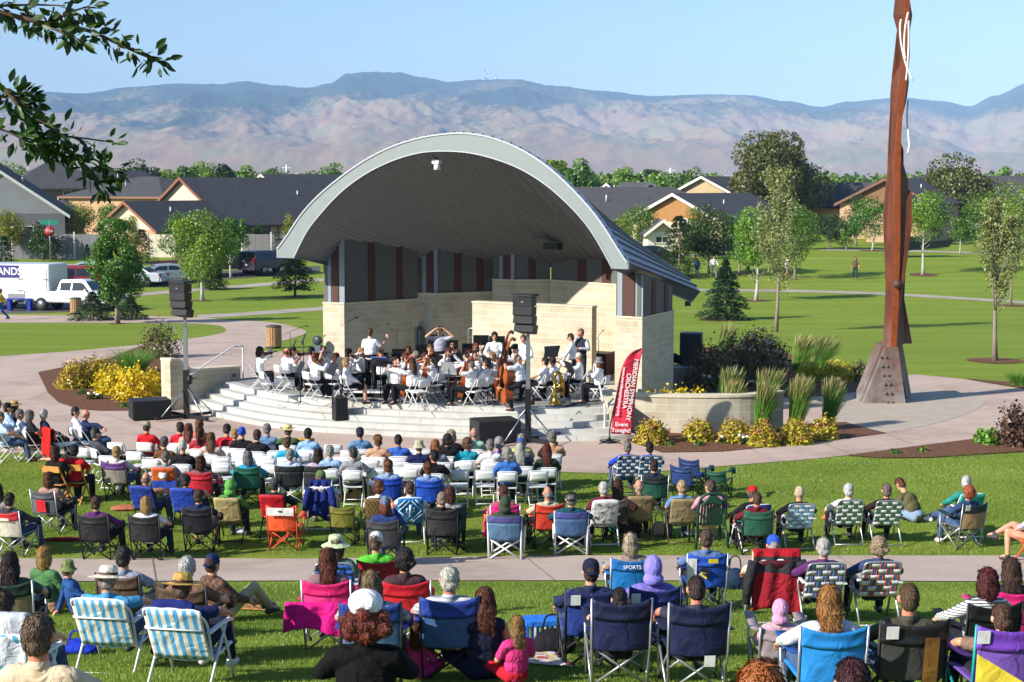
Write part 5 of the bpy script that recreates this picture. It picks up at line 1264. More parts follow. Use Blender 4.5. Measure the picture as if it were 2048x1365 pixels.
mb = MB(); mb.box((0,0,3.5), (1.5,.04,.4)); mb.obj('name_plate', mat('#12806a', .5), t)
mb = MB(); mb.lathe([(.0,-.02), (.42,-.02), (.42,.02), (0,.02)], 8, (0,-.06,2.75), Matrix.Rotation(PI/2, 3, 'X')@Matrix.Rotation(PI/8, 3, 'Z'), False); st = mb.obj('stop_plate', mat('#a81c20', .5), t)
text('STOP', (0,-.1,2.75), (PI/2,0,0), .26, m_white, st)
for i, (px, yt, Y) in enumerate([(490, 330, 420), (574, 330, 420), (1340, 336, 420), (1917, 328, 420)]):
 p = gat(px, Y); t = empty('utility_pole', p, 0, 'thin pale utility pole on the skyline, %s from the left' % ['first', 'second', 'third', 'fourth'][i], 'pole', 'utility poles'); H = aty(px, yt, Y).z-p.z
 mb = MB(); mb.tube([(0,0,0), (0,0,H)], [.3,.2], 6); mb.obj('mast', m_white, t); mb = MB(); mb.box((0,0,H*.93), (2.4,.15,.15)); mb.obj('cross_arm', m_white, t)
for i, (a, b_) in enumerate([((1340, 346), (1790, 352)), ((1340, 352), (2120, 352)), ((1600, 372), (1917, 366)), ((1917, 336), (2300, 352)), ((1640, 374), (2120, 372))]):
 A, B = aty(*a, 415), aty(*b_, 415); mb = MB(); mb.tube([A.lerp(B, k/8)+Vector((0,0,-1.2*math.sin(PI*k/8))) for k in range(9)], .035, 4); tag(mb.obj('power_line', mat('#c8c4c4', .6)), 'thin power line over the right roofs, %s' % ['highest at left', 'longest one', 'lowest left one', 'highest at the right edge', 'lowest right one'][i], 'power line', 'power lines')
rs.seed(3); mb = MB()
for k in range(150):
 c = rs.randint(0, 3); px, py = [(1600+130*rs.rand(), 330+24*rs.rand()), (1850+200*rs.rand(), 350+8*rs.rand())][c] if c < 2 else (1440+110*rs.rand(), 342+10*rs.rand())
 Y = 4150; P = aty(px, py, Y); s = rs.uniform(2.5, 6); mb.box(P+Vector((0,0,0)), (s*1.5, s, s*.5), rs.uniform(0,3))
tag(mb.obj('distant_town', mat('#a8a09e', .8, key='far_walls')), kind='stuff')
mb = MB()
for i, px in enumerate((970, 974, 984, 992)):
 P = aty(px, 166, 8950); H = [75, 55, 30, 40][i]; mb = MB(); mb.tube([P, P+Vector((0,0,H))], 3.0, 5); tag(mb.obj('radio_mast', m_steel), 'radio mast on the mountain ridge, %s' % ['tallest one', 'beside the tallest', 'shortest one', 'rightmost one'][i], 'mast', 'radio masts')
for i, (px, Y, c) in enumerate([(1880, 178, '#d8dade'), (1925, 180, '#cfd2d8'), (1838, 140, '#20262c')]):
 p = gat(px, Y); t = empty('parked_boat' if i < 2 else 'golf_cart', p, 0, ['white boat parked beyond the right lawn, left one', 'white boat parked beyond the right lawn, right one', 'dark low vehicle behind the sculpture on the lawn'][i], 'boat' if i < 2 else 'cart')
 mb = MB(); mb.add([(-2.4,-.8,.5), (2.6,0,.9), (-2.4,.8,.5), (-2.4,-1.0,1.3), (3.0,0,1.5), (-2.4,1.0,1.3)], [(0,2,1), (3,4,5), (0,1,4,3), (1,2,5,4), (2,0,3,5)]); mb.obj('hull' if i < 2 else 'body', mat(c, .4), t)
 mb = MB(); mb.box((-.3,0,1.6), (1.4,1.2,.5)); mb.obj('cabin', m_cgl, t)
def blob(name, prims, vox, smooth=2, noise_amp=0.0):
 mb = MB()
 for p in prims:
  if p[0] == 'e': mb.ell(p[1], p[2], 14, 10, p[3] if len(p) > 3 else None)
  else:
   _, a, ra, b_, rb = p; a = Vector(a); b_ = Vector(b_); mb.ell(a, (ra,)*3, 12, 8); mb.ell(b_, (rb,)*3, 12, 8)
   if (b_-a).length > 1e-4: mb.tube([a, b_], [ra, rb], 12)
 me = mb.mesh('tmp'); o = bpy.data.objects.new('tmp', me); COL.objects.link(o)
 r = o.modifiers.new('r', 'REMESH'); r.mode = 'VOXEL'; r.voxel_size = vox
 sm = o.modifiers.new('s', 'SMOOTH'); sm.iterations = smooth; sm.factor = .5
 dg = bpy.context.evaluated_depsgraph_get(); out = bpy.data.meshes.new_from_object(o.evaluated_get(dg)); out.name = name
 bpy.data.objects.remove(o); bpy.data.meshes.remove(me)
 if noise_amp:
  n = len(out.vertices); co = np.empty(n*3); out.vertices.foreach_get('co', co); co = co.reshape(-1,3)
  nn = np.empty(n*3); out.vertices.foreach_get('normal', nn); nn = nn.reshape(-1,3)
  h = np.array([noise.noise((c[0]*130, c[1]*130, c[2]*16))*.7+noise.noise((c[0]*52, c[1]*52, c[2]*7))*.8 for c in co])
  out.vertices.foreach_set('co', (co+nn*(h*noise_amp)[:,None]).reshape(-1))
 out.polygons.foreach_set('use_smooth', [True]*len(out.polygons)); out.update(); return out
def V3(*a): return Vector(a)
POSE = {}
def defpose(name, hip=(0,-.04,.45), lean=10, neckf=.03, yaw=0, tilt=0, L=None, Rr=None, kn=((-.13,.40,.48),(.13,.40,.48)), an=((-.14,.40,.09),(.14,.40,.09)), foot=(0,1,0), hl=(.0,.8,-.5), hr=(.0,.8,-.5), side=0.0, curl=.5):
 POSE[name] = dict(hip=hip, lean=lean, neckf=neckf, yaw=yaw, tilt=tilt, L=L, R=Rr, kn=kn, an=an, foot=foot, hl=hl, hr=hr, side=side, curl=curl)
lapL, lapR = ((-.27,-.02,.74), (-.12,.20,.62)), ((.27,-.02,.74), (.12,.20,.62))
armL, armR = ((-.32,-.06,.76), (-.31,.20,.67)), ((.32,-.06,.76), (.31,.20,.67))
defpose('sit', L=lapL, Rr=lapR)
defpose('sitl', L=lapL, Rr=armR, yaw=32, an=((-.10,.46,.09),(.18,.38,.09)))
defpose('sitr', L=armL, Rr=lapR, yaw=-32, tilt=6)
defpose('sita', L=armL, Rr=armR, lean=16, kn=((-.2,.38,.52),(.2,.38,.52)), an=((-.2,.50,.09),(.22,.44,.09)))
defpose('sitd', L=lapL, Rr=((.28,.08,.80),(.10,.20,1.02)), tilt=16, lean=2, hr=(-.2,.1,.9))
defpose('sitf', L=((-.28,.16,.74),(-.08,.36,.62)), Rr=((.28,.16,.74),(.08,.36,.62)), lean=-14, tilt=18)
defpose('sitx', L=lapL, Rr=armR, kn=((-.12,.42,.52),(.08,.44,.62)), an=((-.14,.40,.09),(-.22,.62,.46)), lean=14)
defpose('reach', L=((-.46,-.02,.92),(-.68,.08,.90)), Rr=lapR, hl=(-1,.2,-.1), yaw=25)
defpose('reachr', L=lapL, Rr=((.46,.04,.92),(.70,.14,.86)), hr=(1,.2,-.2), yaw=-35)
defpose('slump', hip=(0,.02,.36), lean=26, L=armL, Rr=armR, tilt=10, neckf=.06, kn=((-.14,.5,.5),(.14,.5,.5)), an=((-.15,.66,.09),(.16,.62,.09)))
defpose('ground', hip=(0,0,.13), lean=8, L=((-.26,.02,.36),(-.16,.26,.30)), Rr=((.26,.02,.36),(.16,.26,.30)), kn=((-.26,.36,.22),(.26,.36,.22)), an=((.06,.42,.07),(-.06,.46,.07)), foot=(.5,.8,0))
defpose('groundp', hip=(0,0,.13), lean=18, L=((-.32,-.14,.36),(-.34,-.24,.06)), Rr=((.27,.02,.36),(.18,.28,.26)), kn=((-.12,.46,.20),(.12,.44,.40)), an=((-.12,.86,.07),(.12,.72,.07)), hl=(0,-.4,-.3))
defpose('bend', hip=(0,0,.13), lean=-38, L=((-.26,.34,.34),(-.12,.52,.20)), Rr=((.26,.34,.34),(.12,.52,.20)), kn=((-.3,.34,.24),(.3,.34,.24)), an=((.08,.42,.07),(-.08,.46,.07)), foot=(.5,.8,0), tilt=40, neckf=.10)
sk, sa = ((-.10,.03,.50),(.10,.03,.50)), ((-.11,0,.09),(.11,0,.09))
defpose('stand', hip=(0,0,.93), lean=2, L=((-.25,-.02,1.13),(-.24,.10,.88)), Rr=((.25,-.02,1.13),(.24,.10,.88)), kn=sk, an=sa, hl=(0,.2,-1), hr=(0,.2,-1))
defpose('conduct', hip=(0,0,.93), lean=2, L=((-.27,.10,1.16),(-.18,.34,1.16)), Rr=((.32,.10,1.22),(.34,.36,1.40)), kn=sk, an=sa, hl=(0,.8,.4), hr=(.1,.3,.9), curl=.15)
defpose('walk', hip=(0,0,.92), lean=-3, L=((-.26,.10,1.14),(-.24,.26,.98)), Rr=((.26,-.14,1.14),(.25,-.16,.90)), kn=((-.10,.20,.52),(.10,-.02,.50)), an=((-.10,.28,.10),(.10,-.34,.16)), hl=(0,.5,-.8), hr=(0,.2,-1))
defpose('standl', hip=(0,0,.93), lean=-6, L=((-.28,.18,1.14),(-.16,.40,1.06)), Rr=((.28,.18,1.14),(.16,.40,1.06)), kn=sk, an=sa, tilt=14)
defpose('phone', hip=(0,0,.93), lean=3, L=((-.26,.12,1.16),(-.02,.24,1.18)), Rr=((.24,.14,1.26),(.08,.10,1.52)), kn=sk, an=sa, hr=(-.3,-.1,.8), hl=(.8,.2,0))
defpose('hands_up', hip=(0,0,.93), lean=3, L=((-.40,.14,1.46),(-.16,.16,1.66)), Rr=((.40,.14,1.46),(.16,.16,1.66)), kn=sk, an=sa, hl=(.6,0,.4), hr=(-.6,0,.4))
defpose('violin', hip=(0,.06,.46), lean=2, L=((-.30,.20,.98),(-.30,.40,1.12)), Rr=((.34,.14,.86),(.16,.36,.98)), yaw=26, tilt=10, hl=(0,.3,.8), hr=(-.6,.4,.1), side=0)
defpose('cello', hip=(0,.08,.46), lean=4, L=((-.34,.16,.92),(-.14,.20,1.10)), Rr=((.36,.20,.80),(.20,.46,.66)), kn=((-.27,.46,.50),(.27,.46,.50)), an=((-.26,.50,.09),(.26,.50,.09)), hl=(.5,0,.4), hr=(-.5,.5,-.2), tilt=8)
defpose('wind', hip=(0,.04,.46), lean=3, L=((-.27,.14,.82),(-.05,.36,.98)), Rr=((.27,.14,.82),(.05,.40,.86)), hl=(.3,.6,.3), hr=(-.3,.6,.3), tilt=6)
defpose('flute', hip=(0,.04,.46), lean=3, L=((-.14,.16,.90),(.08,.24,1.14)), Rr=((.36,.08,.92),(.34,.22,1.14)), yaw=-20, hl=(.5,.4,.3), hr=(-.2,.5,.3))
defpose('bass', hip=(0,.0,.74), lean=-8, L=((-.36,.22,1.18),(-.20,.36,1.36)), Rr=((.36,.26,1.06),(.30,.50,.94)), kn=((-.16,.30,.62),(.16,.34,.66)), an=((-.14,.18,.09),(.18,.40,.30)), hl=(.4,.2,.6), hr=(0,.6,-.4), tilt=22)
defpose('fold', hip=(0,.02,.46), lean=4, L=((-.27,.06,.78),(.06,.22,.80)), Rr=((.27,.06,.78),(-.04,.24,.76)), hl=(1,.2,.1), hr=(-1,.2,.1), yaw=10)
for k in ('sit', 'sitl', 'sitr', 'sita', 'sitd', 'sitf', 'sitx'):
 q = dict(POSE[k]); dz = -.06; q['hip'] = (0, .0, .40); q['lean'] = q['lean']+6; q['L'] = tuple((a, b-.0, c+dz) for a, b, c in q['L']); q['R'] = tuple((a, b, c+dz) for a, b, c in q['R']); q['kn'] = tuple((a, b+.05, c-.02) for a, b, c in q['kn']); q['an'] = tuple((a, b+.06, c) for a, b, c in q['an']); POSE[k+'_low'] = q
_PM = {}
def pose_calc(nm):
 p = POSE[nm]; a = R(p['lean']); d = V3(p['side'], -math.sin(a), math.cos(a)).normalized(); hip = Vector(p['hip'])
 sh = hip+d*.46; nb = sh+d*.075; hd = nb+d*.03+V3(0, p['neckf'], .135)
 HM = Matrix.Translation(hd) @ Matrix.Rotation(R(p['yaw']), 4, 'Z') @ Matrix.Rotation(R(-p['tilt']), 4, 'X')
 return p, d, hip, sh, nb, HM
def hand_prims(w_, dr, sx, curl):
 """palm, four unequal fingers with a knuckle bend and a thumb from the side of the palm"""
 dr = Vector(dr).normalized(); up = V3(0,0,1) if abs(dr.z) < .85 else V3(0,1,0); s = dr.cross(up).normalized(); n = s.cross(dr)
 out = [('c', w_, .026, w_+dr*.07, .030)]
 for i, (o, l) in enumerate(((-.027, .070), (-.009, .080), (.009, .075), (.027, .058))):
  b_ = w_+dr*.085+s*o; k = b_+(dr-n*curl*.4).normalized()*l*.55; t = k+(dr-n*curl*1.6).normalized()*l*.5
  out += [('c', b_, .0105, k, .0095), ('c', k, .0095, t, .008)]
 tb = w_+dr*.03-s*sx*.03; tm = tb+(dr*.7-s*sx*.7).normalized()*.035; out += [('c', tb, .013, tm, .011), ('c', tm, .011, tm+(dr-n*curl*.8).normalized()*.032, .009)]
 return out
def pose_meshes(nm, part):
 if (nm, part) in _PM: return _PM[(nm, part)]
 p, d, hip, sh, nb, HM = pose_calc(nm); R3 = HM.to_3x3(); hd = HM.translation; S = []
 ea = [(-1, p['L'], p['hl'], 0), (1, p['R'], p['hr'], 1)]
 ch = sh-d*.16; be = hip+d*.13; vx = .0115
 if part == 'body':
  q = lambda x, y, z: hd+R3 @ V3(x,y,z)
  S = [('e', hd, (.076,.096,.116), R3), ('e', q(0,.028,-.062), (.056,.062,.062), R3), ('e', q(0,.094,-.012), (.012,.018,.026), R3), ('e', q(.085,-.002,-.012), (.013,.024,.035), R3), ('e', q(-.085,-.002,-.012), (.013,.024,.035), R3), ('e', q(0,.088,-.062), (.022,.010,.010), R3), ('e', q(.03,.088,.026), (.02,.01,.008), R3), ('e', q(-.03,.088,.026), (.02,.01,.008), R3)]
  S += [('c', nb-d*.04, .062, hd+R3@V3(0,-.02,-.06), .054), ('c', sh-V3(.13,0,0), .055, sh+V3(.13,0,0), .055), ('e', ch, (.15,.095,.2), None), ('e', be, (.14,.10,.17), None)]
  for sx, (e, w_), h, i in ea:
   s0 = sh+V3(sx*.175,0,-.015); e = Vector(e); w_ = Vector(w_); S += [('c', s0, .050, e, .040), ('c', e, .041, e.lerp(w_, .4), .042), ('c', e.lerp(w_, .4), .042, w_, .027)]+hand_prims(w_, h, sx, p['curl'])
   hj = hip+V3(sx*.09,0,-.02); k = Vector(p['kn'][i]); a_ = Vector(p['an'][i]); S += [('c', hj, .078, k, .056), ('c', k, .056, k.lerp(a_, .35), .056), ('c', k.lerp(a_, .35), .056, a_, .036), ('c', a_, .036, a_+Vector(p['foot'])*.12+V3(0,0,-.045), .03)]
  vx = .0105
 elif part in ('shirtL', 'shirtS', 'shirtN'):
  S = [('c', sh-V3(.13,0,.02), .080, sh+V3(.13,0,-.02), .080), ('e', ch, (.188,.128,.21), None), ('e', be+d*.03, (.178,.135,.20), None), ('e', hip+d*.0, (.172,.135,.11), None), ('c', nb-d*.05, .075, nb-d*.012, .066)]
  for sx, (e, w_), h, i in ea:
   s0 = sh+V3(sx*.17,0,-.02); e = Vector(e); w_ = Vector(w_)
   if part == 'shirtN': continue
   if part == 'shirtS': S += [('c', s0, .070, s0.lerp(e, .72), .062)]
   else: S += [('c', s0, .070, e, .056), ('c', e, .057, e.lerp(w_, .93), .043)]
 elif part in ('pantsL', 'pantsS', 'skirt'):
  S = [('e', hip+d*.02, (.176,.142,.12), None)]
  for sx, i in ((-1,0), (1,1)):
   hj = hip+V3(sx*.085,0,-.015); k = Vector(p['kn'][i]); a_ = Vector(p['an'][i])
   if part == 'pantsS': S += [('c', hj, .098, hj.lerp(k, .86), .078)]
   elif part == 'pantsL': S += [('c', hj, .098, k, .072), ('c', k, .072, k.lerp(a_, .94), .056)]
   else: S += [('c', hj, .105, k, .10), ('c', k, .10, k.lerp(a_, .75)+V3(0,.0,0), .13)]
  if part == 'skirt': S += [('c', Vector(p['kn'][0]), .09, Vector(p['kn'][1]), .09)]
 elif part in ('shoe0', 'shoe1'):
  a_ = Vector(p['an'][int(part[-1])]); f = Vector(p['foot']).normalized()
  if int(part[-1]) and p['foot'][0]: f = V3(-f.x, f.y, f.z)
  z0 = a_.z-.055; c = V3(a_.x, a_.y, z0); S = [('c', c-f*.045, .043, c+f*.06, .045), ('c', c+f*.06, .045, c+f*.135+V3(0,0,-.008), .034), ('c', c-f*.03, .042, a_+V3(0,0,.0), .044)]
 me = blob(part.rstrip('LSN01'), S, vx); me.materials.append(None)
 if part == 'body':
  me.materials.append(mat('#2a201c', .3, key='eye_dark')); me.materials.append(mat('#9a5348', .5, key='lips')); inv = HM.inverted()
  for pl in me.polygons:
   c = inv @ pl.center
   if c.y > .07 and ((abs(abs(c.x)-.03)/.016)**2+((c.z-.008)/.009)**2 < 1): pl.material_index = 1
   elif c.y > .07 and (c.x/.024)**2+((c.z+.062)/.010)**2 < 1: pl.material_index = 2
 _PM[(nm, part)] = me; return me
_HM = {}
def strands(me, st):
 if st == 'hood': return me
 L = {'crop': .018, 'bald': .02, 'short': .03, 'curly': .028, 'wild': .035}.get(st, .055); r_ = np.random.RandomState(len(st)+3); nv = len(me.vertices)
 co = np.empty(nv*3); me.vertices.foreach_get('co', co); co = co.reshape(-1,3); nn = np.empty(nv*3); me.vertices.foreach_get('normal', nn); nn = nn.reshape(-1,3)
 k = r_.randint(0, nv, 2600); P, n_ = co[k], nn[k]; d = np.array([0,-.35,-1.])+.45*r_.normal(size=P.shape)*(2.2 if st in ('curly','wild') else 1); d -= n_*(d*n_).sum(1)[:,None]; d /= np.linalg.norm(d, axis=1)[:,None]; l = (L*r_.uniform(.5, 1.3, len(P)))[:,None]; s = np.cross(d, n_)*.0022
 out = r_.uniform(.002, .007 if L < .05 else .010, len(P))[:,None]; A = P+n_*.001; B = P+d*l*.5+n_*out; C = P+d*l+n_*out*r_.uniform(.3, 1.4, len(P))[:,None]
 Vv = np.stack([A-s, A+s, B+s, C, B-s], 1).reshape(-1,3); f = [tuple(p.vertices) for p in me.polygons]+[tuple(nv+5*i+j for j in range(5)) for i in range(len(P))]
 o = bpy.data.meshes.new('hair'); o.from_pydata(np.vstack([co, Vv]).tolist(), [], f); o.polygons.foreach_set('use_smooth', [True]*len(o.polygons)); o.materials.append(None); o.update(); return o
def hair_mesh(st):
 if st in _HM: return _HM[st]
 top = ('e', (0,-.014,.028), (.086,.098,.102), None); back = ('e', (0,-.046,-.028), (.078,.060,.082), None)
 S = {'short': [top, back], 'crop': [('e', (0,-.012,.018), (.081,.096,.106), None), ('e', (0,-.044,-.03), (.074,.056,.076), None)],
         'bald': [('e', (0,-.040,-.030), (.082,.064,.062), None)], 'bob': [top, back, ('e', (.062,-.02,-.05), (.036,.062,.10), None), ('e', (-.062,-.02,-.05), (.036,.062,.10), None), ('e', (0,-.062,-.06), (.082,.05,.115), None)],
         'long': [top, back, ('e', (.062,-.025,-.07), (.036,.058,.13), None), ('e', (-.062,-.025,-.07), (.036,.058,.13), None), ('e', (0,-.068,-.11), (.088,.046,.17), None), ('e', (.02,-.085,-.21), (.062,.032,.12), None), ('e', (-.03,-.083,-.19), (.055,.03,.11), None)],
         'curly': [('e', (0,-.016,.03), (.10,.108,.112), None), ('e', (0,-.05,-.03), (.098,.075,.095), None)]+[('e', (.085*math.sin(i*2.4), -.05-.035*math.cos(i*1.7), -.06+.03*(i % 5)), (.035,.035,.035), None) for i in range(12)],
         'bun': [top, back, ('e', (0,-.105,.062), (.05,.042,.05), None)], 'pony': [top, back, ('c', (0,-.10,.03), .035, (0,-.135,-.08), .042), ('c', (0,-.135,-.08), .042, (0,-.13,-.24), .02)],
         'hood': [('e', (0,-.018,.004), (.104,.118,.138), None), ('e', (0,-.045,-.12), (.115,.10,.08), None)],
         'wild': [('e', (0,-.016,.0), (.105,.11,.10), None), ('e', (0,-.06,-.05), (.13,.085,.115), None)]+[('e', (.11*math.sin(i*2.4), -.06-.05*math.cos(i*1.7), -.10+.035*(i % 5)), (.045,.045,.045), None) for i in range(14)]}[st]
 me = blob('hair', S, .0095, 2, {'hood': .003, 'crop': .003, 'bald': .003, 'curly': .011, 'wild': .013}.get(st, .009)); me.materials.append(None); me = strands(me, st); _HM[st] = me; return me
def hat_mesh(st):
 k = 'hat_'+st
 if k in _HM: return _HM[k]
 mb = MB()
 if st in ('cap', 'capb'):
  pr = [(.090,-.002), (.092,.03), (.086,.07), (.066,.105), (.034,.122), (.004,.127)]; mb.lathe(pr, 18, (0,-.012,.012))
  sg = -1 if st == 'capb' else 1
  mb.grid(lambda u, v: V3((u-.5)*.16*(1-.25*v), sg*(.07+.085*v*(1-.6*(2*u-1)**2))-.012, .018-.02*v-.012*(2*u-1)**2), 8, 4, .006); mb.lathe([(.008,.138), (.008,.142), (0,.143)], 6, (0,-.012,0))
 elif st in ('sun', 'straw', 'panama', 'cowboy', 'bucket', 'fedora'):
  br = {'sun': .19, 'straw': .20, 'panama': .205, 'cowboy': .20, 'bucket': .145, 'fedora': .16}[st]; dr = {'sun': -.035, 'bucket': -.05, 'panama': -.012}.get(st, 0.0)
  for i in range(5):
   pass
  pr = [(br, .02+dr), (br*.8, .022+dr*.5), (.098,.028), (.096,.05), (.092,.09), (.082,.118), (.055,.126 if st != 'fedora' else .12), (.02,.118 if st in ('straw','fedora','cowboy') else .128), (.002,.116 if st in ('straw','fedora','cowboy') else .129)]; mb.lathe(pr, 24, (0,-.012,.012), None, False)
  mb.lathe([(br-.002,.016+dr), (br*.8,.018+dr*.5), (.096,.024)], 24, (0,-.012,.012), None, False)
  if st == 'cowboy': mb.v = [(x, y, z+(.045*max(0, (abs(x)-.1)/.1) if abs(x) > .1 else 0)) for x, y, z in mb.v]
  if st in ('straw', 'panama', 'fedora'): mb.mat(1); mb.lathe([(.100,.03), (.0995,.055)], 24, (0,-.012,.012), None, False); mb.mat(0)
 elif st in ('beanie', 'bandana', 'beret'):
  e = {'beanie': (.092,.108,.118), 'bandana': (.088,.104,.108), 'beret': (.108,.118,.085)}[st]; z = {'beret': .085}.get(st, .03)
  me = blob('hat', [('e', (0,-.02,z), e, None), ('e', (0,-.05,z-.035), (e[0]*.9, e[1]*.6, .06), None)]+([('e', (0,-.125,-.02), (.03,.03,.04), None)] if st == 'bandana' else []), .01, 2, .002); me.materials.append(None); _HM[k] = me; return me
 me = mb.mesh('hat'); me.materials.append(None); me.materials.append(mat('#4a3626', .8, key='hat_band')); _HM[k] = me; return me
_SG = None
def glasses_mesh():
 global _SG
 if _SG is None:
  mb = MB()
  for s in (-1, 1): mb.lathe([(.0,-.004), (.024,-.004), (.024,.004), (0,.004)], 10, (s*.03, .104, .006), Matrix.Rotation(PI/2, 3, 'X'), False); mb.tube([(s*.054,.10,.01), (s*.082,-.01,.008)], .004, 5)
  mb.tube([(-.01,.108,.01), (.01,.108,.01)], .004, 5); _SG = mb.mesh('sunglasses'); _SG.materials.append(mat('#121214', .2, key='dark_lens'))
 return _SG
HEADTOP = {}
for k in POSE: HEADTOP[k] = pose_calc(k)[5].translation.z+.125
SKIN = {'l': '#d49c7c', 'm': '#c08060', 't': '#a8684a', 'd': '#7a4a34', 'r': '#cc8468'}
PEOPLE = []
def person(px, yh, pose, rz, shirt, pants, hair, hat, label, sk='l', sc_=1.0, z=None, shoes='#3a3836', bulk=1.0, glasses=False, group='audience on the lawn', loc=None, striped=None):
 """yh: picture row of the top of the head; shirt 'L#rrggbb'; hair 'short#..'"""
 extra = .02 if hat else .012
 p = loc if loc is not None else at(px, yh, None if z is None else z+ (HEADTOP[pose]+extra)*sc_, 0 if z is not None else (HEADTOP[pose]+extra)*sc_)
 g0 = z if z is not None else g(p.y)
 if rz is None:
  a = math.atan2(-3-p.x, 47-p.y); rz = -math.degrees(a)*(.62 if p.x < -8 else .42)+rnd.uniform(-7, 7)
 me = pose_meshes(pose, 'body'); o = link('person', me); o.location = (p.x, p.y, g0); o.rotation_euler = (0,0,R(rz)); o.scale = (sc_*bulk, sc_*bulk, sc_)
 o.material_slots[0].link = 'OBJECT'; o.material_slots[0].material = skin(SKIN[sk]); tag(o, label, 'person', group)
 def put(nm, me_, m, M=None):
  c = link(nm, me_, o); c.material_slots[0].link = 'OBJECT'; c.material_slots[0].material = m
  if M is not None: c.matrix_local = M
  return c
 put('shirt', pose_meshes(pose, 'shirt'+shirt[0]), striped or cloth(shirt[1:]))
 pm = pants[0]; put('skirt' if pm == 'K' else 'trousers', pose_meshes(pose, {'L': 'pantsL', 'S': 'pantsS', 'K': 'skirt'}[pm]), cloth(pants[1:]))
 for i in (0, 1): put('shoe', pose_meshes(pose, 'shoe%d' % i), mat(shoes, .6, key='shoe_'+shoes))
 HM = pose_calc(pose)[5]
 if hair:
  st, c = hair.split('#'); put('hood' if st == 'hood' else 'hair', hair_mesh(st), hairm('#'+c) if st != 'hood' else cloth('#'+c), HM)
 if hat:
  st, c = hat.split('#'); put('hat', hat_mesh(st), cloth('#'+c), HM)
 if glasses: put('sunglasses', glasses_mesh(), mat('#121214', .2, key='dark_lens'), HM)
 PEOPLE.append(o); return o
def stripes(name, cols, scale, axis='Z'):
 if name in _M: return _M[name]
 m, nt, b = newmat(name); tc = nt.nodes.new('ShaderNodeTexCoord'); wv = N(nt, 'ShaderNodeTexWave', Scale=scale); wv.bands_direction = axis; nt.links.new(tc.outputs['Object'], wv.inputs['Vector'])
 r = ramp(nt, wv.outputs['Fac'], [(i/len(cols), lin(c)) for i, c in enumerate(cols)]); nt.nodes[-1].color_ramp.interpolation = 'CONSTANT' if nt.nodes[-1].type == 'VALTORGB' else 'LINEAR'
 nt.links.new(r, b.inputs['Base Color']); b.inputs['Roughness'].default_value = .85; _M[name] = m; return m
def checks(name, c0, c1, sc):
 if name in _M: return _M[name]
 m, nt, b = newmat(name); tc = nt.nodes.new('ShaderNodeTexCoord'); ck = N(nt, 'ShaderNodeTexChecker', Scale=sc); nt.links.new(tc.outputs['Object'], ck.inputs['Vector']); ck.inputs[1].default_value = (*lin(c0), 1); ck.inputs[2].default_value = (*lin(c1), 1)
 nt.links.new(ck.outputs[0], b.inputs['Base Color']); b.inputs['Roughness'].default_value = .85; _M[name] = m; return m
CH = {}
def part(kind, nm, mb, key, n=1):
 me = mb.mesh(nm)
 for i in range(n): me.materials.append(None)
 CH.setdefault(kind, []).append((nm, me, key))
def tubep(*pts, r=.0125): return MB().tube([Vector(p) for p in pts], r, 7)
def build_camp(kind, H=.90, W=.272, hb=.17, big=1.0):
 for s in (-1, 1):
  part(kind, 'back_pole', tubep((s*(W-.02),-.20,0), (s*W,-.30,.45), (s*(W+.005),-.38,H)), 'frame'); part(kind, 'front_leg', tubep((s*W,.30,0), (s*(W+.02),.27,.62)), 'frame')
  part(kind, 'cross_brace', tubep((s*(W-.02),-.20,.03), (-s*(W-.02),-.27,.42)), 'frame'); part(kind, 'cross_brace', tubep((s*W,.30,.03), (-s*(W-.02),.28,.42)), 'frame')
  part(kind, 'cross_brace', tubep((s*(W-.01),-.20,.03), (s*(W+.01),.29,.43)), 'frame'); part(kind, 'cross_brace', tubep((s*W,.30,.03), (s*(W-.01),-.28,.43)), 'frame')
  part(kind, 'armrest', MB().grid(lambda u, v: V3(s*(W+.0+.09*(v-.35)), -.33+.64*u, .66-.035*math.sin(PI*u)-.0), 8, 2, .012), 'arm')
  for y in (-.2, .3): mb = MB(); mb.lathe([(.022,0), (.022,.03), (.014,.035)], 8, (s*(W-.01 if y > 0 else W-.02), y, 0)); part(kind, 'foot', mb, 'foot')
 def bk(u, v, dz0, dz1, e):
  x = (2*u-1)*W; z = dz0+(dz1-dz0)*v; sag = (1-(2*u-1)**2)
  y = -.28-.10*(z-.40)/.55-(.075 if z < H-hb+.06 else .045)*sag*(1-.35*max(0,(z-.4)/.55))-e; return V3(x, y, z-.055*sag*max(0, (z-(H-hb))/hb)+(.03*sag if v < .02 and dz0 < .5 else 0)-.02*sag*(1-v))
 part(kind, 'backrest', MB().grid(lambda u, v: bk(u, v, .40, H-hb+.01, 0), 14, 10, .006), 'main'); part(kind, 'headrest', MB().grid(lambda u, v: bk(u, v, H-hb, H+.0, .006), 14, 5, .010), 'top')
 part(kind, 'seat', MB().grid(lambda u, v: V3((2*u-1)*W*.97, -.27+.56*v, .425-.05*(1-(2*u-1)**2)*math.sin(PI*(.15+.7*v))), 10, 8, .006), 'seat')
 mb = MB(); mb.lathe([(.045,0), (.05,.11), (.044,.11), (.04,.01)], 10, (W+.05,.24,.53)); part(kind, 'cup_holder', mb, 'arm')
build_camp('camp'); build_camp('campl', .93, .282, .2); build_camp('camps', .70, .22, .12)
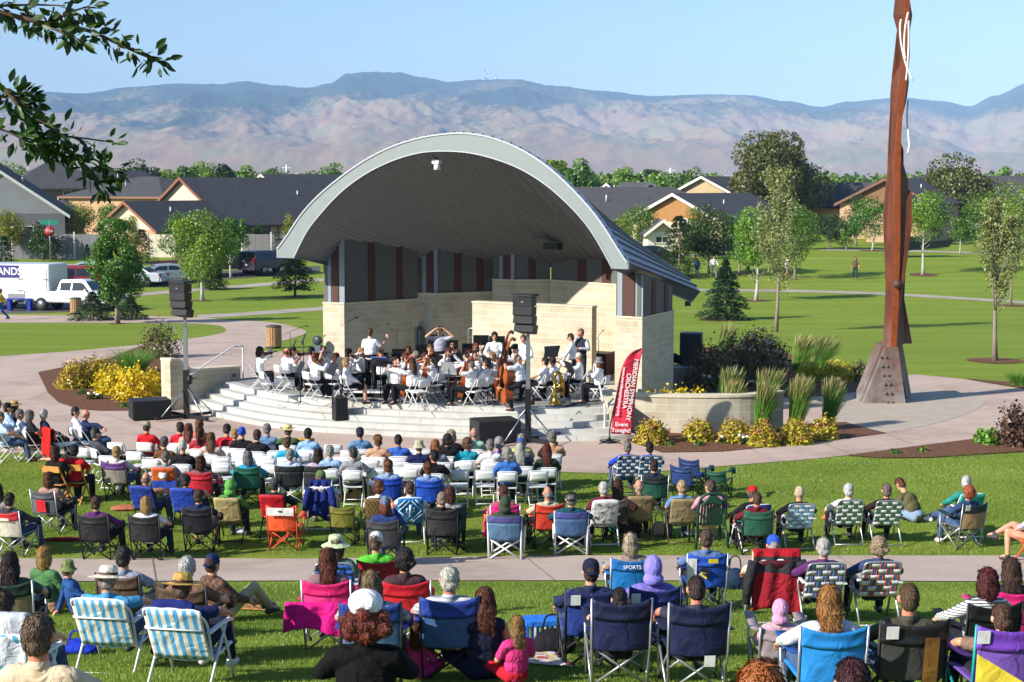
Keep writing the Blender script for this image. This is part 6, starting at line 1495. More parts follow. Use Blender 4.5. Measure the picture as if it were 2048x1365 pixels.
for s in (-1, 1):
 part('dir', 'back_pole', tubep((s*.29,-.26,0), (s*.30,-.33,.86), r=.02), 'frame'); part('dir', 'front_leg', tubep((s*.29,.28,0), (s*.30,.26,.62), r=.02), 'frame')
 part('dir', 'cross_brace', tubep((s*.29,-.26,.04), (-s*.29,-.28,.42), r=.016), 'frame'); part('dir', 'cross_brace', tubep((s*.29,.28,.04), (-s*.29,.26,.42), r=.016), 'frame'); part('dir', 'foot_bar', tubep((s*.29,-.27,.06), (s*.29,.30,.06), r=.014), 'frame')
 mb = MB(); mb.box((s*.30,-.02,.635), (.07,.60,.025)); part('dir', 'armrest', mb, 'arm')
part('dir', 'backrest', MB().grid(lambda u, v: V3((2*u-1)*.30, -.29-.05*v-.07*(1-(2*u-1)**2), .42+.30*v-.03*(1-(2*u-1)**2)*(1-v)), 12, 6, .008), 'main'); part('dir', 'headrest', MB().grid(lambda u, v: V3((2*u-1)*.305, -.34-.01*v-.06*(1-(2*u-1)**2), .72+.14*v-.02*(1-(2*u-1)**2)*v), 12, 4, .012), 'top')
part('dir', 'seat', MB().grid(lambda u, v: V3((2*u-1)*.29, -.27+.54*v, .43-.04*(1-(2*u-1)**2)), 8, 6, .008), 'seat')
part('fold', 'backrest', MB().grid(lambda u, v: V3((2*u-1)*.205, -.245-.035*v-.03*(1-(2*u-1)**2), .60+.20*v+.012*(1-(2*u-1)**2)*v), 8, 3, .014), 'main'); mb = MB(); mb.box((0,-.0,.445), (.41,.40,.022)); mb.box((0,-.0,.43), (.38,.37,.02)); part('fold', 'seat', mb, 'main')
c = curve([(-.215,.22,0), (-.215,.0,.38), (-.215,-.215,.74), (-.19,-.275,.815), (0,-.285,.825), (.19,-.275,.815), (.215,-.215,.74), (.215,.0,.38), (.215,.22,0)], 5); part('fold', 'front_frame', MB().tube(c, .0125, 7), 'frame')
for s in (-1, 1): part('fold', 'rear_leg', tubep((s*.195,-.27,0), (s*.195,.02,.30), (s*.195,.14,.43)), 'frame')
part('fold', 'crossbar', tubep((-.195,-.215,.06), (.195,-.215,.06), r=.010), 'frame'); part('fold', 'crossbar', tubep((-.215,.17,.09), (.215,.17,.09), r=.010), 'frame')
for s in (-1, 1):
 for a, b_, nm in (((s*.21,.24,0), (s*.20,-.30,.86), 'leg'), ((s*.17,-.30,0), (s*.17,.16,.45), 'leg')): mb = MB(); a = Vector(a); b_ = Vector(b_); mb.prism([a+V3(-.014,-.018,0), a+V3(.014,-.018,0), a+V3(.014,.018,0), a+V3(-.014,.018,0)], (0,0,0), b_-a); part('wood', nm, mb, 'main')
for z in (.80,): mb = MB(); mb.box((0,-.285,z), (.43,.022,.13)); part('wood', 'back_slat', mb, 'main')
for k in range(5): mb = MB(); mb.box((0,-.17+.085*k,.455), (.40,.07,.018)); part('wood', 'seat_slat', mb, 'main')
mb = MB(); mb.box((0,-.22,.10), (.34,.02,.035)); part('wood', 'crossbar', mb, 'main')
def build_sling(kind, H=.90, W=.237, y1=-.40, nst=0, seatz=.37):
 c = curve([(-W,-.16,seatz), (-W-.005,-.28,.66), (-W+.0,y1,H-.06), (-W+.06,y1-.02,H), (W-.06,y1-.02,H), (W,y1,H-.06), (W+.005,-.28,.66), (W,-.16,seatz)], 4); part(kind, 'back_frame', MB().tube(c, .015, 8), 'frame')
 c = curve([(-W,-.16,seatz), (-W,.26,seatz+.04), (-W+.05,.31,seatz+.04), (W-.05,.31,seatz+.04), (W,.26,seatz+.04), (W,-.16,seatz)], 4); part(kind, 'seat_frame', MB().tube(c, .015, 8), 'frame')
 for s in (-1, 1):
  part(kind, 'leg', tubep((s*(W+.03),.30,0), (s*(W+.03),.14,.36), (s*(W+.03),.0,.60), r=.014), 'frame'); part(kind, 'leg', tubep((s*(W+.03),-.36,0), (s*(W+.03),-.1,.34), (s*(W+.03),.12,.60), r=.014), 'frame')
  part(kind, 'armrest', MB().grid(lambda u, v: V3(s*(W+.03+.05*(v-.5)), -.30+.56*u, .615+.01*math.sin(PI*u)), 8, 2, .02), 'arm')
 part(kind, 'rear_bar', tubep((-W-.03,-.33,.05), (W+.03,-.33,.05), r=.012), 'frame')
 def sf(u, v):
  z = seatz+.02+(H-seatz-.02)*v; y = -.17-.11*min(1, v/.42)-(.14*max(0, (v-.42)/.58)); return V3((2*u-1)*(W+.004), y-.025*(1-(2*u-1)**2)-.018, z+.012*(1-(2*u-1)**6)*(1 if v > .97 else 0))
 part(kind, 'backrest', MB().grid(sf, max(12, nst*2), 10, .012, (lambda u, v: int(u*nst) % 2) if nst else None), 'main', 2 if nst else 1)
 part(kind, 'seat', MB().grid(lambda u, v: V3((2*u-1)*W, -.16+.45*v, seatz+.01-.035*(1-(2*u-1)**2)), max(10, nst*2), 5, .01, (lambda u, v: int(u*nst) % 2) if nst else None), 'main', 2 if nst else 1)
build_sling('sling'); build_sling('stripe', .85, .285, -.42, 13, .30)
for kk in ('stripe',): part(kk, 'back_bar', tubep((-.29,-.375,.64), (0,-.405,.65), (.29,-.375,.64), r=.009), 'frame')
def build_web(kind, nv=5, nh=6):
 build_sling(kind); CH[kind] = [q for q in CH[kind] if q[0] not in ('backrest', 'seat')]; W = .237
 def bp(x, v, off):
  z = .39+.50*v; y = -.17-.11*min(1, v/.42)-(.13*max(0, (v-.42)/.58)); return V3(x, y-.010+off, z)
 wv = 2*W/nv; hv = 1.0/nh
 mb = MB()
 for i in range(nv):
  for h in range(3):
   mb.mat(1 if h != 1 else 2); x0 = -W+wv*(i+.08+.28*h); x1 = x0+wv*.28-.002
   mb.grid(lambda u, v: bp(x0+(x1-x0)*u, v, .006*math.cos(PI*(v*nh-.5)+PI*i)), 1, nh*4, .003)
 mb.mat(0)
 for j in range(nh):
  z0 = (j+.12)*hv; z1 = (j+.88)*hv
  mb.grid(lambda u, v: bp((2*u-1)*(W+.012), z0+(z1-z0)*v, -.006*math.cos(PI*(u*nv-.5)+PI*j)), nv*4, 1, .003)
 part(kind, 'back_webbing', mb, 'web', 3)
 mb = MB(); mb.mat(0)
 for j in range(5): mb.grid(lambda u, v: V3((2*u-1)*W, -.14+.088*j+.07*v, .425-.015*(1-(2*u-1)**2)), 8, 1, .003)
 mb.mat(1)
 for i in range(nv): mb.grid(lambda u, v: V3(-W+wv*(i+.1+.8*u), -.15+.46*v, .417-.015*(1-((2*(i+.5)/nv)-1)**2)), 1, 6, .003)
 part(kind, 'seat_webbing', mb, 'web', 3)
build_web('web')
mb = MB(); mb.grid(lambda u, v: V3((2*u-1)*.25, -.22+.50*v, .42+.02*(2*u-1)**2), 8, 6, .02); part('resin', 'seat', mb, 'main')
c = curve([(-.25,-.24,.40), (-.26,-.33,.75), (-.20,-.40,1.0), (0,-.42,1.06), (.20,-.40,1.0), (.26,-.33,.75), (.25,-.24,.40)], 6); mb = MB(); mb.tube(c, .03, 8); part('resin', 'back_frame', mb, 'main')
for k in range(8):
 x = -.195+.0557*k; zt = 1.03-.5*x*x*4*.3; mb = MB(); mb.prism([V3(x-.022,-.25,.44), V3(x+.022,-.25,.44), V3(x+.022,-.39,zt-.08), V3(x-.022,-.39,zt-.08)], (0,-.012,0), (0,.0,0)); part('resin', 'back_slat', mb, 'main')
mb = MB(); mb.grid(lambda u, v: V3((2*u-1)*(.21-.1*v*v), -.395-.01*v, .86+.18*v-.06*(2*u-1)**2), 8, 4, .02); part('resin', 'headrest', mb, 'main')
for s in (-1, 1):
 part('resin', 'leg', MB().tube([V3(s*.30,.28,0), V3(s*.28,.24,.64)], [.028,.022], 6), 'main'); part('resin', 'leg', MB().tube([V3(s*.31,-.36,0), V3(s*.27,-.26,.42)], [.03,.025], 6), 'main'); part('resin', 'armrest', MB().grid(lambda u, v: V3(s*(.28+.07*(v-.5)), -.30+.56*u, .65+.02*math.sin(PI*u)), 8, 2, .02), 'main')
def chair(kind, loc, rz, label, cols, name=None, cat='chair', group=None, sc_=1.0):
 """cols: dict of material per key (frame, main, top, arm, seat, foot, web)"""
 nm = name or {'camp': 'camp_chair', 'campl': 'camp_chair', 'camps': 'camp_chair', 'dir': 'director_chair', 'fold': 'folding_chair', 'wood': 'wooden_folding_chair', 'sling': 'lawn_chair', 'stripe': 'beach_chair', 'web': 'webbed_lawn_chair', 'resin': 'garden_chair'}[kind]
 t = empty(nm, loc, R(rz), label, cat, group); t.scale = (sc_,)*3
 for pn, me, key in CH[kind]:
  m = cols.get(key) or {'arm': cols.get('top') or cols['main'], 'top': cols.get('main'), 'seat': cols.get('main'), 'foot': m_black, 'frame': m_black}.get(key, cols.get('main'))
  ms = m if isinstance(m, (list, tuple)) else [m]
  o = bpy.data.objects.new(pn, me); COL.objects.link(o); o.parent = t
  for i, s in enumerate(o.material_slots): s.link = 'OBJECT'; s.material = ms[min(i, len(ms)-1)]
 return t
WHT = mat('#e6e6e4', .45, 0, .04, 8, .02, key='white_plastic'); SILV = mat('#b9bbbd', .35, .7, .05, 10, .02, key='aluminium_tube'); BLK = m_black; ORW = mat('#c98a3c', .6, 0, .15, 9, .15, key='orange_wood')
cv_ = canvas
def FOLD(): return ('fold', dict(frame=WHT, main=WHT), 'white folding chair')
def CAMP(c, top=None, frame=None, d='', kind='camp', arm=None, seat=None): return (kind, dict(main=cv_(c), top=cv_(top or c), frame=frame or BLK, arm=cv_(arm or top or c), seat=cv_(seat or c)), d)
def DIR(c, top=None, d=''): return ('dir', dict(main=cv_(c), top=cv_(top or c), frame=WHT, arm=mat('#2a2a2c', .5)), d)
def SLING(c, d, frame=None): return ('sling', dict(main=cv_(c), frame=frame or SILV, arm=frame or SILV), d)
def WEB(v1, v2, d, h='#d8dad8', arm=None): return ('web', dict(web=(cv_(h), cv_(v1), cv_(v2)), frame=SILV, arm=arm or WHT), d)
STR = ('stripe', dict(main=(cv_('#e2e0d4'), cv_('#58a8da')), frame=WHT, arm=WHT))
ALL = []
def clip(d, l):
 k = 15-len(d.split()); w_ = l.replace(',', '').split()
 if len(w_) > k-1: w_ = w_[:k-1]
 while w_[-1] in ('a', 'the', 'on', 'in', 'and', 'with', 'of', 'to', 'an', 'over', 'above', 'at', 'behind', 'between', 'white', 'blue', 'dark', 'brown'): w_.pop()
 return '%s of the %s' % (d, ' '.join(w_))
def A(px, yh, pose, shirt, pants, hair, hat, label, ch=None, rz=None, sk='l', sc_=1.0, bulk=1.0, group='audience on the lawn', shoes='#3a3836', striped=None, glasses=False):
 if ch and ch[0] not in ('fold', 'wood', 'resin') and pose+'_low' in POSE: pose += '_low'
 o = person(px, yh, pose, rz, shirt, pants, hair, hat, 'person, '+label, sk, sc_, None, shoes, bulk, glasses, group, None, striped)
 ALL.append((px, yh, o))
 if ch:
  c = chair(ch[0], o.location, math.degrees(o.rotation_euler.z), clip(ch[2], label), ch[1], group={'fold': 'white folding chairs in the audience', 'camp': 'camp chairs on the lawn', 'campl': 'camp chairs on the lawn', 'web': 'webbed lawn chairs'}.get(ch[0]), sc_=.95 if ch[0] == 'fold' else 1.0)
 return o
F = FOLD(); D1, J1, G1, K1 = 'L#24252b', 'L#44587a', 'L#6e6a62', 'L#b6a684'
AU = 'audience on the white chairs'
chk = checks('white_checked_shirt', '#dcdce6', '#b8bccf', 40); pol = stripes('pale_striped_polo', ['#dcdad6', '#dcdad6', '#b4b6be'], 7.0); plaid = checks('plaid_shirt', '#a2a8b2', '#5e6a80', 22); bplaid = checks('brown_plaid_shirt', '#6e4a34', '#3e2c26', 18); bstr = stripes('white_black_striped', ['#e4e4e2', '#e4e4e2', '#50525a'], 12.0); gstr = stripes('grey_striped_polo', ['#c4c6ca', '#c4c6ca', '#848c9c'], 8.0)
L_ = -62
A(4, 797, 'sit', 'L#a9c6e4', J1, 'short#8a8a88', 'cap#7d7a70', 'grey cap, light blue shirt, farthest left', F, L_, group=AU)
A(24, 804, 'sit', 'L#a4c0e2', J1, 'short#3a3028', 'cap#202022', 'black cap, light blue shirt, beside the straw hat', F, L_, group=AU)
A(38, 800, 'sit', 'S#2e2a2a', D1, 'bob#5a4634', 'straw#c8a468', 'small straw hat and dark floral top', F, L_, group=AU)
A(15, 822, 'sita', 'S#bcd6ee', J1, 'short#7c7874', None, 'grey hair, light blue shirt, at the left edge', F, L_, group=AU)
A(54, 817, 'sita', 'S#d8dae4', 'L#262a38', 'short#8c857a', None, 'grey brown hair and white checked shirt', F, L_, group=AU, striped=chk)
A(69, 819, 'sit', 'S#26262c', D1, 'bob#8d8880', None, 'grey haired with glasses and black top', F, L_, group=AU)
A(97, 817, 'sitl', 'L#1f2a44', D1, 'short#d2cec6', None, 'white haired in a navy blazer', F, L_, group=AU)
A(160, 813, 'sitr', 'L#e6e8ec', 'L#5a6480', 'short#2c2624', None, 'dark haired in a white shirt on the left', F, L_, group=AU)
A(180, 817, 'reachr', 'L#1e2c50', J1, 'bald#c8b8a8', None, 'bald in a navy jacket stretching an arm', F, L_, sk='r', group=AU)
A(206, 853, 'sita', 'L#44464c', D1, 'short#6a6660', 'cap#2b2a2a', 'black cap and charcoal jacket, sitting sideways', F, -50, group=AU, bulk=1.06)
WD = ('wood', dict(main=ORW), 'orange wooden folding chair')
A(117, 890, 'sit', 'S#1c1b1d', D1, 'bob#5c3a28', None, 'brown haired in a black top beside the red jersey', WD)
A(152, 886, 'reach', 'S#c01e24', D1, 'short#2a2420', 'cap#202838', 'dark cap and red jersey with an arm around the neighbour', WD, -8, bulk=1.1)
A(106, 941, 'sit', 'S#a88474', D1, 'bob#74442e', None, 'short red brown hair on a grey and red chair', CAMP('#5c5e64', '#4e5056', SILV, 'grey camp chair with red panel', arm='#3c3e44'))
A(240, 889, 'sita', 'S#c8c4c0', J1, 'short#b8935e', None, 'short blond hair on a purple and taupe chair', CAMP('#8a8078', '#5e3578', None, 'purple topped taupe camp chair'))
A(30, 981, 'sita', 'L#3a3c44', J1, 'short#2c2420', None, 'dark haired on a red and cream chair', CAMP('#c4c2ae', '#c22832', SILV, 'red and cream camp chair', arm='#2a2a30'))
A(2, 965, 'sitl', 'S#8a8078', J1, 'long#4a3428', None, 'brown haired at the left edge of the lawn')
A(200, 987, 'sita', 'L#5c2c66', D1, 'short#54382a', None, 'dark haired in a purple sweater', CAMP('#1f2022', None, None, 'black padded camp chair'))
A(299, 988, 'sita', 'S#dcdce0', D1, 'bob#c8a266', None, 'blond bob and white top on a black chair', CAMP('#232427', None, None, 'black mesh camp chair'))
A(401, 974, 'sita', 'S#27304e', 'S#6a665c', 'short#4c3a2c', None, 'brown haired in a navy shirt on a black chair', CAMP('#1b1c20', None, None, 'plain black camp chair'))
A(299, 941, 'slump', 'S#b88a70', J1, 'bald#9a7a64', None, 'balding head resting above a low blue chair', ('sling', dict(main=cv_('#26409c'), frame=BLK, arm=BLK), 'low blue reclining chair'), sk='r')
A(378, 945, 'slump', 'S#33343c', D1, 'short#33261e', None, 'dark haired with arms raised on the second low blue chair', ('sling', dict(main=cv_('#2a48b4'), frame=BLK, arm=BLK), 'second low blue reclining chair'))
A(334, 899, 'sit', 'S#8a8a8c', J1, 'short#84786a', None, 'grey haired on an orange and blue chair', ('sling', dict(main=cv_('#dd6a34'), frame=SILV, arm=SILV), 'orange and blue lawn chair'))
A(298, 840, 'sit', 'S#c02028', D1, 'crop#4a3a2e', 'cap#9a9472', 'camouflage cap and red polo in the front row', F, group=AU)
A(333, 870, 'sit', 'L#6e4a2c', D1, 'crop#5a4c40', 'cap#4e525a', 'grey cap and brown jacket', F, group=AU)
A(364, 842, 'sitl', 'S#bb1f2e', D1, 'short#3c2a22', None, 'brown haired in a red shirt looking sideways', F, group=AU)
A(381, 845, 'sit', 'L#c89a94', D1, 'long#7a4226', None, 'long auburn hair and pink cardigan', F, group=AU)
A(402, 837, 'sit', 'S#e07a58', D1, 'pony#8a5430', None, 'red ponytail and coral top', F, group=AU)
A(403, 852, 'sit', 'S#a8303c', D1, 'pony#5c3a24', None, 'brown ponytail and dark red top', F, group=AU)
A(368, 879, 'sit', 'L#1f1e20', D1, None, 'beanie#a8a49c', 'pale grey beanie and black jacket', F, group=AU)
A(405, 908, 'sita', 'S#8a5a5a', D1, 'bob#5a2a20', None, 'dark red hair on a bright red chair', CAMP('#c22433', None, None, 'bright red camp chair'))
A(425, 863, 'sit', 'S#b8a89a', D1, 'long#7c5634', None, 'long light brown hair in the second row', F, group=AU)
A(451, 849, 'sitf', 'S#b4202e', D1, 'short#3e2b22', None, 'brown haired youth in a red shirt leaning forward', F, group=AU)
A(486, 851, 'sit', 'L#1c1c1f', D1, None, 'bandana#2a4cae', 'blue bandana and black leather jacket', F, group=AU, bulk=1.05)
A(472, 856, 'sit', 'S#8e3a3a', J1, 'short#c09a64', None, 'blond child beside the blue bandana', F, sc_=.93, group=AU)
A(517, 857, 'sit', 'L#202024', D1, 'short#54392a', None, 'short brown hair and black top', F, group=AU)
A(536, 845, 'sit', 'L#6a8ab0', J1, 'short#8f8c88', None, 'grey haired in a denim jacket with white hood', F, group=AU)
A(579, 846, 'sita', 'S#3f5c38', K1, 'short#6a5844', 'cowboy#d8c48c', 'wide cream cowboy hat and green shirt', F, group=AU)
A(575, 873, 'sit', 'S#2ea0c4', J1, 'short#6a4a30', None, 'boy in a turquoise shirt', F, sc_=.95, group=AU)
A(619, 854, 'sit', 'L#8cb0d8', J1, 'short#221c1a', None, 'black haired in a light denim jacket', F, group=AU)
A(720, 852, 'sit', 'S#5a82a8', J1, 'crop#3a2e28', 'capb#262c44', 'navy cap and blue tee sitting alone in front', F, group=AU, sk='m')
A(757, 867, 'sitl', 'S#c09478', K1, 'bun#8a6238', None, 'blond bun and tan top with a red strap', F, group=AU)
A(796, 866, 'sit', 'S#3a66c0', D1, 'crop#2c2420', None, 'short dark hair and royal blue polo', F, sk='m', group=AU, bulk=1.05)
A(583, 894, 'sita', 'S#b4c6dc', J1, 'short#a09a92', None, 'grey haired in pale blue on a black white framed chair', DIR('#202226', None, 'black and white framed director chair'))
A(639, 894, 'sita', 'S#b4a6b4', D1, 'bob#3c261e', None, 'dark brown bob and lavender top', DIR('#26272b', None, 'second black director chair'))
A(498, 898, 'sita', 'L#2aa0cc', D1, 'bob#8e8c8a', None, 'grey bob and turquoise jacket on a green chair', CAMP('#1f5c48', None, None, 'dark green camp chair'))
A(660, 888, 'sitl', 'S#9ab8da', J1, 'short#a4a29e', None, 'grey haired in a light blue shirt looking right', F, group=AU)
A(707, 891, 'sitl', 'L#8e9096', D1, 'short#4c4844', None, 'grey hoodie and dark grey hair', F, group=AU)
A(776, 916, 'sit', 'S#8aa0c0', J1, 'bun#8a5634', None, 'auburn bun on the left royal blue chair', CAMP('#2148b0', None, None, 'royal blue camp chair'))
A(855, 920, 'sit', 'S#7a94c0', D1, 'bun#7a4a2c', None, 'auburn bun on the right royal blue chair', CAMP('#2450bc', None, None, 'second royal blue camp chair'))
A(838, 878, 'sit', 'L#20264e', K1, 'crop#6a5c4c', 'bucket#b4ac90', 'khaki bucket hat and navy jacket', F, group=AU)
A(871, 877, 'sit', 'L#8e8e96', D1, 'long#b0713a', None, 'long strawberry blond hair and grey top', F, group=AU)
A(895, 866, 'sit', 'L#1e1d20', D1, 'curly#221b1a', None, 'big dark curly hair and black coat', F, group=AU)
A(902, 857, 'sitl', 'L#1f2027', D1, 'bob#b8a488', None, 'pale blond hair and black jacket looking right', F, group=AU)
A(933, 873, 'sit', 'S#1f96a8', D1, 'curly#6c4c32', None, 'brown curls and teal top', F, group=AU)
A(948, 853, 'sit', 'S#96bea4', K1, 'bald#b89a86', None, 'bald in a mint green shirt before the black speaker box', F, sk='r', group=AU)
A(980, 876, 'sit', 'S#e2e0da', D1, 'short#8a8680', None, 'grey haired in a white shirt near the speaker box', F, group=AU)
A(997, 872, 'sit', 'S#9c7cb4', D1, 'curly#a8a29c', None, 'grey curls and lavender top', F, group=AU)
A(868, 897, 'sitl', 'S#1d1c20', D1, 'short#1e1919', None, 'black haired in black behind the blond', F, sk='m', group=AU)
A(1014, 893, 'sit', 'L#3a6cb4', D1, 'curly#a29c90', None, 'grey curls and bright blue jacket at the back row', F, group=AU)
A(1038, 884, 'sit', 'L#3c4258', D1, 'long#d4cec0', None, 'long white hair and dark hooded jacket', F, group=AU)
A(1041, 865, 'sit', 'L#b4b870', D1, 'bob#a8a49e', None, 'grey bob and lime jacket', F, group=AU)
A(1040, 874, 'sit', 'L#6c6a78', D1, 'short#7a746c', 'cap#2a54b0', 'bright blue cap between two grey heads', F, sc_=.98, group=AU)
A(1103, 861, 'sit', 'S#c89a74', D1, 'short#7a766e', 'cap#6c6860', 'grey cap and tan shirt at the right end', F, group=AU, bulk=1.06)
A(1093, 886, 'sit', 'L#2c3a2c', D1, 'long#6e3022', None, 'long auburn hair and dark green top', F, group=AU)
A(464, 955, 'sit', 'L#5a9a48', D1, 'hood#62a64c', None, 'bright green hood', SLING('#b4a470', 'tan sling lawn chair', BLK))
A(554, 951, 'sita', 'L#1d2134', D1, 'crop#3a3630', 'cap#45484c', 'dark grey cap and navy jacket', SLING('#c01e28', 'red sling lawn chair', BLK))
A(644, 936, 'sita', 'S#d6d6da', K1, 'crop#6a625a', 'cap#5c7444', 'green cap and white striped polo', SLING('#e0ded8', 'white lawn chair', WHT), striped=pol, sk='r', bulk=1.08)
A(758, 957, 'sit', 'S#e2e0de', J1, 'curly#6a3e28', None, 'curly brown hair and white top', ('sling', dict(main=checks('wicker_weave', '#8a6c3c', '#4e3a22', 30), frame=BLK, arm=BLK), 'brown wicker look chair'))
A(771, 991, 'sitd', 'L#2c3e70', J1, 'bob#8a4a2a', 'beanie#7088a4', 'striped blue grey beanie over auburn hair', CAMP('#3c3d3e', None, None, 'charcoal camp chair'))
A(818, 958, 'sita', 'S#e0e2e0', J1, 'short#5a4230', None, 'brown haired in a white tee on the cactus chair', ('sling', dict(main=cv_('#1d7cc4'), frame=WHT, arm=WHT), 'blue cactus pattern lawn chair'))
A(885, 979, 'sita', 'L#222224', D1, 'short#a08c74', None, 'grey blond hair and black jacket', CAMP('#333232', '#2a2a2a', None, 'wide charcoal padded camp chair', 'campl'))
A(898, 970, 'sit', 'S#a8a49c', J1, 'bob#6c3a24', None, 'red brown bob peeking over a green chair', CAMP('#1c4c3c', None, None, 'forest green camp chair'))
A(1005, 967, 'sit', 'S#a85860', D1, 'short#63342a', None, 'dark red hair on a hot pink chair', CAMP('#e02c84', None, SILV, 'hot pink camp chair'))
A(1013, 986, 'sita', 'L#3c4a38', J1, 'hood#3a4836', None, 'dark green hood in a slate blue chair', DIR('#4c6c88', '#4c4a80', 'slate blue director chair'), rz=-6)
A(1091, 968, 'sita', 'L#c8b89c', K1, 'bald#b4aca4', None, 'bald on an orange red chair', CAMP('#d2402a', None, None, 'orange red camp chair'), sk='r')
A(1141, 978, 'sita', 'L#1d4a54', D1, 'short#8a8278', 'capb#1c1c1e', 'black cap and teal sweater', DIR('#3e5c80', '#454a88', 'second slate blue director chair'), bulk=1.12)
A(1251, 879, 'sita', 'L#2148c4', J1, 'short#8a8478', None, 'grey haired in a royal blue hoodie by the flower bed', WEB('#22306e', '#3a66a8', 'blue and white webbed lawn chair'), rz=8, sk='r')
A(1295, 880, 'sita', 'L#1f46bc', D1, 'short#241e1c', None, 'black haired in a royal blue hoodie by the flower bed', WEB('#22306e', '#2c88b0', 'second blue and white webbed lawn chair'), rz=8)
A(1305, 915, 'sita', 'L#2c2e3c', D1, 'short#3a2820', None, 'dark haired in a dark jacket on a dark green chair', CAMP('#245444', '#243230', SILV, 'two tone dark green camp chair'), rz=4)
A(1205, 960, 'sit', 'L#6c2436', D1, 'short#d6d0c8', None, 'white haired in maroon on a floral chair', ('sling', dict(main=cv_('#dedcd6'), frame=WHT, arm=WHT), 'white padded chair with dark flowers'))
A(1240, 956, 'sitl', 'L#4c3030', 'K#5c2a30', 'long#4e2e22', None, 'long brown hair reaching to the bald neighbour', CAMP('#3c3430', None, None, 'dark low camp chair'), rz=-25)
A(1276, 954, 'sita', 'L#97764e', D1, 'bald#c0a890', None, 'bald in a tan jacket on a tan chair', SLING('#93805e', 'tan bronze patio chair', mat('#5c5040', .4, .5, key='bronze_tube')), rz=2, sk='r')
A(1362, 957, 'sit', 'S#5e88b8', J1, 'short#c0a684', None, 'sandy haired in blue on a tan chair', SLING('#9a8866', 'second tan bronze patio chair', mat('#5c5040', .4, .5, key='bronze_tube')), rz=2)
A(1417, 956, 'sitl', 'L#d494a8', K1, 'short#5c4a42', None, 'brown grey hair and pink shirt', ('resin', dict(main=mat('#17402f', .45, 0, .05, 5, .02, key='green_resin')), 'dark green resin armchair'), rz=6, bulk=1.08)
A(1500, 968, 'sitr', 'L#1d1c20', D1, 'crop#5a5048', 'cap#cc1f2c', 'bright red cap and black jacket', SLING('#2a4688', 'blue lawn chair with white frame', WHT), sk='r')
A(1510, 979, 'sita', 'L#6a1e24', D1, 'crop#5a4230', None, 'short brown hair and maroon sweater', CAMP('#1f5540', '#2a5e48', None, 'green camp chair in front'), sk='r')
A(1594, 968, 'sita', 'L#191a1e', D1, None, 'beanie#b4a484', 'tan beanie and black jacket', WEB('#6aa8cc', '#7ab4d4', 'light blue webbed lawn chair'), rz=4)
A(1692, 962, 'sita', 'L#d8d4cc', D1, 'short#dcd8d4', None, 'white haired in a white jacket', WEB('#3a6a52', '#48785e', 'green and white webbed lawn chair', arm=mat('#1f4434', .5)), rz=3)
A(1768, 963, 'sita', 'L#2c1e22', D1, 'short#7c6c60', None, 'grey brown hair and dark top', WEB('#3a6a52', '#48785e', 'second green and white webbed lawn chair', arm=mat('#1f4434', .5)), rz=3)
A(1836, 962, 'bend', 'L#5c5a3c', 'L#8ea4c0', 'short#6a3422', None, 'olive sweater bending over on the grass', None, rz=38)
A(1928, 948, 'sitr', 'L#2a8a80', D1, 'short#d8d4ce', None, 'white haired behind the red curls', SLING('#2fa898', 'teal lawn chair with white frame', WHT))
A(1926, 967, 'sitx', 'L#2c4468', J1, 'curly#a0522c', None, 'red curls and jeans on a dark green and tan chair', CAMP('#937c58', '#20302c', SILV, 'dark green and tan camp chair'), rz=22, shoes='#d8d8d8')
A(2068, 985, 'sitx', 'L#c8b4c4', 'S#c08a70', 'short#6a5040', None, 'seated at the right edge with legs crossed', ('wood', dict(main=mat('#c05028', .5)), 'orange folding chair at the right edge'), rz=40)
A(673, 1064, 'sit', 'S#5a7466', J1, 'bob#7a6450', 'sun#c4d0a4', 'pale green wide brimmed hat', WEB('#2a58b8', '#3a6cc4', 'blue webbed chair', '#3c6ac0'))
A(751, 1058, 'sitr', 'S#5cc03c', D1, 'short#6a5444', 'cap#e6e6e6', 'white cap and lime green top', CAMP('#c01c2c', '#a81824', None, 'red camp chair behind'), rz=10)
A(658, 1090, 'sit', 'S#8a6a70', D1, 'long#6c3420', None, 'auburn haired on a pink chair', CAMP('#e23a86', '#d81f6c', SILV, 'pink camp chair'))
A(808, 1091, 'sit', 'S#4a3438', D1, 'curly#241a1a', None, 'black haired on a bright red chair', CAMP('#d02630', '#c21c2a', SILV, 'bright scarlet camp chair'))
A(1258, 1059, 'sita', 'S#9a8a80', D1, 'bob#c4b498', None, 'ash blond bob on a bright blue chair', CAMP('#1c70b8', '#1c66ac', SILV, 'bright blue lettered camp chair', arm='#1c70b8'), rz=2)
A(1408, 1052, 'sita', 'L#5e78a0', D1, 'short#5c4a40', None, 'grey brown hair and denim shirt on a blue chair', CAMP('#2450b4', '#2450b4', SILV, 'blue camp chair with white side and yellow patches', arm='#1c3470'), rz=2, sk='m')
A(1541, 1062, 'sita', 'L#d8d0ac', D1, 'crop#b8a89a', 'cap#2f58c0', 'blue cap and cream top', SLING('#5a1c26', 'white framed lawn chair under a red jacket', WHT), rz=3, sk='r')
A(1640, 1068, 'sita', 'L#5a2c62', D1, 'short#c4c0ba', None, 'silver haired in a purple jacket', WEB('#6a4c8c', '#5aa0b4', 'purple plaid webbed lawn chair'), rz=3)
A(1750, 1066, 'sita', 'L#37456c', D1, 'curly#a08c70', None, 'grey blond curls and slate blue jacket', WEB('#c25a50', '#2a6cb4', 'red and blue plaid webbed lawn chair'), rz=3)
A(1958, 1126, 'sita', 'L#dcdcde', D1, 'bob#5a1c20', None, 'dark red bob and white striped top', CAMP('#141416', None, None, 'black low camp chair'), striped=bstr)
A(2008, 1107, 'sita', 'L#3a3a40', D1, 'long#4c3226', None, 'brown haired in dark grey on a pink chair', CAMP('#e02a78', None, SILV, 'pink camp chair at the right'))
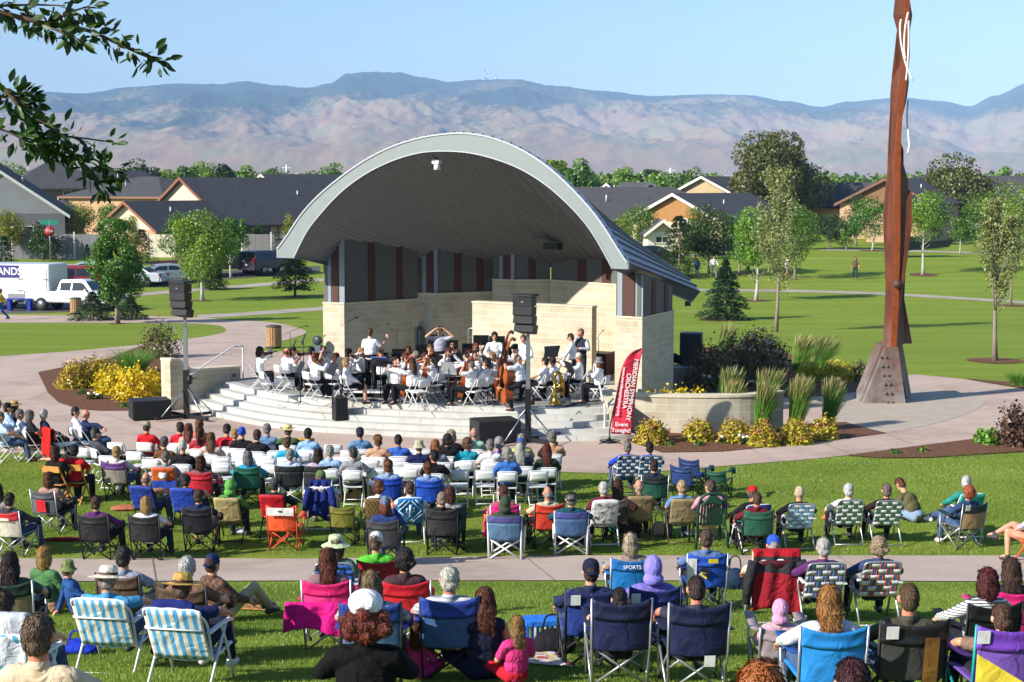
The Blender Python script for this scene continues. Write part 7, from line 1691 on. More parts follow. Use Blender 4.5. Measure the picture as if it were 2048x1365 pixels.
A(27, 1095, 'sita', 'S#4a5a48', D1, 'long#33221e', None, 'dark brown hair on a green and tan chair at left', CAMP('#8a7c58', '#1f362c', SILV, 'dark green and tan camp chair at left'))
A(94, 1090, 'ground', 'S#4c7648', 'S#c89878', 'bob#c49a58', None, 'blond girl in a green tee sitting on the grass', None, rz=-25)
A(155, 1117, 'groundp', 'L#28508c', J1, 'short#8a6a48', 'bucket#7a8654', 'child in a green bucket hat and blue jacket', None, rz=-60, sc_=.85)
A(261, 1085, 'sita', 'S#8a94a8', K1, 'short#3a3430', None, 'dark grey hair on a brown camp chair', CAMP('#5c4636', '#54402f', None, 'brown camp chair left of the panama hat'), rz=-12)
A(230, 1123, 'slump', 'S#4a9cc4', J1, 'short#b0a498', 'panama#e4dcc4', 'cream panama hat in a striped beach chair', (*STR, 'blue and white striped beach chair'), rz=-10)
A(387, 1104, 'sita', 'S#7a5c48', K1, 'short#d2cec6', None, 'white haired between two brown chairs', CAMP('#5a4332', '#54402f', None, 'dark brown camp chair'), rz=-10)
A(443, 1102, 'groundp', 'L#6e4a34', K1, 'short#5a3c28', 'capb#1f2c5c', 'navy cap and brown plaid shirt on the grass', None, rz=-40, striped=bplaid)
A(379, 1137, 'slump', 'S#26305c', 'L#1c2238', 'short#6a5440', 'straw#c09a54', 'straw hat and navy top in a striped beach chair', (*STR, 'second blue and white striped beach chair'), rz=-12, sk='m', shoes='#dcdcdc')
A(25, 1172, 'slump', 'S#b89a88', J1, 'short#4a3428', None, 'top of a brown head over a striped chair with a towel', (*STR, 'blue and white striped beach chair at the left edge'), rz=-8)
A(745, 1130, 'sita', 'S#8c94a2', J1, 'bob#8c7658', None, 'ash brown bob and plaid shirt on a slate blue chair', CAMP('#4a688e', '#233c86', None, 'slate and navy camp chair', 'campl'), striped=plaid)
A(899, 1122, 'sita', 'S#c4c6ca', D1, 'short#d6d0c0', None, 'white haired in a grey striped polo', CAMP('#3e5c8e', '#263e92', None, 'blue and navy camp chair', 'campl'), striped=gstr, rz=2, sk='r', bulk=1.08)
A(967, 1171, 'ground', 'N#20243c', 'K#1c2038', 'long#6a3a24', None, 'red brown haired girl in a navy dress on the grass', None, rz=14)
A(836, 1242, 'ground', 'L#dc3a8c', 'L#dc3a8c', 'long#6a4028', None, 'small child in a pink coat behind a camp chair', None, rz=-20, sc_=.62)
A(1031, 1229, 'ground', 'S#dc3c80', 'L#c02030', 'long#a8804e', None, 'light brown haired girl in pink on the blanket', None, rz=25, sc_=.72)
A(1177, 1108, 'sita', 'L#26304c', J1, 'crop#40342c', 'capb#20243c', 'navy cap and navy jacket on a navy chair', CAMP('#253a80', '#232b5c', None, 'navy padded camp chair with white tag', 'campl'), rz=5)
A(1300, 1103, 'sita', 'L#7a70c0', D1, 'hood#8e84d8', None, 'lavender hood on a navy chair', CAMP('#26408c', '#26306c', None, 'navy padded camp chair of hood'), rz=5)
A(1236, 1168, 'slump', 'S#1f2434', D1, 'short#2a2220', None, 'sunk low and hidden in a tall navy chair', CAMP('#20264c', '#1c2140', SILV, 'tall navy camp chair', 'campl'), rz=2, sc_=.86)
A(1387, 1142, 'slump', 'S#3c3c4c', D1, 'crop#3a2820', None, 'thinning brown hair and sunglasses on a navy chair', CAMP('#1f2548', '#1c2040', SILV, 'navy camp chair with paper tag', 'campl'), rz=3, sk='r', glasses=True)
A(1557, 1193, 'sit', 'L#c8a4b0', D1, 'hood#d49cc0', None, 'child in a pink patterned hood', CAMP('#94868a', None, SILV, 'small grey camp chair', 'camps'), rz=0, sc_=.74)
A(1648, 1158, 'sita', 'L#d4d6da', J1, 'long#a8743c', None, 'long strawberry blond hair on a sky blue chair', CAMP('#2a8cd8', '#2484cc', SILV, 'sky blue camp chair', arm='#1c4c94'), rz=3)
A(1805, 1154, 'sita', 'L#4c4a3c', J1, 'crop#5c4632', None, 'short brown hair and olive jacket on a black chair', CAMP('#3c3b3a', '#1d1d1f', None, 'black camp chair with brown stripe', 'campl'), rz=3, sk='r')
A(1990, 1196, 'slump', 'S#8a7060', D1, 'short#5a3e2c', None, 'brown head low behind the purple and yellow chair', CAMP('#7a54b0', '#7440b4', mat('#1c9c94', .4, .2, key='teal_tube'), 'purple and yellow camp chair with teal frame', 'campl', arm='#3c2060'), rz=4, sc_=.92)
A(102, 1211, 'sita', 'S#d6bfa0', 'S#20222c', 'short#6c5642', None, 'large in the lower left corner with a cream shirt and navy collar', None, rz=-8, sk='r', bulk=1.05)
A(730, 1188, 'fold', 'L#101012', D1, 'wild#6e2c1c', 'beret#e6e6ec', 'white knitted hat, auburn curls and black sweater in front', None, rz=0, bulk=1.04)
A(1505, 1305, 'sit', 'S#a08070', D1, 'long#a8602a', None, 'close strawberry blond head at the bottom edge', None, rz=8)
A(1692, 1296, 'slump', 'S#1c6470', D1, 'short#3a1418', None, 'close dark red head and teal top at the bottom edge', None, rz=0)
A(1962, 1349, 'slump', 'S#2c48a8', D1, 'short#6a625a', 'beanie#8a8a90', 'grey cap at the bottom right edge', None, rz=0)
def at_top(px, yt, h): return at(px, yt, None, h)
EMP = [(421, 891), (467, 893), (512, 896), (556, 898), (607, 902), (480, 903), (435, 901), (447, 910), (534, 906), (537, 914), (668, 886), (700, 897), (726, 893), (689, 911), (742, 907), (741, 916), (798, 909), (798, 918), (447, 923), (547, 926), (754, 932), (808, 931), (349, 887), (279, 900), (311, 915), (172, 893), (224, 908), (408, 879), (786, 918), (826, 921), (820, 933), (885, 921), (876, 937), (929, 919), (917, 936), (969, 936), (1046, 929), (1073, 937), (957, 899), (906, 912), (820, 894), (846, 896), (240, 882), (495, 912), (590, 908)]
EMP = sorted(EMP, key=lambda q: q[1])
rows_ = [[q for q in EMP if lo <= q[1] < hi] for lo, hi in ((0, 895), (895, 905), (905, 915), (915, 925), (925, 999))]
for ri, row in enumerate(rows_):
 row.sort()
 for k, (x, y) in enumerate(row):
  p = at_top(x, y, .79); p.z = g(p.y); a = math.atan2(-3-p.x, 47-p.y)
  chair('fold', p, -math.degrees(a)*.4+rnd.uniform(-5, 5), 'empty white folding chair, number %d from the left in the %s row of empty chairs' % (k+1, ['front', 'second', 'third', 'fourth', 'rearmost'][ri]), F[1], group='white folding chairs in the audience', sc_=.95)
def emptyc(px, yb, spec, rz, label, sc_=1.0):
 p = at(px, yb); return chair(spec[0], p, rz, label, spec[1], sc_=sc_)
emptyc(572, 1098, CAMP('#e0542a', '#e0542a', mat('#d8502a', .5, key='orange_tube'), arm='#e0542a'), -4, 'empty orange camp chair with a white logo band')
emptyc(690, 1085, CAMP('#74702c', '#74702c', None), -3, 'empty olive camp chair with cup flap', .85)
emptyc(1374, 1000, CAMP('#22386c', None, None), -30, 'empty denim blue camp chair, left of the pair', .9); emptyc(1392, 985, CAMP('#1f3468', None, None), -36, 'empty denim blue camp chair, right of the pair', .9)
emptyc(1437, 998, CAMP('#1a4a38', None, None, kind='camps'), -20, 'small empty dark green chair behind the pink shirt', 1.0)
def chair_of(txt): return [o for o in COL.objects if o.parent is None and o.get('category') == 'chair' and txt in o.get('label', '')][0]
def drape_on(ch, label, cols, W=.31, zb=.30, zt=1.0, front=.25, sleeves=False, nst=0, name='draped_jacket', cat='jacket', off=0.0):
 M = Matrix.LocRotScale(ch.location, ch.rotation_euler, ch.scale); t = empty(name, ch.location, ch.rotation_euler.z, label, cat)
 def fn(u, v):
  if v < .25: y, z = -.30+.0*v, zt-(.25-v)*4*front
  elif v < .35: y, z = -.31-.13*(v-.25)*10, zt+.02*math.sin(PI*(v-.25)*10)
  else: y, z = -.44-.02*math.sin(u*17+v*3)-.02*(v-.35), zt-(v-.35)/.65*(zt-zb-.06*math.sin(u*5))
  return V3((2*u-1)*(W+(.03*(v-.35) if v > .35 else 0))+off, y, z)
 MBx = MB(); MBx.grid(fn, 16, 22, .02, (lambda u, v: min(len(cols)-1, int(v*len(cols)*.999)) if len(cols) > 1 else 0)); MBx.obj('cloth', [cloth(c) for c in cols], t)
 if sleeves:
  for s in (-1, 1): mb = MB(); mb.tube([(s*(W+.0),-.44,.90), (s*(W+.07),-.46,.62), (s*(W+.09),-.45,.34)], [.07,.065,.05], 10); mb.obj('sleeve', cloth(cols[-1] if len(cols) < 4 else '#2c2c30'), t)
 return t
drape_on(chair_of('white framed lawn chair under'), 'cream, red and charcoal jacket draped over a lawn chair', ['#d8cca6', '#d8cca6', '#a81c28', '#35353a', '#98202c', '#98202c', '#98202c'], .31, .22, 1.03, .2, True)
drape_on(chair_of('white lawn chair of the green cap'), 'navy jacket draped over the white lawn chair of the green cap', ['#1f2c6c'], .20, .28, 1.02, .15, True)
drape_on(chair_of('pink camp chair of the auburn haired'), 'hot pink wrap hanging off the back of the pink chair', ['#e01c84'], .36, .30, .62, .05, False, name='pink_wrap', cat='wrap', off=-.1)
drape_on(chair_of('hot pink camp chair of the dark red'), 'striped pink, orange and yellow towel hung on the hot pink chair', ['#e02c84', '#e0402c', '#e88a24', '#dc2a44', '#e88a24', '#e02c84'], .33, .30, .70, .1, name='striped_towel', cat='towel', off=-.08)
p = at_top(127, 857, .83); p.z = g(p.y); rc = chair('fold', p, -55, 'white folding chair completely covered by a red jacket', F[1], group='white folding chairs in the audience'); drape_on(rc, 'bright red jacket draped over a folding chair at left', ['#c2231f'], .26, .15, .86, .3)
p = at_top(614, 878, .80); p.z = g(p.y); rc = chair('fold', p, -6, 'white folding chair carrying a mustard jacket', F[1], group='white folding chairs in the audience'); drape_on(rc, 'mustard yellow jacket on a folding chair', ['#c09a4a'], .25, .4, .86, .2)
drape_on(chair_of('striped beach chair at the left edge'), 'pale towel draped over the striped chair at the left edge', ['#c8ccd4'], .30, .62, 1.0, .2, name='pale_towel', cat='towel')
def pillow_on(ch, label, c):
 t = empty('head_pillow', ch.location, ch.rotation_euler.z, label, 'pillow'); me = blob('cushion', [('e', (0,-.40,.87), (.22,.05,.075), None), ('e', (-.1,-.40,.87), (.13,.055,.07), None), ('e', (.1,-.40,.87), (.13,.055,.07), None)], .015); me.materials.append(cloth(c)); link('cushion', me, t)
pillow_on(chair_of('second blue and white striped'), 'navy head pillow on the second striped beach chair', '#1f2a6c')
def on_back(ch, fn, W=.27, H=.98):
 return ch
def patch(ch, u, z, w_, h, m, name='patch', y=None, rot=0.0, dy=-.012):
 z = .40+(z-.40)*.86
 yy = y if y is not None else -.30-.10*(z-.40)/.55-.075*(1-(u/.29)**2)
 mb = MB(); M = Matrix.Rotation(R(rot), 3, 'Y')@Matrix.Rotation(R(10), 3, 'X'); mb.box((u, yy+dy, z), (w_, .006, h), M=M); mb.obj(name, m, ch)
TAG = mat('#e0e0da', .7, key='paper_tag')
for tx, u, z in (('navy padded camp chair with white tag', -.19, .88), ('navy padded camp chair of hood', -.22, .84), ('navy camp chair with paper tag', .10, .36), ('black camp chair with brown stripe', -.20, .90), ('purple and yellow camp chair', -.24, .91), ('dark green and tan camp chair at left', -.16, .88), ('dark green and tan camp chair of the red', -.2, .90)): patch(chair_of(tx), u, z, .10, .11, TAG, 'tag')
patch(chair_of('empty orange camp chair'), 0, .86, .50, .15, cv_('#e8e4de'), 'logo_band', dy=-.03); patch(chair_of('empty orange camp chair'), 0, .87, .07, .025, mat('#2a2a4c', .6), 'emblem', dy=-.045)
patch(chair_of('grey camp chair with red panel'), .0, .62, .20, .24, cv_('#cc2030'), 'red_panel'); patch(chair_of('red and cream camp chair'), -.04, .80, .3, .05, cv_('#dcd8c8'), 'white_stripe')
ch = chair_of('black camp chair with brown stripe'); patch(ch, .13, .62, .12, .40, cv_('#7a5626'), 'brown_stripe')
ch = chair_of('orange and blue lawn chair'); patch(ch, 0, .55, .5, .17, cv_('#2a4cae'), 'blue_band', y=-.33); mb = MB(); mb.lathe([(.0,0), (.09,0), (.09,.004), (0,.004)], 16, (0,-.42,.74), Matrix.Rotation(PI/2, 3, 'X'), False); mb.obj('emblem', cv_('#e4e4e4'), ch)
ch = chair_of('bright blue lettered'); text('SPORTSFOLK'[:6], (-.0,-.435,.775), (R(80),0,0), .07, m_white, ch)
ch = chair_of('white side and yellow patches'); patch(ch, .06, .87, .13, .06, mat('#d8c028', .6), 'yellow_patch', dy=-.02); patch(ch, -.06, .68, .13, .13, mat('#1a1a1e', .6), 'black_patch', rot=35); patch(ch, -.07, .62, .12, .03, mat('#d8c028', .6), 'yellow_patch', rot=35, dy=-.016); patch(ch, -.22, .66, .13, .42, cv_('#e4e4e8'), 'white_side'); text('BC', (-.06,-.425,.645), (R(84),0,0), .07, m_white, ch)
ch = chair_of('purple and yellow camp chair'); mb = MB(); mb.prism([V3(-.27,-.36,.69), V3(.14,-.42,.44), V3(.0,-.41,.41), V3(-.27,-.335,.41)], (0,-.008,0), (0,.0,0)); mb.obj('yellow_panel', cv_('#d8c23c'), ch)
ch = chair_of('white padded chair');
for u, z in ((-.12, .90), (.05, .86), (.14, .70), (-.05, .72), (-.16, .60), (.1, .55), (-.02, .52)):
 z = .40+(z-.42)*.9; v = (z-.39)/.51; yy = -.17-.11*min(1, v/.42)-(.14*max(0, (v-.42)/.58))-.05; mb = MB()
 for k in range(5): a = k*1.257; mb.ell((u+.02*math.cos(a), yy, z+.02*math.sin(a)), (.015,.004,.015), 6, 4)
 tag(mb.obj('flower_print', mat('#3a3a3c', .8), ch), kind='stuff')
ch = chair_of('blue cactus pattern'); WP = cv_('#c4dcec')
def slb(z): v = (z-.39)/.51; return -.17-.11*min(1, v/.42)-(.14*max(0, (v-.42)/.58))-.05
zq = lambda z: .40+(z-.42)*.90
def bar(u0, z0, u1, z1, r=.012): mb = MB(); z0, z1 = zq(z0), zq(z1); mb.tube([(u0*.9, slb(z0), z0), (u1*.9, slb(z1), z1)], r, 6); mb.obj('cactus_print', WP, ch)
for q in ((0,.56,0,.84,.028), (-.07,.66,-.07,.76,.018), (.07,.68,.07,.79,.018), (-.07,.66,0,.64,.014), (.07,.68,0,.66,.014), (0,.46,-.24,.70), (0,.46,.24,.70), (-.24,.70,-.02,.93), (.24,.70,.02,.93), (-.25,.62,-.05,.44), (.25,.62,.05,.44), (-.25,.80,-.1,.95), (.25,.80,.1,.95)): bar(*q)
def bag(px, yb, label, c, d=(.26,.18,.34), name='tote_bag', cat='bag', handle=True, rz=0):
 p = at(px, yb); t = empty(name, p, R(rz), label, cat); me = blob('body', [('e', (0,0,d[2]*.42), (d[0]*.55,d[1]*.55,d[2]*.45), None), ('e', (-d[0]*.3,0,d[2]*.3), (d[0]*.3,d[1]*.5,d[2]*.32), None), ('e', (d[0]*.3,0,d[2]*.32), (d[0]*.3,d[1]*.5,d[2]*.34), None)], .02, 3, 0); me.materials.append(cloth(c)); link('body', me, t)
 if handle: mb = MB(); mb.tube(curve([(-d[0]*.3,0,d[2]*.75), (-d[0]*.2,.02,d[2]*1.25), (d[0]*.2,.02,d[2]*1.25), (d[0]*.3,0,d[2]*.75)], 4), .012, 6); mb.obj('handle', cloth(c), t)
 return t
bag(1318, 1072, 'beige floral tote bag beside a tan chair', '#b8a088'); bag(722, 1000, 'crumpled brown paper bag beside the wicker chair', '#b08c58', (.5,.4,.45), 'paper_bag', 'bag', False); bag(1066, 985, 'orange and brown patterned bag on a white chair', '#a86a34', (.3,.2,.22))
bag(1108, 1308, 'black diaper bag with bottles beside the cooler', '#1c1c20', (.42,.26,.34)); bag(1800, 1332, 'red bag under the black camp chair', '#c01c1e', (.3,.26,.26)); bag(1318, 1290, 'navy bag hanging between two navy chairs', '#20284c', (.3,.2,.5))
bag(1920, 1342, 'purple, yellow and teal chair bag lying in front', '#6c4ca0', (.7,.4,.16), 'chair_bag', 'bag', False); bag(2030, 1345, 'teal chair bag at the lower right corner', '#1f9c90', (.6,.4,.14), 'chair_bag', 'bag', False); bag(1962, 1322, 'yellow cloth bundle by the teal legs', '#d8c438', (.4,.3,.12), 'cloth_bundle', 'cloth', False)
bag(1240, 1066, 'green and white cooler bag behind the floral chair', '#1a5048', (.4,.3,.36), 'cooler_bag', 'bag'); bag(880, 1042, 'white and green bag left of the pink chair', '#c4ccc4', (.26,.2,.22)); bag(160, 1308, 'blue bag under the first striped chair', '#1f38b8', (.4,.3,.2))
bag(480, 1068, 'clear crumpled plastic bag on the grass', '#d0d4d8', (.3,.2,.12), 'plastic_bag', 'bag', False); bag(1375, 1072, 'pale crumpled plastic bag by the resin chair', '#c8ccd4', (.25,.2,.12), 'plastic_bag', 'bag', False); bag(250, 1020, 'colourful bundle of clothes on the grass', '#b06a4c', (.5,.4,.12), 'cloth_bundle', 'cloth', False); bag(130, 1082, 'black and red chair bag lying on the grass', '#7a1a20', (.8,.2,.08), 'chair_bag', 'bag', False)
bag(1660, 1040, 'pink and orange flowery bag under the green webbed chair', '#d0703c', (.3,.2,.14), 'tote_bag', 'bag', False); bag(1470, 1180, 'dark blue bag beside the red jacket', '#20344c', (.3,.25,.4)); bag(100, 900, 'bright blue cooler under a left white chair', '#1c8cc0', (.3,.2,.2), 'cooler_bag', 'bag', False)
def blanket(poly, label, cols):
 P = [at(*q) for q in poly]; t = MB(); a, b_, c, d = P
 t.grid(lambda u, v: (a.lerp(b_, u)).lerp(d.lerp(c, u), v)+V3(0,0,.025+.012*math.sin(u*21)*math.sin(v*13)), 22, 12, .012, lambda u, v: int((math.sin(u*40)+math.sin(v*26)+4)) % len(cols)); tag(t.obj('picnic_blanket', [cloth(q) for q in cols]), label, 'blanket')
blanket([(880, 1318), (1145, 1338), (1100, 1300), (900, 1292)], 'patterned picnic blanket with the children on it', ['#dcd4cc', '#b8484c', '#d8b870', '#c8c4d0']); blanket([(400, 1218), (560, 1226), (545, 1210), (420, 1206)], 'orange brown blanket on the grass by the plaid shirt', ['#b08050', '#8a5430'])
p = at(1085, 1300); t = empty('picnic_cooler', p, R(10), 'blue striped soft cooler beside the pink girl', 'cooler'); mb = MB(); mb.box((0,0,.16), (.40,.28,.32)); mb.obj('body', cv_('#1f50b4'), t); mb = MB(); mb.box((0,0,.345), (.43,.31,.05)); mb.obj('lid', cv_('#2a78d8'), t)
for k in range(7): mb = MB(); mb.box((-.17+.057*k,-.146,.24), (.024,.008,.14)); mb.obj('stripe', cv_(['#7a9a4c', '#d8dcd8'][k % 2]), t)
def bottle(px, yb, label, c='#9ab4c0'):
 p = at(px, yb); t = empty('water_bottle', p, 0, label, 'bottle'); mb = MB(); mb.lathe([(.03,0), (.034,.02), (.033,.14), (.014,.19), (.014,.20)], 10); mb.obj('body', mat(c, .15, spec=.6), t); mb = MB(); mb.lathe([(.016,.20), (.016,.225)], 8); mb.obj('cap', m_white, t)
bottle(318, 1312, 'clear water bottle between the striped chairs'); bottle(336, 1088, 'green bottle beside a black camp chair', '#2f8a6c'); bottle(1138, 1300, 'turquoise bottle in the diaper bag', '#2aa0b4')
rs.seed(21)
def grass_blades(n, y0, y1, hgt, wd, nm):
 Yv = (rs.uniform(0, 1, n)*(y1**2-y0**2)+y0**2)**.5; px = rs.uniform(-330, 2380, n); gy = np.array([g(v) for v in np.linspace(y0, y1, 400)]); gz = np.interp(Yv, np.linspace(y0, y1, 400), gy)
 dep = Yv*math.cos(PITCH)-(gz-CAMZ)*math.sin(PITCH); X = (px-CX)/FPX*dep; ypx = YH+(CAMZ-gz)/Yv*FPX
 lo = at(900, 1167).y; hi = at(900, 1112).y; keep = ~((Yv > lo-.03) & (Yv < hi+.03))
 if y1 > 36:
  bx = [p[0] for p in plaza_low]; by = [p[1] for p in plaza_low]; edge = np.interp(px, bx, by); Yb = np.array([at(a, b).y for a, b in plaza_low]); keep &= Yv < np.interp(px, bx, Yb)-.06
 X, Yv, gz = X[keep], Yv[keep], gz[keep]; n = len(X)
 a = rs.uniform(0, 2*PI, n); h = hgt*rs.uniform(.5, 1.25, n)*(1+.35*np.sin(X*1.7+Yv*.9)*np.sin(Yv*2.3-X)); ln = rs.uniform(-.5, .5, (n,2))*h[:,None]
 V = np.empty((n,3,3)); w2 = wd*rs.uniform(.6, 1.4, n)/2
 V[:,0] = np.stack([X-np.cos(a)*w2, Yv-np.sin(a)*w2, gz-.005], 1); V[:,1] = np.stack([X+np.cos(a)*w2, Yv+np.sin(a)*w2, gz-.005], 1); V[:,2] = np.stack([X+ln[:,0], Yv+ln[:,1], gz+h], 1)
 me = bpy.data.meshes.new(nm); me.vertices.add(n*3); me.vertices.foreach_set('co', V.reshape(-1)); me.loops.add(n*3); me.loops.foreach_set('vertex_index', np.arange(n*3, dtype=np.int32)); me.polygons.add(n); me.polygons.foreach_set('loop_start', np.arange(0, n*3, 3, dtype=np.int32)); me.update(calc_edges=True)
 sh = np.clip(.5+.28*np.sin(X*.9+1.3*np.sin(Yv*.7))*np.sin(Yv*1.3)+rs.uniform(-.45, .45, n), 0, 1); at2 = me.attributes.new('shade', 'FLOAT', 'FACE'); at2.data.foreach_set('value', sh.astype(np.float32)); me.materials.append(foliage('#a0b44c', '#54741f', 'lawn_blade', .3)); tag(link(nm, me), kind='stuff')
grass_blades(570000, 9, 26, .034, .008, 'grass'); grass_blades(420000, 26, 41, .034, .012, 'grass')
m_vio = mat('#9a4a1c', .25, 0, .25, 6, .05, key='orange_varnish'); m_vio2 = mat('#6e2c12', .25, 0, .25, 6, .05, key='red_varnish'); m_ebony = mat('#17130f', .35, key='ebony'); m_brass = mat('#c49a3c', .22, .95, .1, 8, .02, key='brass'); m_bow = mat('#5a3018', .5, key='bow_stick')
def fiddle_parts(L=.36, th=.035):
 prof = [(0,0), (.06,.062), (.16,.098), (.26,.103), (.36,.088), (.46,.060), (.53,.056), (.60,.062), (.70,.080), (.80,.084), (.90,.068), (.97,.03), (1.0,0)]
 k = L; R_ = [(x*k*2.72, y*k) for y, x in []] ; side = [(w_*k*2.75, t*k) for t, w_ in prof]
 out = [(x, y, 0) for x, y in side]+[(-x, y, 0) for x, y in side[::-1][1:-1]]
 b = MB(); n = len(out); b.v = [(x, y, -th/2) for x, y, _ in out]+[(x, y, th/2) for x, y, _ in out]+[(0, k*.3, th*.5+L*.035), (0, k*.75, th*.5+L*.03), (0, k*.3, -th*.5-L*.03), (0, k*.75, -th*.5-L*.025)]
 for i in range(n):
  j = (i+1) % n; b.f.append((i, j, n+j, n+i)); c = 2*n if (out[i][1]+out[j][1])/2 < k*.53 else 2*n+1; b.f += [(n+i, n+j, c), (j, i, c+2)]
 b.f += [(2*n, 2*n+1, n+6), (2*n+1, 2*n, n+n-6)] if False else []
 b.m = [0]*len(b.f); nk = MB(); nk.prism([(-.014*L/.36, L*.6, th*.5+L*.05), (.014*L/.36, L*.6, th*.5+L*.05), (.010*L/.36, L*1.4, th*.5+L*.02), (-.010*L/.36, L*1.4, th*.5+L*.02)], (0,0,-.012*L/.36), (0,0,.004))
 hd = MB(); hd.tube([(0, L*.98, th*.3), (0, L*1.42, th*.3), (0, L*1.62, th*.1), (0, L*1.68, -th*.3), (0, L*1.63, -th*.6)], [.016*L/.36, .012*L/.36, .011*L/.36, .014*L/.36, .016*L/.36], 8)
 br = MB(); br.box((0, L*.42, th*.5+L*.06), (.045*L/.36, .006*L/.36, .035*L/.36)); tp_ = MB(); tp_.prism([(-.02*L/.36, L*.04, th*.5+L*.05), (.02*L/.36, L*.04, th*.5+L*.05), (.012*L/.36, L*.34, th*.5+L*.06), (-.012*L/.36, L*.34, th*.5+L*.06)], (0,0,0), (0,0,.005))
 return [('body', b.mesh('body'), 'w'), ('fingerboard', nk.mesh('fingerboard'), 'e'), ('scroll', hd.mesh('scroll'), 'w'), ('bridge', br.mesh('bridge'), 'p'), ('tailpiece', tp_.mesh('tailpiece'), 'e')]
FID = {'violin': fiddle_parts(.36, .04), 'cello': fiddle_parts(.75, .14), 'bass': fiddle_parts(1.12, .22)}
def inst(kind, M, label, m=None, cat=None, group=None):
 t = empty(kind if kind != 'bass' else 'double_bass', (0,0,0), 0, label, cat or kind.replace('_', ' '), group or {'violin': 'violins in the orchestra', 'cello': 'cellos in the orchestra', 'bass': 'double basses'}.get(kind)); t.matrix_world = M
 for pn, me, k in FID[kind]:
  if not me.materials: me.materials.append(None)
  o = bpy.data.objects.new(pn, me); COL.objects.link(o); o.parent = t; o.material_slots[0].link = 'OBJECT'; o.material_slots[0].material = {'w': m or m_vio, 'e': m_ebony, 'p': mat('#caa878', .6)}[k]
 return t
def basis(origin, ydir, zdir):
 y = Vector(ydir).normalized(); z = Vector(zdir); z = (z-y*z.dot(y)).normalized(); x = y.cross(z); return Matrix(((x.x, y.x, z.x, origin[0]), (x.y, y.y, z.y, origin[1]), (x.z, y.z, z.z, origin[2]), (0,0,0,1)))
def bow(M, a, b_, label):
 t = empty('bow', (0,0,0), 0, label, 'bow', 'bows in the orchestra'); t.matrix_world = M; a = Vector(a); b_ = Vector(b_); mb = MB(); mb.tube([a, a.lerp(b_, .5)+V3(0,0,.012), b_], .006, 5); mb.obj('stick', m_bow, t); mb = MB(); mb.tube([a+V3(0,0,-.018), b_+V3(0,0,-.012)], .004, 4); mb.obj('hair', m_white, t)
def tubeobj(name, parts, M, label, cat, group=None):
 t = empty(name, (0,0,0), 0, label, cat, group); t.matrix_world = M
 for pn, pts, r, m in parts: mb = MB(); mb.tube(pts, r, 9); mb.obj(pn, m, t)
 return t
OR = 'musicians of the orchestra'; BP = 'L#1b1b1f'; ORCH = []
def folded(o, label, sc_=.95): return chair('fold', o.location, math.degrees(o.rotation_euler.z), label, F[1], group='white folding chairs on the stage', sc_=sc_)
def O(px, yh, pose, rz, hair, hat, label, instr=None, sk='l', pants=BP, shirt='L#f2f2f4', glasses=False, seat=True, bulk=1.0, z=SZ, var=None):
 o = person(px, yh, pose, rz, shirt, pants, hair, hat, 'musician, '+label, sk, 1.0, z, '#1a1a1c', bulk, glasses, OR)
 bpy.context.view_layer.update(); M = Matrix.LocRotScale(o.location, o.rotation_euler, None); ORCH.append(o)
 if seat and pose not in ('stand', 'conduct', 'hands_up', 'phone', 'standl', 'bass'): folded(o, clip('white folding chair', 'musician '+label))
 sl = ' '.join(label.replace(',', '').split()[:9])
 if instr == 'violin':
  inst('violin', M @ basis((-.075,.17,1.055), (-.42,.5,.02), (.25,.2,1)), 'violin of the '+sl, var or m_vio); bow(M, (.16,.40,1.0), (-.42,.46,1.22), 'bow of the '+sl)
 elif instr == 'cello':
  inst('cello', M @ basis((.03,.46,.20), (-.12,-.34,.92), (-.5,.8,.35)), 'cello of the '+sl, var or m_vio); bow(M, (.24,.58,.62), (-.42,.50,.70), 'bow of the '+sl)
 elif instr == 'bass':
  inst('bass', M @ basis((-.02,.52,.16), (-.16,-.20,.96), (-.85,.55,.15)), 'double bass of the '+sl, var or m_vio); bow(M, (.32,.56,.86), (-.35,.62,.90), 'bow of the '+sl)
 elif instr == 'clarinet': tubeobj('clarinet', [('body', [(0,.17,1.10), (0,.40,.70)], .014, m_ebony), ('bell', [(0,.40,.70), (0,.43,.64)], [.015,.034], m_ebony)], M, 'clarinet of the '+sl, 'clarinet', 'clarinets')
 elif instr == 'flute': tubeobj('flute', [('body', [(-.08,.18,1.12), (.50,.22,1.14)], .010, m_steel)], M, 'flute of the '+sl, 'flute', 'flutes')
 elif instr == 'trumpet': tubeobj('trumpet', [('pipe', [(0,.18,1.10), (0,.52,1.08)], .010, m_brass), ('loop', curve([(0,.26,1.06), (0,.44,1.05), (0,.47,1.01), (0,.44,.98), (0,.26,.99), (0,.23,1.03), (0,.26,1.06)], 4), .008, m_brass), ('bell', [(0,.50,1.08), (0,.60,1.08), (0,.66,1.08)], [.012,.026,.06], m_brass)], M, 'trumpet of the '+sl, 'trumpet', 'trumpets')
 elif instr == 'horn': tubeobj('french_horn', [('coil', [(.16*math.cos(a)+.1, .30+.03*math.sin(a*2), .92+.16*math.sin(a)) for a in [k*PI/8 for k in range(17)]], .016, m_brass), ('bell', [(.22,.26,.80), (.30,.16,.72), (.36,.10,.66)], [.03,.07,.15], m_brass), ('leadpipe', [(0,.17,1.10), (-.04,.30,1.04)], .008, m_brass)], M, 'french horn of the '+sl, 'horn', 'french horns')
 return o
O(515, 693, 'violin', -78, 'bob#54301f', None, 'brown bob and sunglasses at the far left of the stage', 'violin', glasses=True, var=m_vio2)
O(569, 695, 'violin', -58, 'bald#7a4830', None, 'balding in a short sleeved white shirt at the left front', 'violin', shirt='S#f2f2f4', bulk=1.1, sk='r')
O(582, 694, 'cello', -95, 'short#2c1e18', None, 'dark haired half hidden behind the balding violinist', 'violin', var=m_vio2)
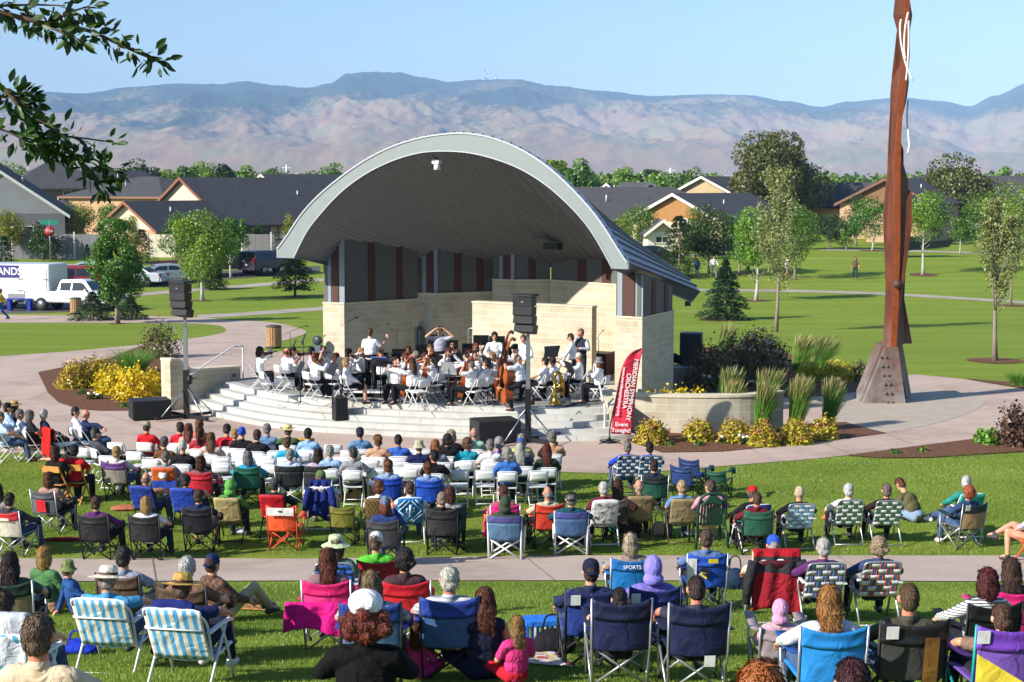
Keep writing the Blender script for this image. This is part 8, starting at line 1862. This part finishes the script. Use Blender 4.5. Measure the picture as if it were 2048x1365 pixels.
O(619, 694, 'violin', -80, 'short#1c1818', None, 'black haired in a pale lavender shirt', 'violin', shirt='L#b8b4cc')
O(627, 707, 'violin', -52, 'bun#9a5a34', None, 'auburn updo with a large orange viola at the stage edge', 'violin', pants='K#1b1b1f')
O(654, 692, 'sit', -110, 'short#3c261e', None, 'round faced with dark brown hair at the back left')
O(669, 706, 'violin', -40, 'bob#6e3424', None, 'red brown bob and sunglasses near the stage edge', 'violin', glasses=True, var=m_vio2)
O(692, 698, 'violin', -75, 'short#1c1816', 'beret#1c1a1c', 'black beret with an orange violin', 'violin', pants='K#1b1b1f')
O(721, 694, 'flute', -120, 'bob#c49a60', None, 'blond with sunglasses left of the conductor', 'violin', glasses=True)
O(700, 716, 'sit', -80, 'short#c0a070', None, 'fair haired beside the conductor podium with bare legs', None, pants='S#1b1b1f')
O(740, 656, 'conduct', -18, 'crop#6a4428', None, 'conductor standing on the podium with raised hand', None, shirt='S#f4f4f6', seat=False, z=SZ+.20)
O(763, 697, 'violin', 175, 'short#5a3a28', None, 'brown haired just right of the conductor', 'violin')
O(795, 713, 'violin', 150, 'short#2a1c18', None, 'dark haired behind the conductor stand', 'violin', var=m_vio2)
O(816, 691, 'clarinet' if False else 'wind', 178, 'bob#5a2e22', None, 'brown bob and sunglasses in the middle back', 'clarinet', glasses=True)
O(813, 704, 'violin', 165, 'bob#7a3020', None, 'red haired with sunglasses in the middle', 'violin', glasses=True)
O(833, 702, 'violin', 170, 'bob#b0a48c', None, 'grey blond with sunglasses and raised bow', 'violin', glasses=True)
O(852, 705, 'violin', 150, 'curly#4a2e24', None, 'dark curls and viola in the middle', 'violin', var=m_vio2)
O(827, 717, 'cello', 42, 'long#6e4228', None, 'long brown hair and white blouse seen from behind with a red cello', 'cello', var=m_vio)
O(868, 709, 'cello', 58, 'pony#1c1716', None, 'black ponytail and sleeveless white top with a cello', 'cello', shirt='N#f2f2f4')
O(860, 688, 'wind', 185, 'short#6a4c34', None, 'brown haired in the back row by the grey road case', 'clarinet')
O(880, 652, 'hands_up', 180, 'short#2a1e1a', None, 'percussionist with raised arms before the block wall', None, shirt='S#aaa8b4', seat=False, z=SZ+.15)
O(905, 680, 'wind', 180, 'short#6a4a32', None, 'brown haired with sunglasses high in the back row', 'trumpet', glasses=True)
O(897, 696, 'wind', 178, 'bob#6a3424', None, 'red brown hair behind black music stands', 'clarinet')
O(914, 698, 'flute', 178, 'bob#6e4a34', None, 'brown haired flutist with sunglasses', 'flute', glasses=True)
O(936, 690, 'wind', 176, 'short#1e1a1c', 'beret#20202c', 'dark beret and sunglasses', 'trumpet', glasses=True, sk='r')
O(952, 686, 'wind', 178, 'bob#9a4a28', None, 'bright red hair and sunglasses', 'clarinet', glasses=True)
O(935, 704, 'cello', 140, 'short#2c201c', None, 'dark haired with sunglasses and a dark red cello', 'cello', glasses=True, var=m_vio2)
O(953, 700, 'violin', 150, 'long#1e1817', None, 'long black hair in the middle right', 'violin')
O(969, 695, 'wind', 178, 'short#2a1a14', None, 'dark skinned with short hair behind the stands', 'trumpet', sk='d')
O(989, 663, 'standl', 182, 'long#241c1a', None, 'long black hair standing at the percussion rack', None, seat=False)
O(946, 719, 'cello', 58, 'short#7a746c', None, 'grey haired in short sleeves with an orange cello at the stage edge', 'cello', shirt='S#f2f2f4', bulk=1.06)
O(965, 717, 'sit', 62, 'crop#2a201c', None, 'short dark hair seen from behind beside the grey cellist')
O(986, 703, 'wind', 165, 'bob#b89058', None, 'blond behind a white music sheet', 'clarinet')
O(1006, 688, 'wind', 175, 'short#5a4a3a', 'straw#b88a44', 'yellow straw hat with a brass horn', 'horn', sk='r')
O(1042, 706, 'bass', 62, 'bald#b8b0a8', None, 'bald white bearded bassist at the right front', 'bass', sk='r', shirt='S#f2f2f4', bulk=1.1)
O(1037, 690, 'bass', 66, 'bald#a8a098', 'beret#1c1c20', 'bassist in a black cap behind the front bass', 'bass', var=m_vio2)
O(1049, 668, 'standl', 160, 'short#6a4a34', None, 'horn player standing behind the black loudspeaker', 'horn', seat=False)
O(1079, 713, 'sita', 66, 'short#2a1f1a', None, 'dark haired facing left behind the loudspeaker pole', None, shirt='S#f2f2f4')
O(1113, 712, 'sitf', 72, 'short#2a1c16', None, 'dark haired leaning forward beside the tuba', None)
O(1145, 698, 'wind', 70, 'short#5c3a24', None, 'brown haired with sunglasses on the right', 'clarinet', glasses=True)
O(1160, 705, 'wind', 78, 'crop#8a8070', 'cap#cac2ac', 'beige cap and sunglasses on the right', 'clarinet', glasses=True, sk='r')
O(1198, 714, 'fold', 68, 'bob#9a5230', 'bucket#7e8086', 'grey hat with folded arms at the right end', None)
O(1147, 666, 'standl', 78, 'crop#3a2a20', None, 'keyboard player standing with sunglasses by the laptop', None, glasses=True, seat=False)
o_ = person(1162, 657, 'phone', 165, 'L#b8bcc8', 'L#34343e', 'short#7c6c58', None, 'man in a dark vest telephoning against the block wall', 'r', 1.0, SZ, group='people at the back of the stage'); ve = link('vest', pose_meshes('phone', 'shirtN'), o_); ve.scale = (1.035, 1.05, 1.0); ve.material_slots[0].link = 'OBJECT'; ve.material_slots[0].material = cloth('#33343f')
for i, (px, yt, rz) in enumerate([(812, 722, 150), (838, 757, 40), (889, 738, 30), (968, 742, 55), (540, 742, -60)]):
 p = at(px, yt, SZ+.79); p.z = SZ; chair('fold', p, rz, 'empty white folding chair on the stage, %s' % ['behind the conductor desk', 'right of the long haired cellist', 'behind the sleeveless cellist', 'behind the grey haired cellist', 'between the left violinists'][i], F[1], group='white folding chairs on the stage', sc_=.95)
p = at(1110, 809, SZ); t = empty('tuba', p, R(20), 'brass tuba standing on its bell at the right front of the stage', 'tuba')
for pn, pts, r in (('bell', [(0,0,.005), (0,0,.03), (0,0,.12), (0,0,.4), (0,0,.66)], [.19,.155,.085,.055,.05]), ('bow_tube', curve([(0,0,.66), (0,0,.8), (.05,0,.88), (.13,0,.86), (.17,0,.74), (.17,0,.35)], 4), .045), ('branch', curve([(.17,0,.35), (.2,0,.26), (.26,.02,.3), (.26,.03,.7)], 4), .03), ('valve', [(.10,-.08,.35), (.10,-.08,.62)], .022), ('valve', [(.15,-.08,.35), (.15,-.08,.62)], .022), ('valve', [(.20,-.08,.35), (.20,-.08,.62)], .022), ('leadpipe', curve([(.10,-.06,.6), (.0,-.12,.7), (-.1,-.1,.62)], 4), .01), ('coil', [(.12+.1*math.cos(a), .02, .5+.14*math.sin(a)) for a in [k*PI/8 for k in range(17)]], .014)):
 mb = MB(); mb.tube(pts, r, 14); mb.obj(pn, m_brass, t)
def mstand(px, py, rz, label, hgt=1.05, white=False, tilt=25):
 """py: picture row of the middle of the desk"""
 p = at(px, py, SZ+hgt); p.z = SZ; t = empty('music_stand', p, R(rz), label, 'music stand', 'music stands on the stage'); M = Matrix.Rotation(R(tilt), 3, 'X')
 mb = MB(); mb.box((0,0,hgt), (.50,.012,.34), M=M); mb.box(V3(0,0,hgt)+M@V3(0,-.03,-.165), (.50,.05,.01), M=M); mb.obj('desk', mat('#8e9092', .5) if white else m_black, t)
 mb = MB(); mb.tube([(0,.01,.05), (0,.01,hgt)], .014, 7); mb.obj('pole', m_black, t)
 for k in range(3): a = 2*PI*k/3+.5; mb = MB(); mb.tube([(0,.01,.12), (.26*math.cos(a), .01+.26*math.sin(a), .01)], .010, 6); mb.obj('leg', m_black, t)
MS = [(607, 678, 100, 'low wide black stand behind the left violins'), (588, 690, 100, 'stand at the far left back'), (601, 735, 110, 'stand between the two front left violinists'), (645, 716, 110, 'stand behind the auburn violist'), (684, 727, 140, 'stand at the podium left edge'), (665, 738, 120, 'stand near the red brown bob'), (761, 724, 165, 'flat conductor desk stand'), (800, 708, 10, 'stand right of the conductor, back'), (785, 716, -10, 'stand right of the conductor, front'), (872, 679, 0, 'stand of the percussionist'), (962, 680, 0, 'left stand at the percussion rack'), (994, 682, 0, 'right stand at the percussion rack'), (880, 713, 20, 'tilted stand in the middle'), (918, 716, -5, 'stand behind the empty chair'), (897, 736, -40, 'stand seen from its pale back'), (900, 690, 0, 'stand before the brown haired trumpeter'), (975, 725, -60, 'stand in front of the grey cellist'), (988, 716, -70, 'pale stand with white sheets before the bass'), (1003, 738, -80, 'stand below the bass'), (1011, 704, 0, 'stand before the straw hat'), (1138, 734, -70, 'stand before the right clarinets'), (1104, 702, 30, 'black laptop like stand at the keyboard'), (848, 699, 5, 'stand before the grey blond violinist'), (940, 697, 0, 'stand before the dark beret')]
for i, (px, py, rz, lb) in enumerate(MS): mstand(px, py, rz, 'black music stand, '+lb if 'pale' not in lb else 'pale music stand, '+lb, 1.05 if py > 690 else 1.15, i in (14, 17), 70 if i == 6 else 25)
p = at(761, 722, SZ+1.10); mb = MB(); mb.box((0,0,0), (.46,.34,.012), M=Matrix.Rotation(R(-15), 3, 'Z')@Matrix.Rotation(R(-20), 3, 'X')); o = mb.obj('score_folder', mat('#6a78c8', .6)); o.location = p+V3(0,0,.06); tag(o, 'open blue score folder on the conductor desk', 'folder')
p = at(735, 792, SZ); t = empty('conductor_podium', p, R(-8), 'low black conductor podium with a white edge', 'podium')
for x in (-.42, .42): mb = MB(); mb.box((x,0,.085), (.36,.9,.17)); mb.obj('riser', m_black, t)
mb = MB(); mb.box((0,0,.185), (1.25,.95,.03)); mb.obj('deck', mat('#8a8a88', .7), t); mb = MB(); mb.box((0,-.48,.17), (1.25,.015,.05)); mb.obj('edge_strip', m_white, t)
def micstand(px, yb, H, boom, rz, label):
 p = at(px, yb, SZ); t = empty('microphone_stand', p, R(rz), label, 'microphone stand', 'microphone stands'); mb = MB(); mb.lathe([(.13,0), (.13,.02), (.02,.035)], 14); mb.obj('base', m_black, t); mb = MB(); mb.tube([(0,0,.02), (0,0,H)], .011, 7); mb.obj('pole', m_black, t); mb = MB(); mb.tube([(-.15,0,H-.02), (boom,0,H+.22)], .008, 6); mb.obj('boom', m_black, t); mb = MB(); mb.tube([(boom,0,H+.22), (boom+.10,0,H+.22)], .018, 7); mb.obj('microphone', m_black, t)
micstand(748, 801, .85, -.02, 0, 'round based microphone stand beside the podium'); micstand(581, 742, 1.25, .5, 0, 'boom microphone stand at the left back'); micstand(794, 740, 1.3, -.35, 10, 'boom microphone stand right of the conductor'); micstand(690, 742, 1.5, .4, 30, 'tall boom microphone stand before the left pillar'); micstand(975, 806, 1.0, .1, 60, 'microphone stand before the front bass'); micstand(985, 804, 1.2, .2, 100, 'second microphone stand before the front bass'); micstand(1197, 752, 1.2, .25, 60, 'boom microphone stand behind the right end player')
p = at(985, 745, SZ); t = empty('percussion_rack', p, R(-28), 'steel tube percussion rack before the block wall', 'rack'); mb = MB(); mb.tube(curve([(-.9,0,0), (-.9,0,1.25), (-.85,0,1.36), (-.75,0,1.4), (.75,0,1.4), (.85,0,1.36), (.9,0,1.25), (.9,0,0)], 4), .02, 8); mb.obj('frame', m_steel, t); mb = MB(); mb.tube([(-.9,0,1.1), (.9,0,1.1)], .016, 7); mb.obj('rail', m_steel, t)
for k in range(6): mb = MB(); mb.tube([(-.6+.22*k,-.03,1.05), (-.6+.22*k,-.03,.55)], .03, 8); mb.obj('chime', m_brass, t)
p = at(835, 728, SZ); t = empty('road_case', p, R(-20), 'stack of grey folded stand trolleys against the left wall', 'trolley')
for k in range(4): mb = MB(); mb.box((-.12+.09*k,.0,.75-.05*k), (.05,.45,1.45-.1*k)); mb.obj('folded_frame', mat('#6f7a84', .4, .5), t)
p = at(735, 735, SZ); t = empty('red_bass_case', p, 0, 'red upright instrument neck behind the conductor head', 'instrument'); mb = MB(); mb.box((0,0,1.05), (.10,.05,1.5)); mb.obj('neck', mat('#b02a1c', .4), t); mb = MB(); mb.box((0,0,1.88), (.15,.06,.26)); mb.obj('head', mat('#c0301c', .4), t)
p = at(636, 742, SZ); t = empty('timpani_case', p, R(-20), 'grey curved instrument case standing by the left pillar', 'case'); mb = MB(); mb.lathe([(.0,-.07), (.15,-.07), (.15,.07), (0,.07)], 18, (0,0,1.0), Matrix.Rotation(PI/2, 3, 'X'), False); mb.obj('head', mat('#3f454c', .4), t); mb = MB(); mb.prism([(-.12,-.08,.85), (.12,-.08,.85), (.24,-.08,0), (-.24,-.08,0)], (0,0,0), (0,.16,0)); mb.obj('body', mat('#59626a', .4), t)
p = at(1118, 738, SZ); t = empty('keyboard_table', p, R(-30), 'keyboard on a dark table behind the right players', 'keyboard'); mb = MB(); mb.box((0,0,.84), (1.5,.45,.04)); mb.obj('tabletop', m_black, t); mb = MB(); mb.box((0,0,.90), (1.2,.32,.07)); mb.obj('keyboard', mat('#2a2a2e', .4), t); mb = MB(); mb.box((0,-.06,.94), (1.1,.14,.01)); mb.obj('keys', m_white, t)
for x in (-.65, .65): mb = MB(); mb.box((x,0,.41), (.05,.4,.82)); mb.obj('leg', m_black, t)
p2 = at(1104, 702, SZ+1.2); t = empty('laptop', p2-V3(0,0,.16), R(10), 'open black laptop above the keyboard', 'laptop'); mb = MB(); mb.box((0,.12,.14), (.40,.015,.28), M=Matrix.Rotation(R(-20), 3, 'X')); mb.obj('screen', m_black, t); mb = MB(); mb.box((0,0,0), (.40,.26,.02)); mb.obj('base', m_black, t)
mb = MB(); mb.box((0,0,.35), (2.6,.7,.7)); o = mb.obj('piano_bench', mat('#4c2c20', .5, key='dark_wood')); o.location = at(1150, 745, SZ); o.rotation_euler = (0,0,-TH); tag(o, 'long dark wooden bench behind the right players', 'bench')
p = at(1209, 735, SZ); t = empty('equipment_rack', p, R(-30), 'black equipment rack in the gap beside the right pillar', 'rack'); mb = MB(); mb.box((0,0,.4), (.6,.5,.8)); mb.obj('case', m_black, t); mb = MB(); mb.box((.12,-.26,.55), (.2,.02,.4)); mb.obj('label_plate', m_white, t); mb = MB(); mb.box((.32,.1,1.0), (.06,.5,2.0), M=Matrix.Rotation(R(4), 3, 'Y')); mb.obj('panel', mat('#3a342c', .6), t)
for i, pts in enumerate([[(1090, 812), (1130, 812), (1170, 800), (1195, 788)], [(1060, 822), (1120, 817), (1165, 805), (1200, 800)], [(1120, 872), (1140, 842), (1160, 822), (1180, 812)]]):
 mb = MB(); mb.tube([at(x, y, SZ+.015) if y < 815 else at(x, y, .02+SZ*max(0, (880-y)/66)) for x, y in curve(pts, 4)], .012, 6); tag(mb.obj('cable', m_black), 'black cable lying on the stage front, %s' % ['upper one', 'middle one', 'branch down the steps'][i], 'cable', 'cables on the stage')
p = at(1105, 878, 0); mb = MB(); mb.tube([p+V3((.26+.03*math.sin(k*.7))*math.cos(k*.5), (.2+.03*math.cos(k*.9))*math.sin(k*.5), .02+.0035*k) for k in range(52)], .012, 6); tag(mb.obj('cable_coil', m_black), 'coil of black cable at the foot of the steps', 'cable')
m_grille = mat('#1c1c1e', .6, .2, .15, 60, .5, 220, key='speaker_grille'); m_box = mat('#1a1a1c', .55, 0, .12, 20, .2, 90, key='speaker_box')
def line_array(px, yb, ytop, rz, label, lab2):
 p = at(px, yb, 0); H = aty(px, ytop, p.y).z; t = empty('speaker_tower', p, 0, label, 'speaker stand', 'crank stands for the loudspeakers')
 mb = MB(); mb.box((0,0,.72), (.16,.16,1.42)); mb.obj('mast_base', m_black, t); mb = MB(); mb.box((0,0,2.0), (.115,.115,1.3)); mb.obj('mast_middle', m_steel, t); mb = MB(); mb.box((0,0,(2.4+H)/2), (.085,.085,H-2.4)); mb.obj('mast_top', mat('#8a9094', .4, .6), t)
 mb = MB(); mb.lathe([(.0,-.05), (.14,-.05), (.14,.05), (0,.05)], 16, (.12,-.06,1.15), Matrix.Rotation(PI/2, 3, 'Y'), False); mb.obj('winch', m_black, t); mb = MB(); mb.tube([(.12,-.06,1.15), (.3,-.08,1.2), (.3,-.2,1.2)], .016, 6); mb.obj('crank', m_black, t)
 for k in range(4): a = PI/4+PI/2*k; c, s_ = math.cos(a), math.sin(a); mb = MB(); mb.box((.55*c,.55*s_,.10), (1.0,.08,.08), a); mb.obj('leg', m_black, t); mb = MB(); mb.tube([(.06*c,.06*s_,.9), (.85*c,.85*s_,.14)], .018, 6); mb.obj('brace', m_steel, t)
 sp = empty('line_array_speaker', p+V3(0,0,H), R(rz), lab2, 'loudspeaker', 'line array loudspeakers'); sp.scale = (.9,.9,.88); mb = MB(); mb.box((0,-.16,.03), (.62,.5,.06)); mb.obj('fly_frame', m_black, sp)
 z, y, tl = -.02, -.16, 0
 for k in range(4):
  M = Matrix.Rotation(R(-tl), 3, 'X'); mb = MB(); f = [(-.31,-.22,-.142), (.31,-.22,-.142), (.24,.22,-.125), (-.24,.22,-.125), (-.31,-.22,.138), (.31,-.22,.138), (.24,.22,.13), (-.24,.22,.13)]; c = V3(0, y, z-.14); mb.add([M@V3(*v)+c for v in f], [(0,3,2,1), (4,5,6,7), (0,1,5,4), (1,2,6,5), (2,3,7,6), (3,0,4,7)]); b_ = mb.obj('cabinet', m_box, sp)
  mb = MB(); mb.box(c+M@V3(0,-.226,0), (.60,.012,.262), M=M); gr = mb.obj('grille', m_grille, b_)
  if k == 0: mb = MB(); mb.box(c+M@V3(0,-.235,0), (.06,.006,.04), M=M); mb.obj('badge', mat('#8a8a8a', .5), b_)
  z -= .27*math.cos(R(tl)); y += .27*math.sin(R(tl))*1.0; tl += 6
 return t
line_array(374, 838, 566, -27, 'tall crank stand holding the left loudspeakers', 'black line array loudspeakers high on the left stand'); line_array(1056, 886, 592, -27, 'tall crank stand holding the right loudspeakers', 'black line array loudspeakers high on the right stand')
def sub(px, yb, d, rz, label, name='subwoofer', cat='subwoofer', holes=True, z=0.0):
 p = at(px, yb, z); t = empty(name, p, R(rz), label, cat); mb = MB(); mb.box((0,0,d[2]/2+.03), d); b_ = mb.obj('cabinet', m_box, t); bv = b_.modifiers.new('bev', 'BEVEL'); bv.width = .018; bv.segments = 2
 mb = MB(); mb.box((0,-d[1]/2-.006,d[2]/2+.03), (d[0]*.95,.012,d[2]*.9)); mb.obj('grille', m_grille, t)
 if holes:
  for s in (-1, 1):
   for yy in (-.22, .22): mb = MB(); mb.box((s*(d[0]/2+.002), yy*d[1]*1.6, d[2]*.62), (.012,.16,.10)); mb.obj('handle', m_black, t)
 for x in (-.4, .4): mb = MB(); mb.box((x*d[0],0,.015), (.06,d[1]*.9,.03)); mb.obj('foot', m_black, t)
 return t
sub(300, 838, (1.1,.85,.55), 22, 'black subwoofer on the plaza at the left stand'); sub(990, 884, (1.15,.9,.58), 18, 'black subwoofer on the plaza at the right stand')
sub(680, 842, (.36,.34,.62), 26, 'black monitor loudspeaker standing on the front steps', 'monitor_speaker', 'loudspeaker', False, .26)
for i in (0, 1): pass
p = at(1382, 752, 0); t = empty('speaker_stack', p, R(-12), 'stack of two dark grey speaker cabinets behind the right wall', 'speaker stack')
for k in range(2): mb = MB(); mb.box((0,0,.40+.77*k), (.75,.7,.75)); b_ = mb.obj('cabinet', mat('#2c333c', .5, key='grey_cabinet'), t)
for x in (-.16, .16): mb = MB(); mb.box((x,-.356,1.38), (.12,.012,.05)); mb.obj('handle', m_black, t)
for i, (px, yb, c, nm, lb) in enumerate([(1290, 758, '#6a4634', 'drum_case', 'round brown drum case behind the retaining wall'), (1318, 760, '#8a7a66', 'drum_case', 'small round tan drum case beside the brown one'), (1338, 764, '#141416', 'black_tarp', 'crumpled black cover by the speaker stack')]):
 p = at(px, yb, 0); p.z = .7
 if i < 2: mb = MB(); mb.lathe([(.0,-.14), (.24 if i == 0 else .16,-.14), (.24 if i == 0 else .16,.14), (0,.14)], 18, (0,0,.24), Matrix.Rotation(R(70), 3, 'X')@Matrix.Rotation(R(20), 3, 'Y'), False); o = mb.obj(nm, mat(c, .6))
 else: me = blob('black_tarp', [('e', (0,0,.12), (.4,.2,.2), None), ('e', (.3,0,.08), (.25,.2,.14), None), ('e', (-.2,.05,.2), (.2,.15,.16), None)], .03); me.materials.append(cloth(c)); o = link(nm, me)
 o.location = p; tag(o, lb, 'case' if i < 2 else 'cover')
mb = MB(); mb.box((0,0,.33), (3.0,.8,.66)); o = mb.obj('concrete_ledge', m_stage); o.location = at(1312, 772, 0); o.rotation_euler = (0,0,R(-8)); tag(o, 'grey concrete ledge behind the retaining wall', 'ledge')
p = at(1219, 886, 0); t = empty('feather_banner', p, 0, 'tall red feather banner with white lettering beside the right steps', 'banner'); sB = FPX/p.y
def bp(x, y): return (Vector(aty(x, y, p.y))-p)
mb = MB(); mb.tube([Vector(q) for q in curve([(0,0,.1), tuple(bp(1221, 850)), tuple(bp(1236, 780)), tuple(bp(1245, 740)), tuple(bp(1258, 712)), tuple(bp(1284, 697))], 5)], [.018]*25+[.008], 7); mb.obj('pole', m_black, t)
Lf = curve([(1222, 868), (1229, 810), (1237, 765), (1244, 735), (1254, 714), (1268, 702), (1285, 697)], 5); Rt = curve([(1262, 870), (1268, 820), (1272, 780), (1276, 750), (1279, 730), (1282, 714), (1286, 698)], 5)
mb = MB();
def bfn(u, v):
 k = v*(len(Lf)-1); i = min(int(k), len(Lf)-2); f = k-i; a = [Lf[i][c]+(Lf[i+1][c]-Lf[i][c])*f for c in (0,1)]; b_ = [Rt[i][c]+(Rt[i+1][c]-Rt[i][c])*f for c in (0,1)]
 q = bp(a[0]+(b_[0]-a[0])*u, a[1]+(b_[1]-a[1])*u); q.y += .02*math.sin(u*5+v*7); return q
mb.grid(bfn, 12, 40, .006); mb.obj('flag', cv_('#cc2a42'), t)
ang = math.atan2(870-698, 1262-1284)   # lettering runs down the flag
def vtext(s, x, y, sz, b0):
 q = bp(x, y)+V3(0,-.05,0); return text(s, q, Euler((PI/2, 0, 0)).to_matrix().to_4x4().to_euler(), sz, m_white, t, bold=b0)
tw = lambda o: max(v.co.x for v in o.data.vertices)-min(v.co.x for v in o.data.vertices)
for s_, x, y, szp, bo in (('MERIDIAN SYMPHONY', 1264, 780, 16.5, .004), ('ORCHESTRA', 1253, 782, 14.5, .004), ('www.meridiansymphony.org', 1242, 783, 10.5, .003)):
 o = vtext(s_, x, y, szp/sB*1.25, bo); rot = Matrix.Rotation(PI/2, 4, 'X') @ Matrix.Rotation(-R(97.5), 4, 'Z'); o.rotation_euler = rot.to_euler()
 if len(s_) > 9:
  W_ = tw(o); tgt = (126 if s_[0] == 'M' else 100)/sB; k = tgt/max(.01, W_); o.scale = (k, k, 1)
 else: W_ = tw(o); k = (72/sB)/W_; o.scale = (k, k, 1)
for s_, x, y, wd in (('Event', 1243, 849, 26), ('Tonight!', 1242, 861, 38)):
 o = vtext(s_, x, y, 12/sB*1.2, .003); k = wd/sB/tw(o); o.scale = (k, k, 1); o.rotation_euler = (Matrix.Rotation(PI/2, 4, 'X') @ Matrix.Rotation(R(-2), 4, 'Z')).to_euler()
mb = MB(); mb.lathe([(.24,0), (.24,.03), (.05,.06), (.03,.14)], 14); mb.obj('base', m_black, t)
for k in range(4): a = PI/4+k*PI/2; mb = MB(); mb.tube([(0,0,.1), (.42*math.cos(a), .42*math.sin(a), .015)], .012, 6); mb.obj('leg', m_black, t)
G2 = 'people far off in the park'
def far(px, yb, pose, rz, shirt, pants, hair, hat, label, sc_=1.0):
 p = at(px, yb); person(px, 0, pose, rz, shirt, pants, hair, hat, 'person, '+label, 'm', sc_, p.z, loc=p, group=G2)
far(4, 641, 'walk', 100, 'L#d8b02c', 'L#2a5aa0', 'short#5a4030', None, 'yellow jacket and blue trousers walking by the trailer'); far(1710, 560, 'walk', 180, 'S#6a5a40', 'L#2c3a44', 'long#8a5a3a', None, 'brown haired walking alone on the far right lawn'); far(1427, 556, 'walk', 200, 'L#e2e2e2', 'L#8a8a8a', 'short#241c1a', None, 'white top and dark hair on the far lawn by the dark tree'); far(1573, 557, 'walk', -60, 'S#d8d4dc', 'S#8a8a94', 'bald#8a7060', None, 'pale shirt walking behind the thin pale tree'); far(1394, 552, 'stand', 180, 'L#2a62c8', 'L#2a62c8', 'short#c8b8a8', None, 'child dressed in blue beside the large pine', .8); far(1497, 553, 'walk', 90, 'S#3a3a40', 'L#2c2c30', 'short#3a2c24', None, 'dark shirt half hidden behind the bright maple')
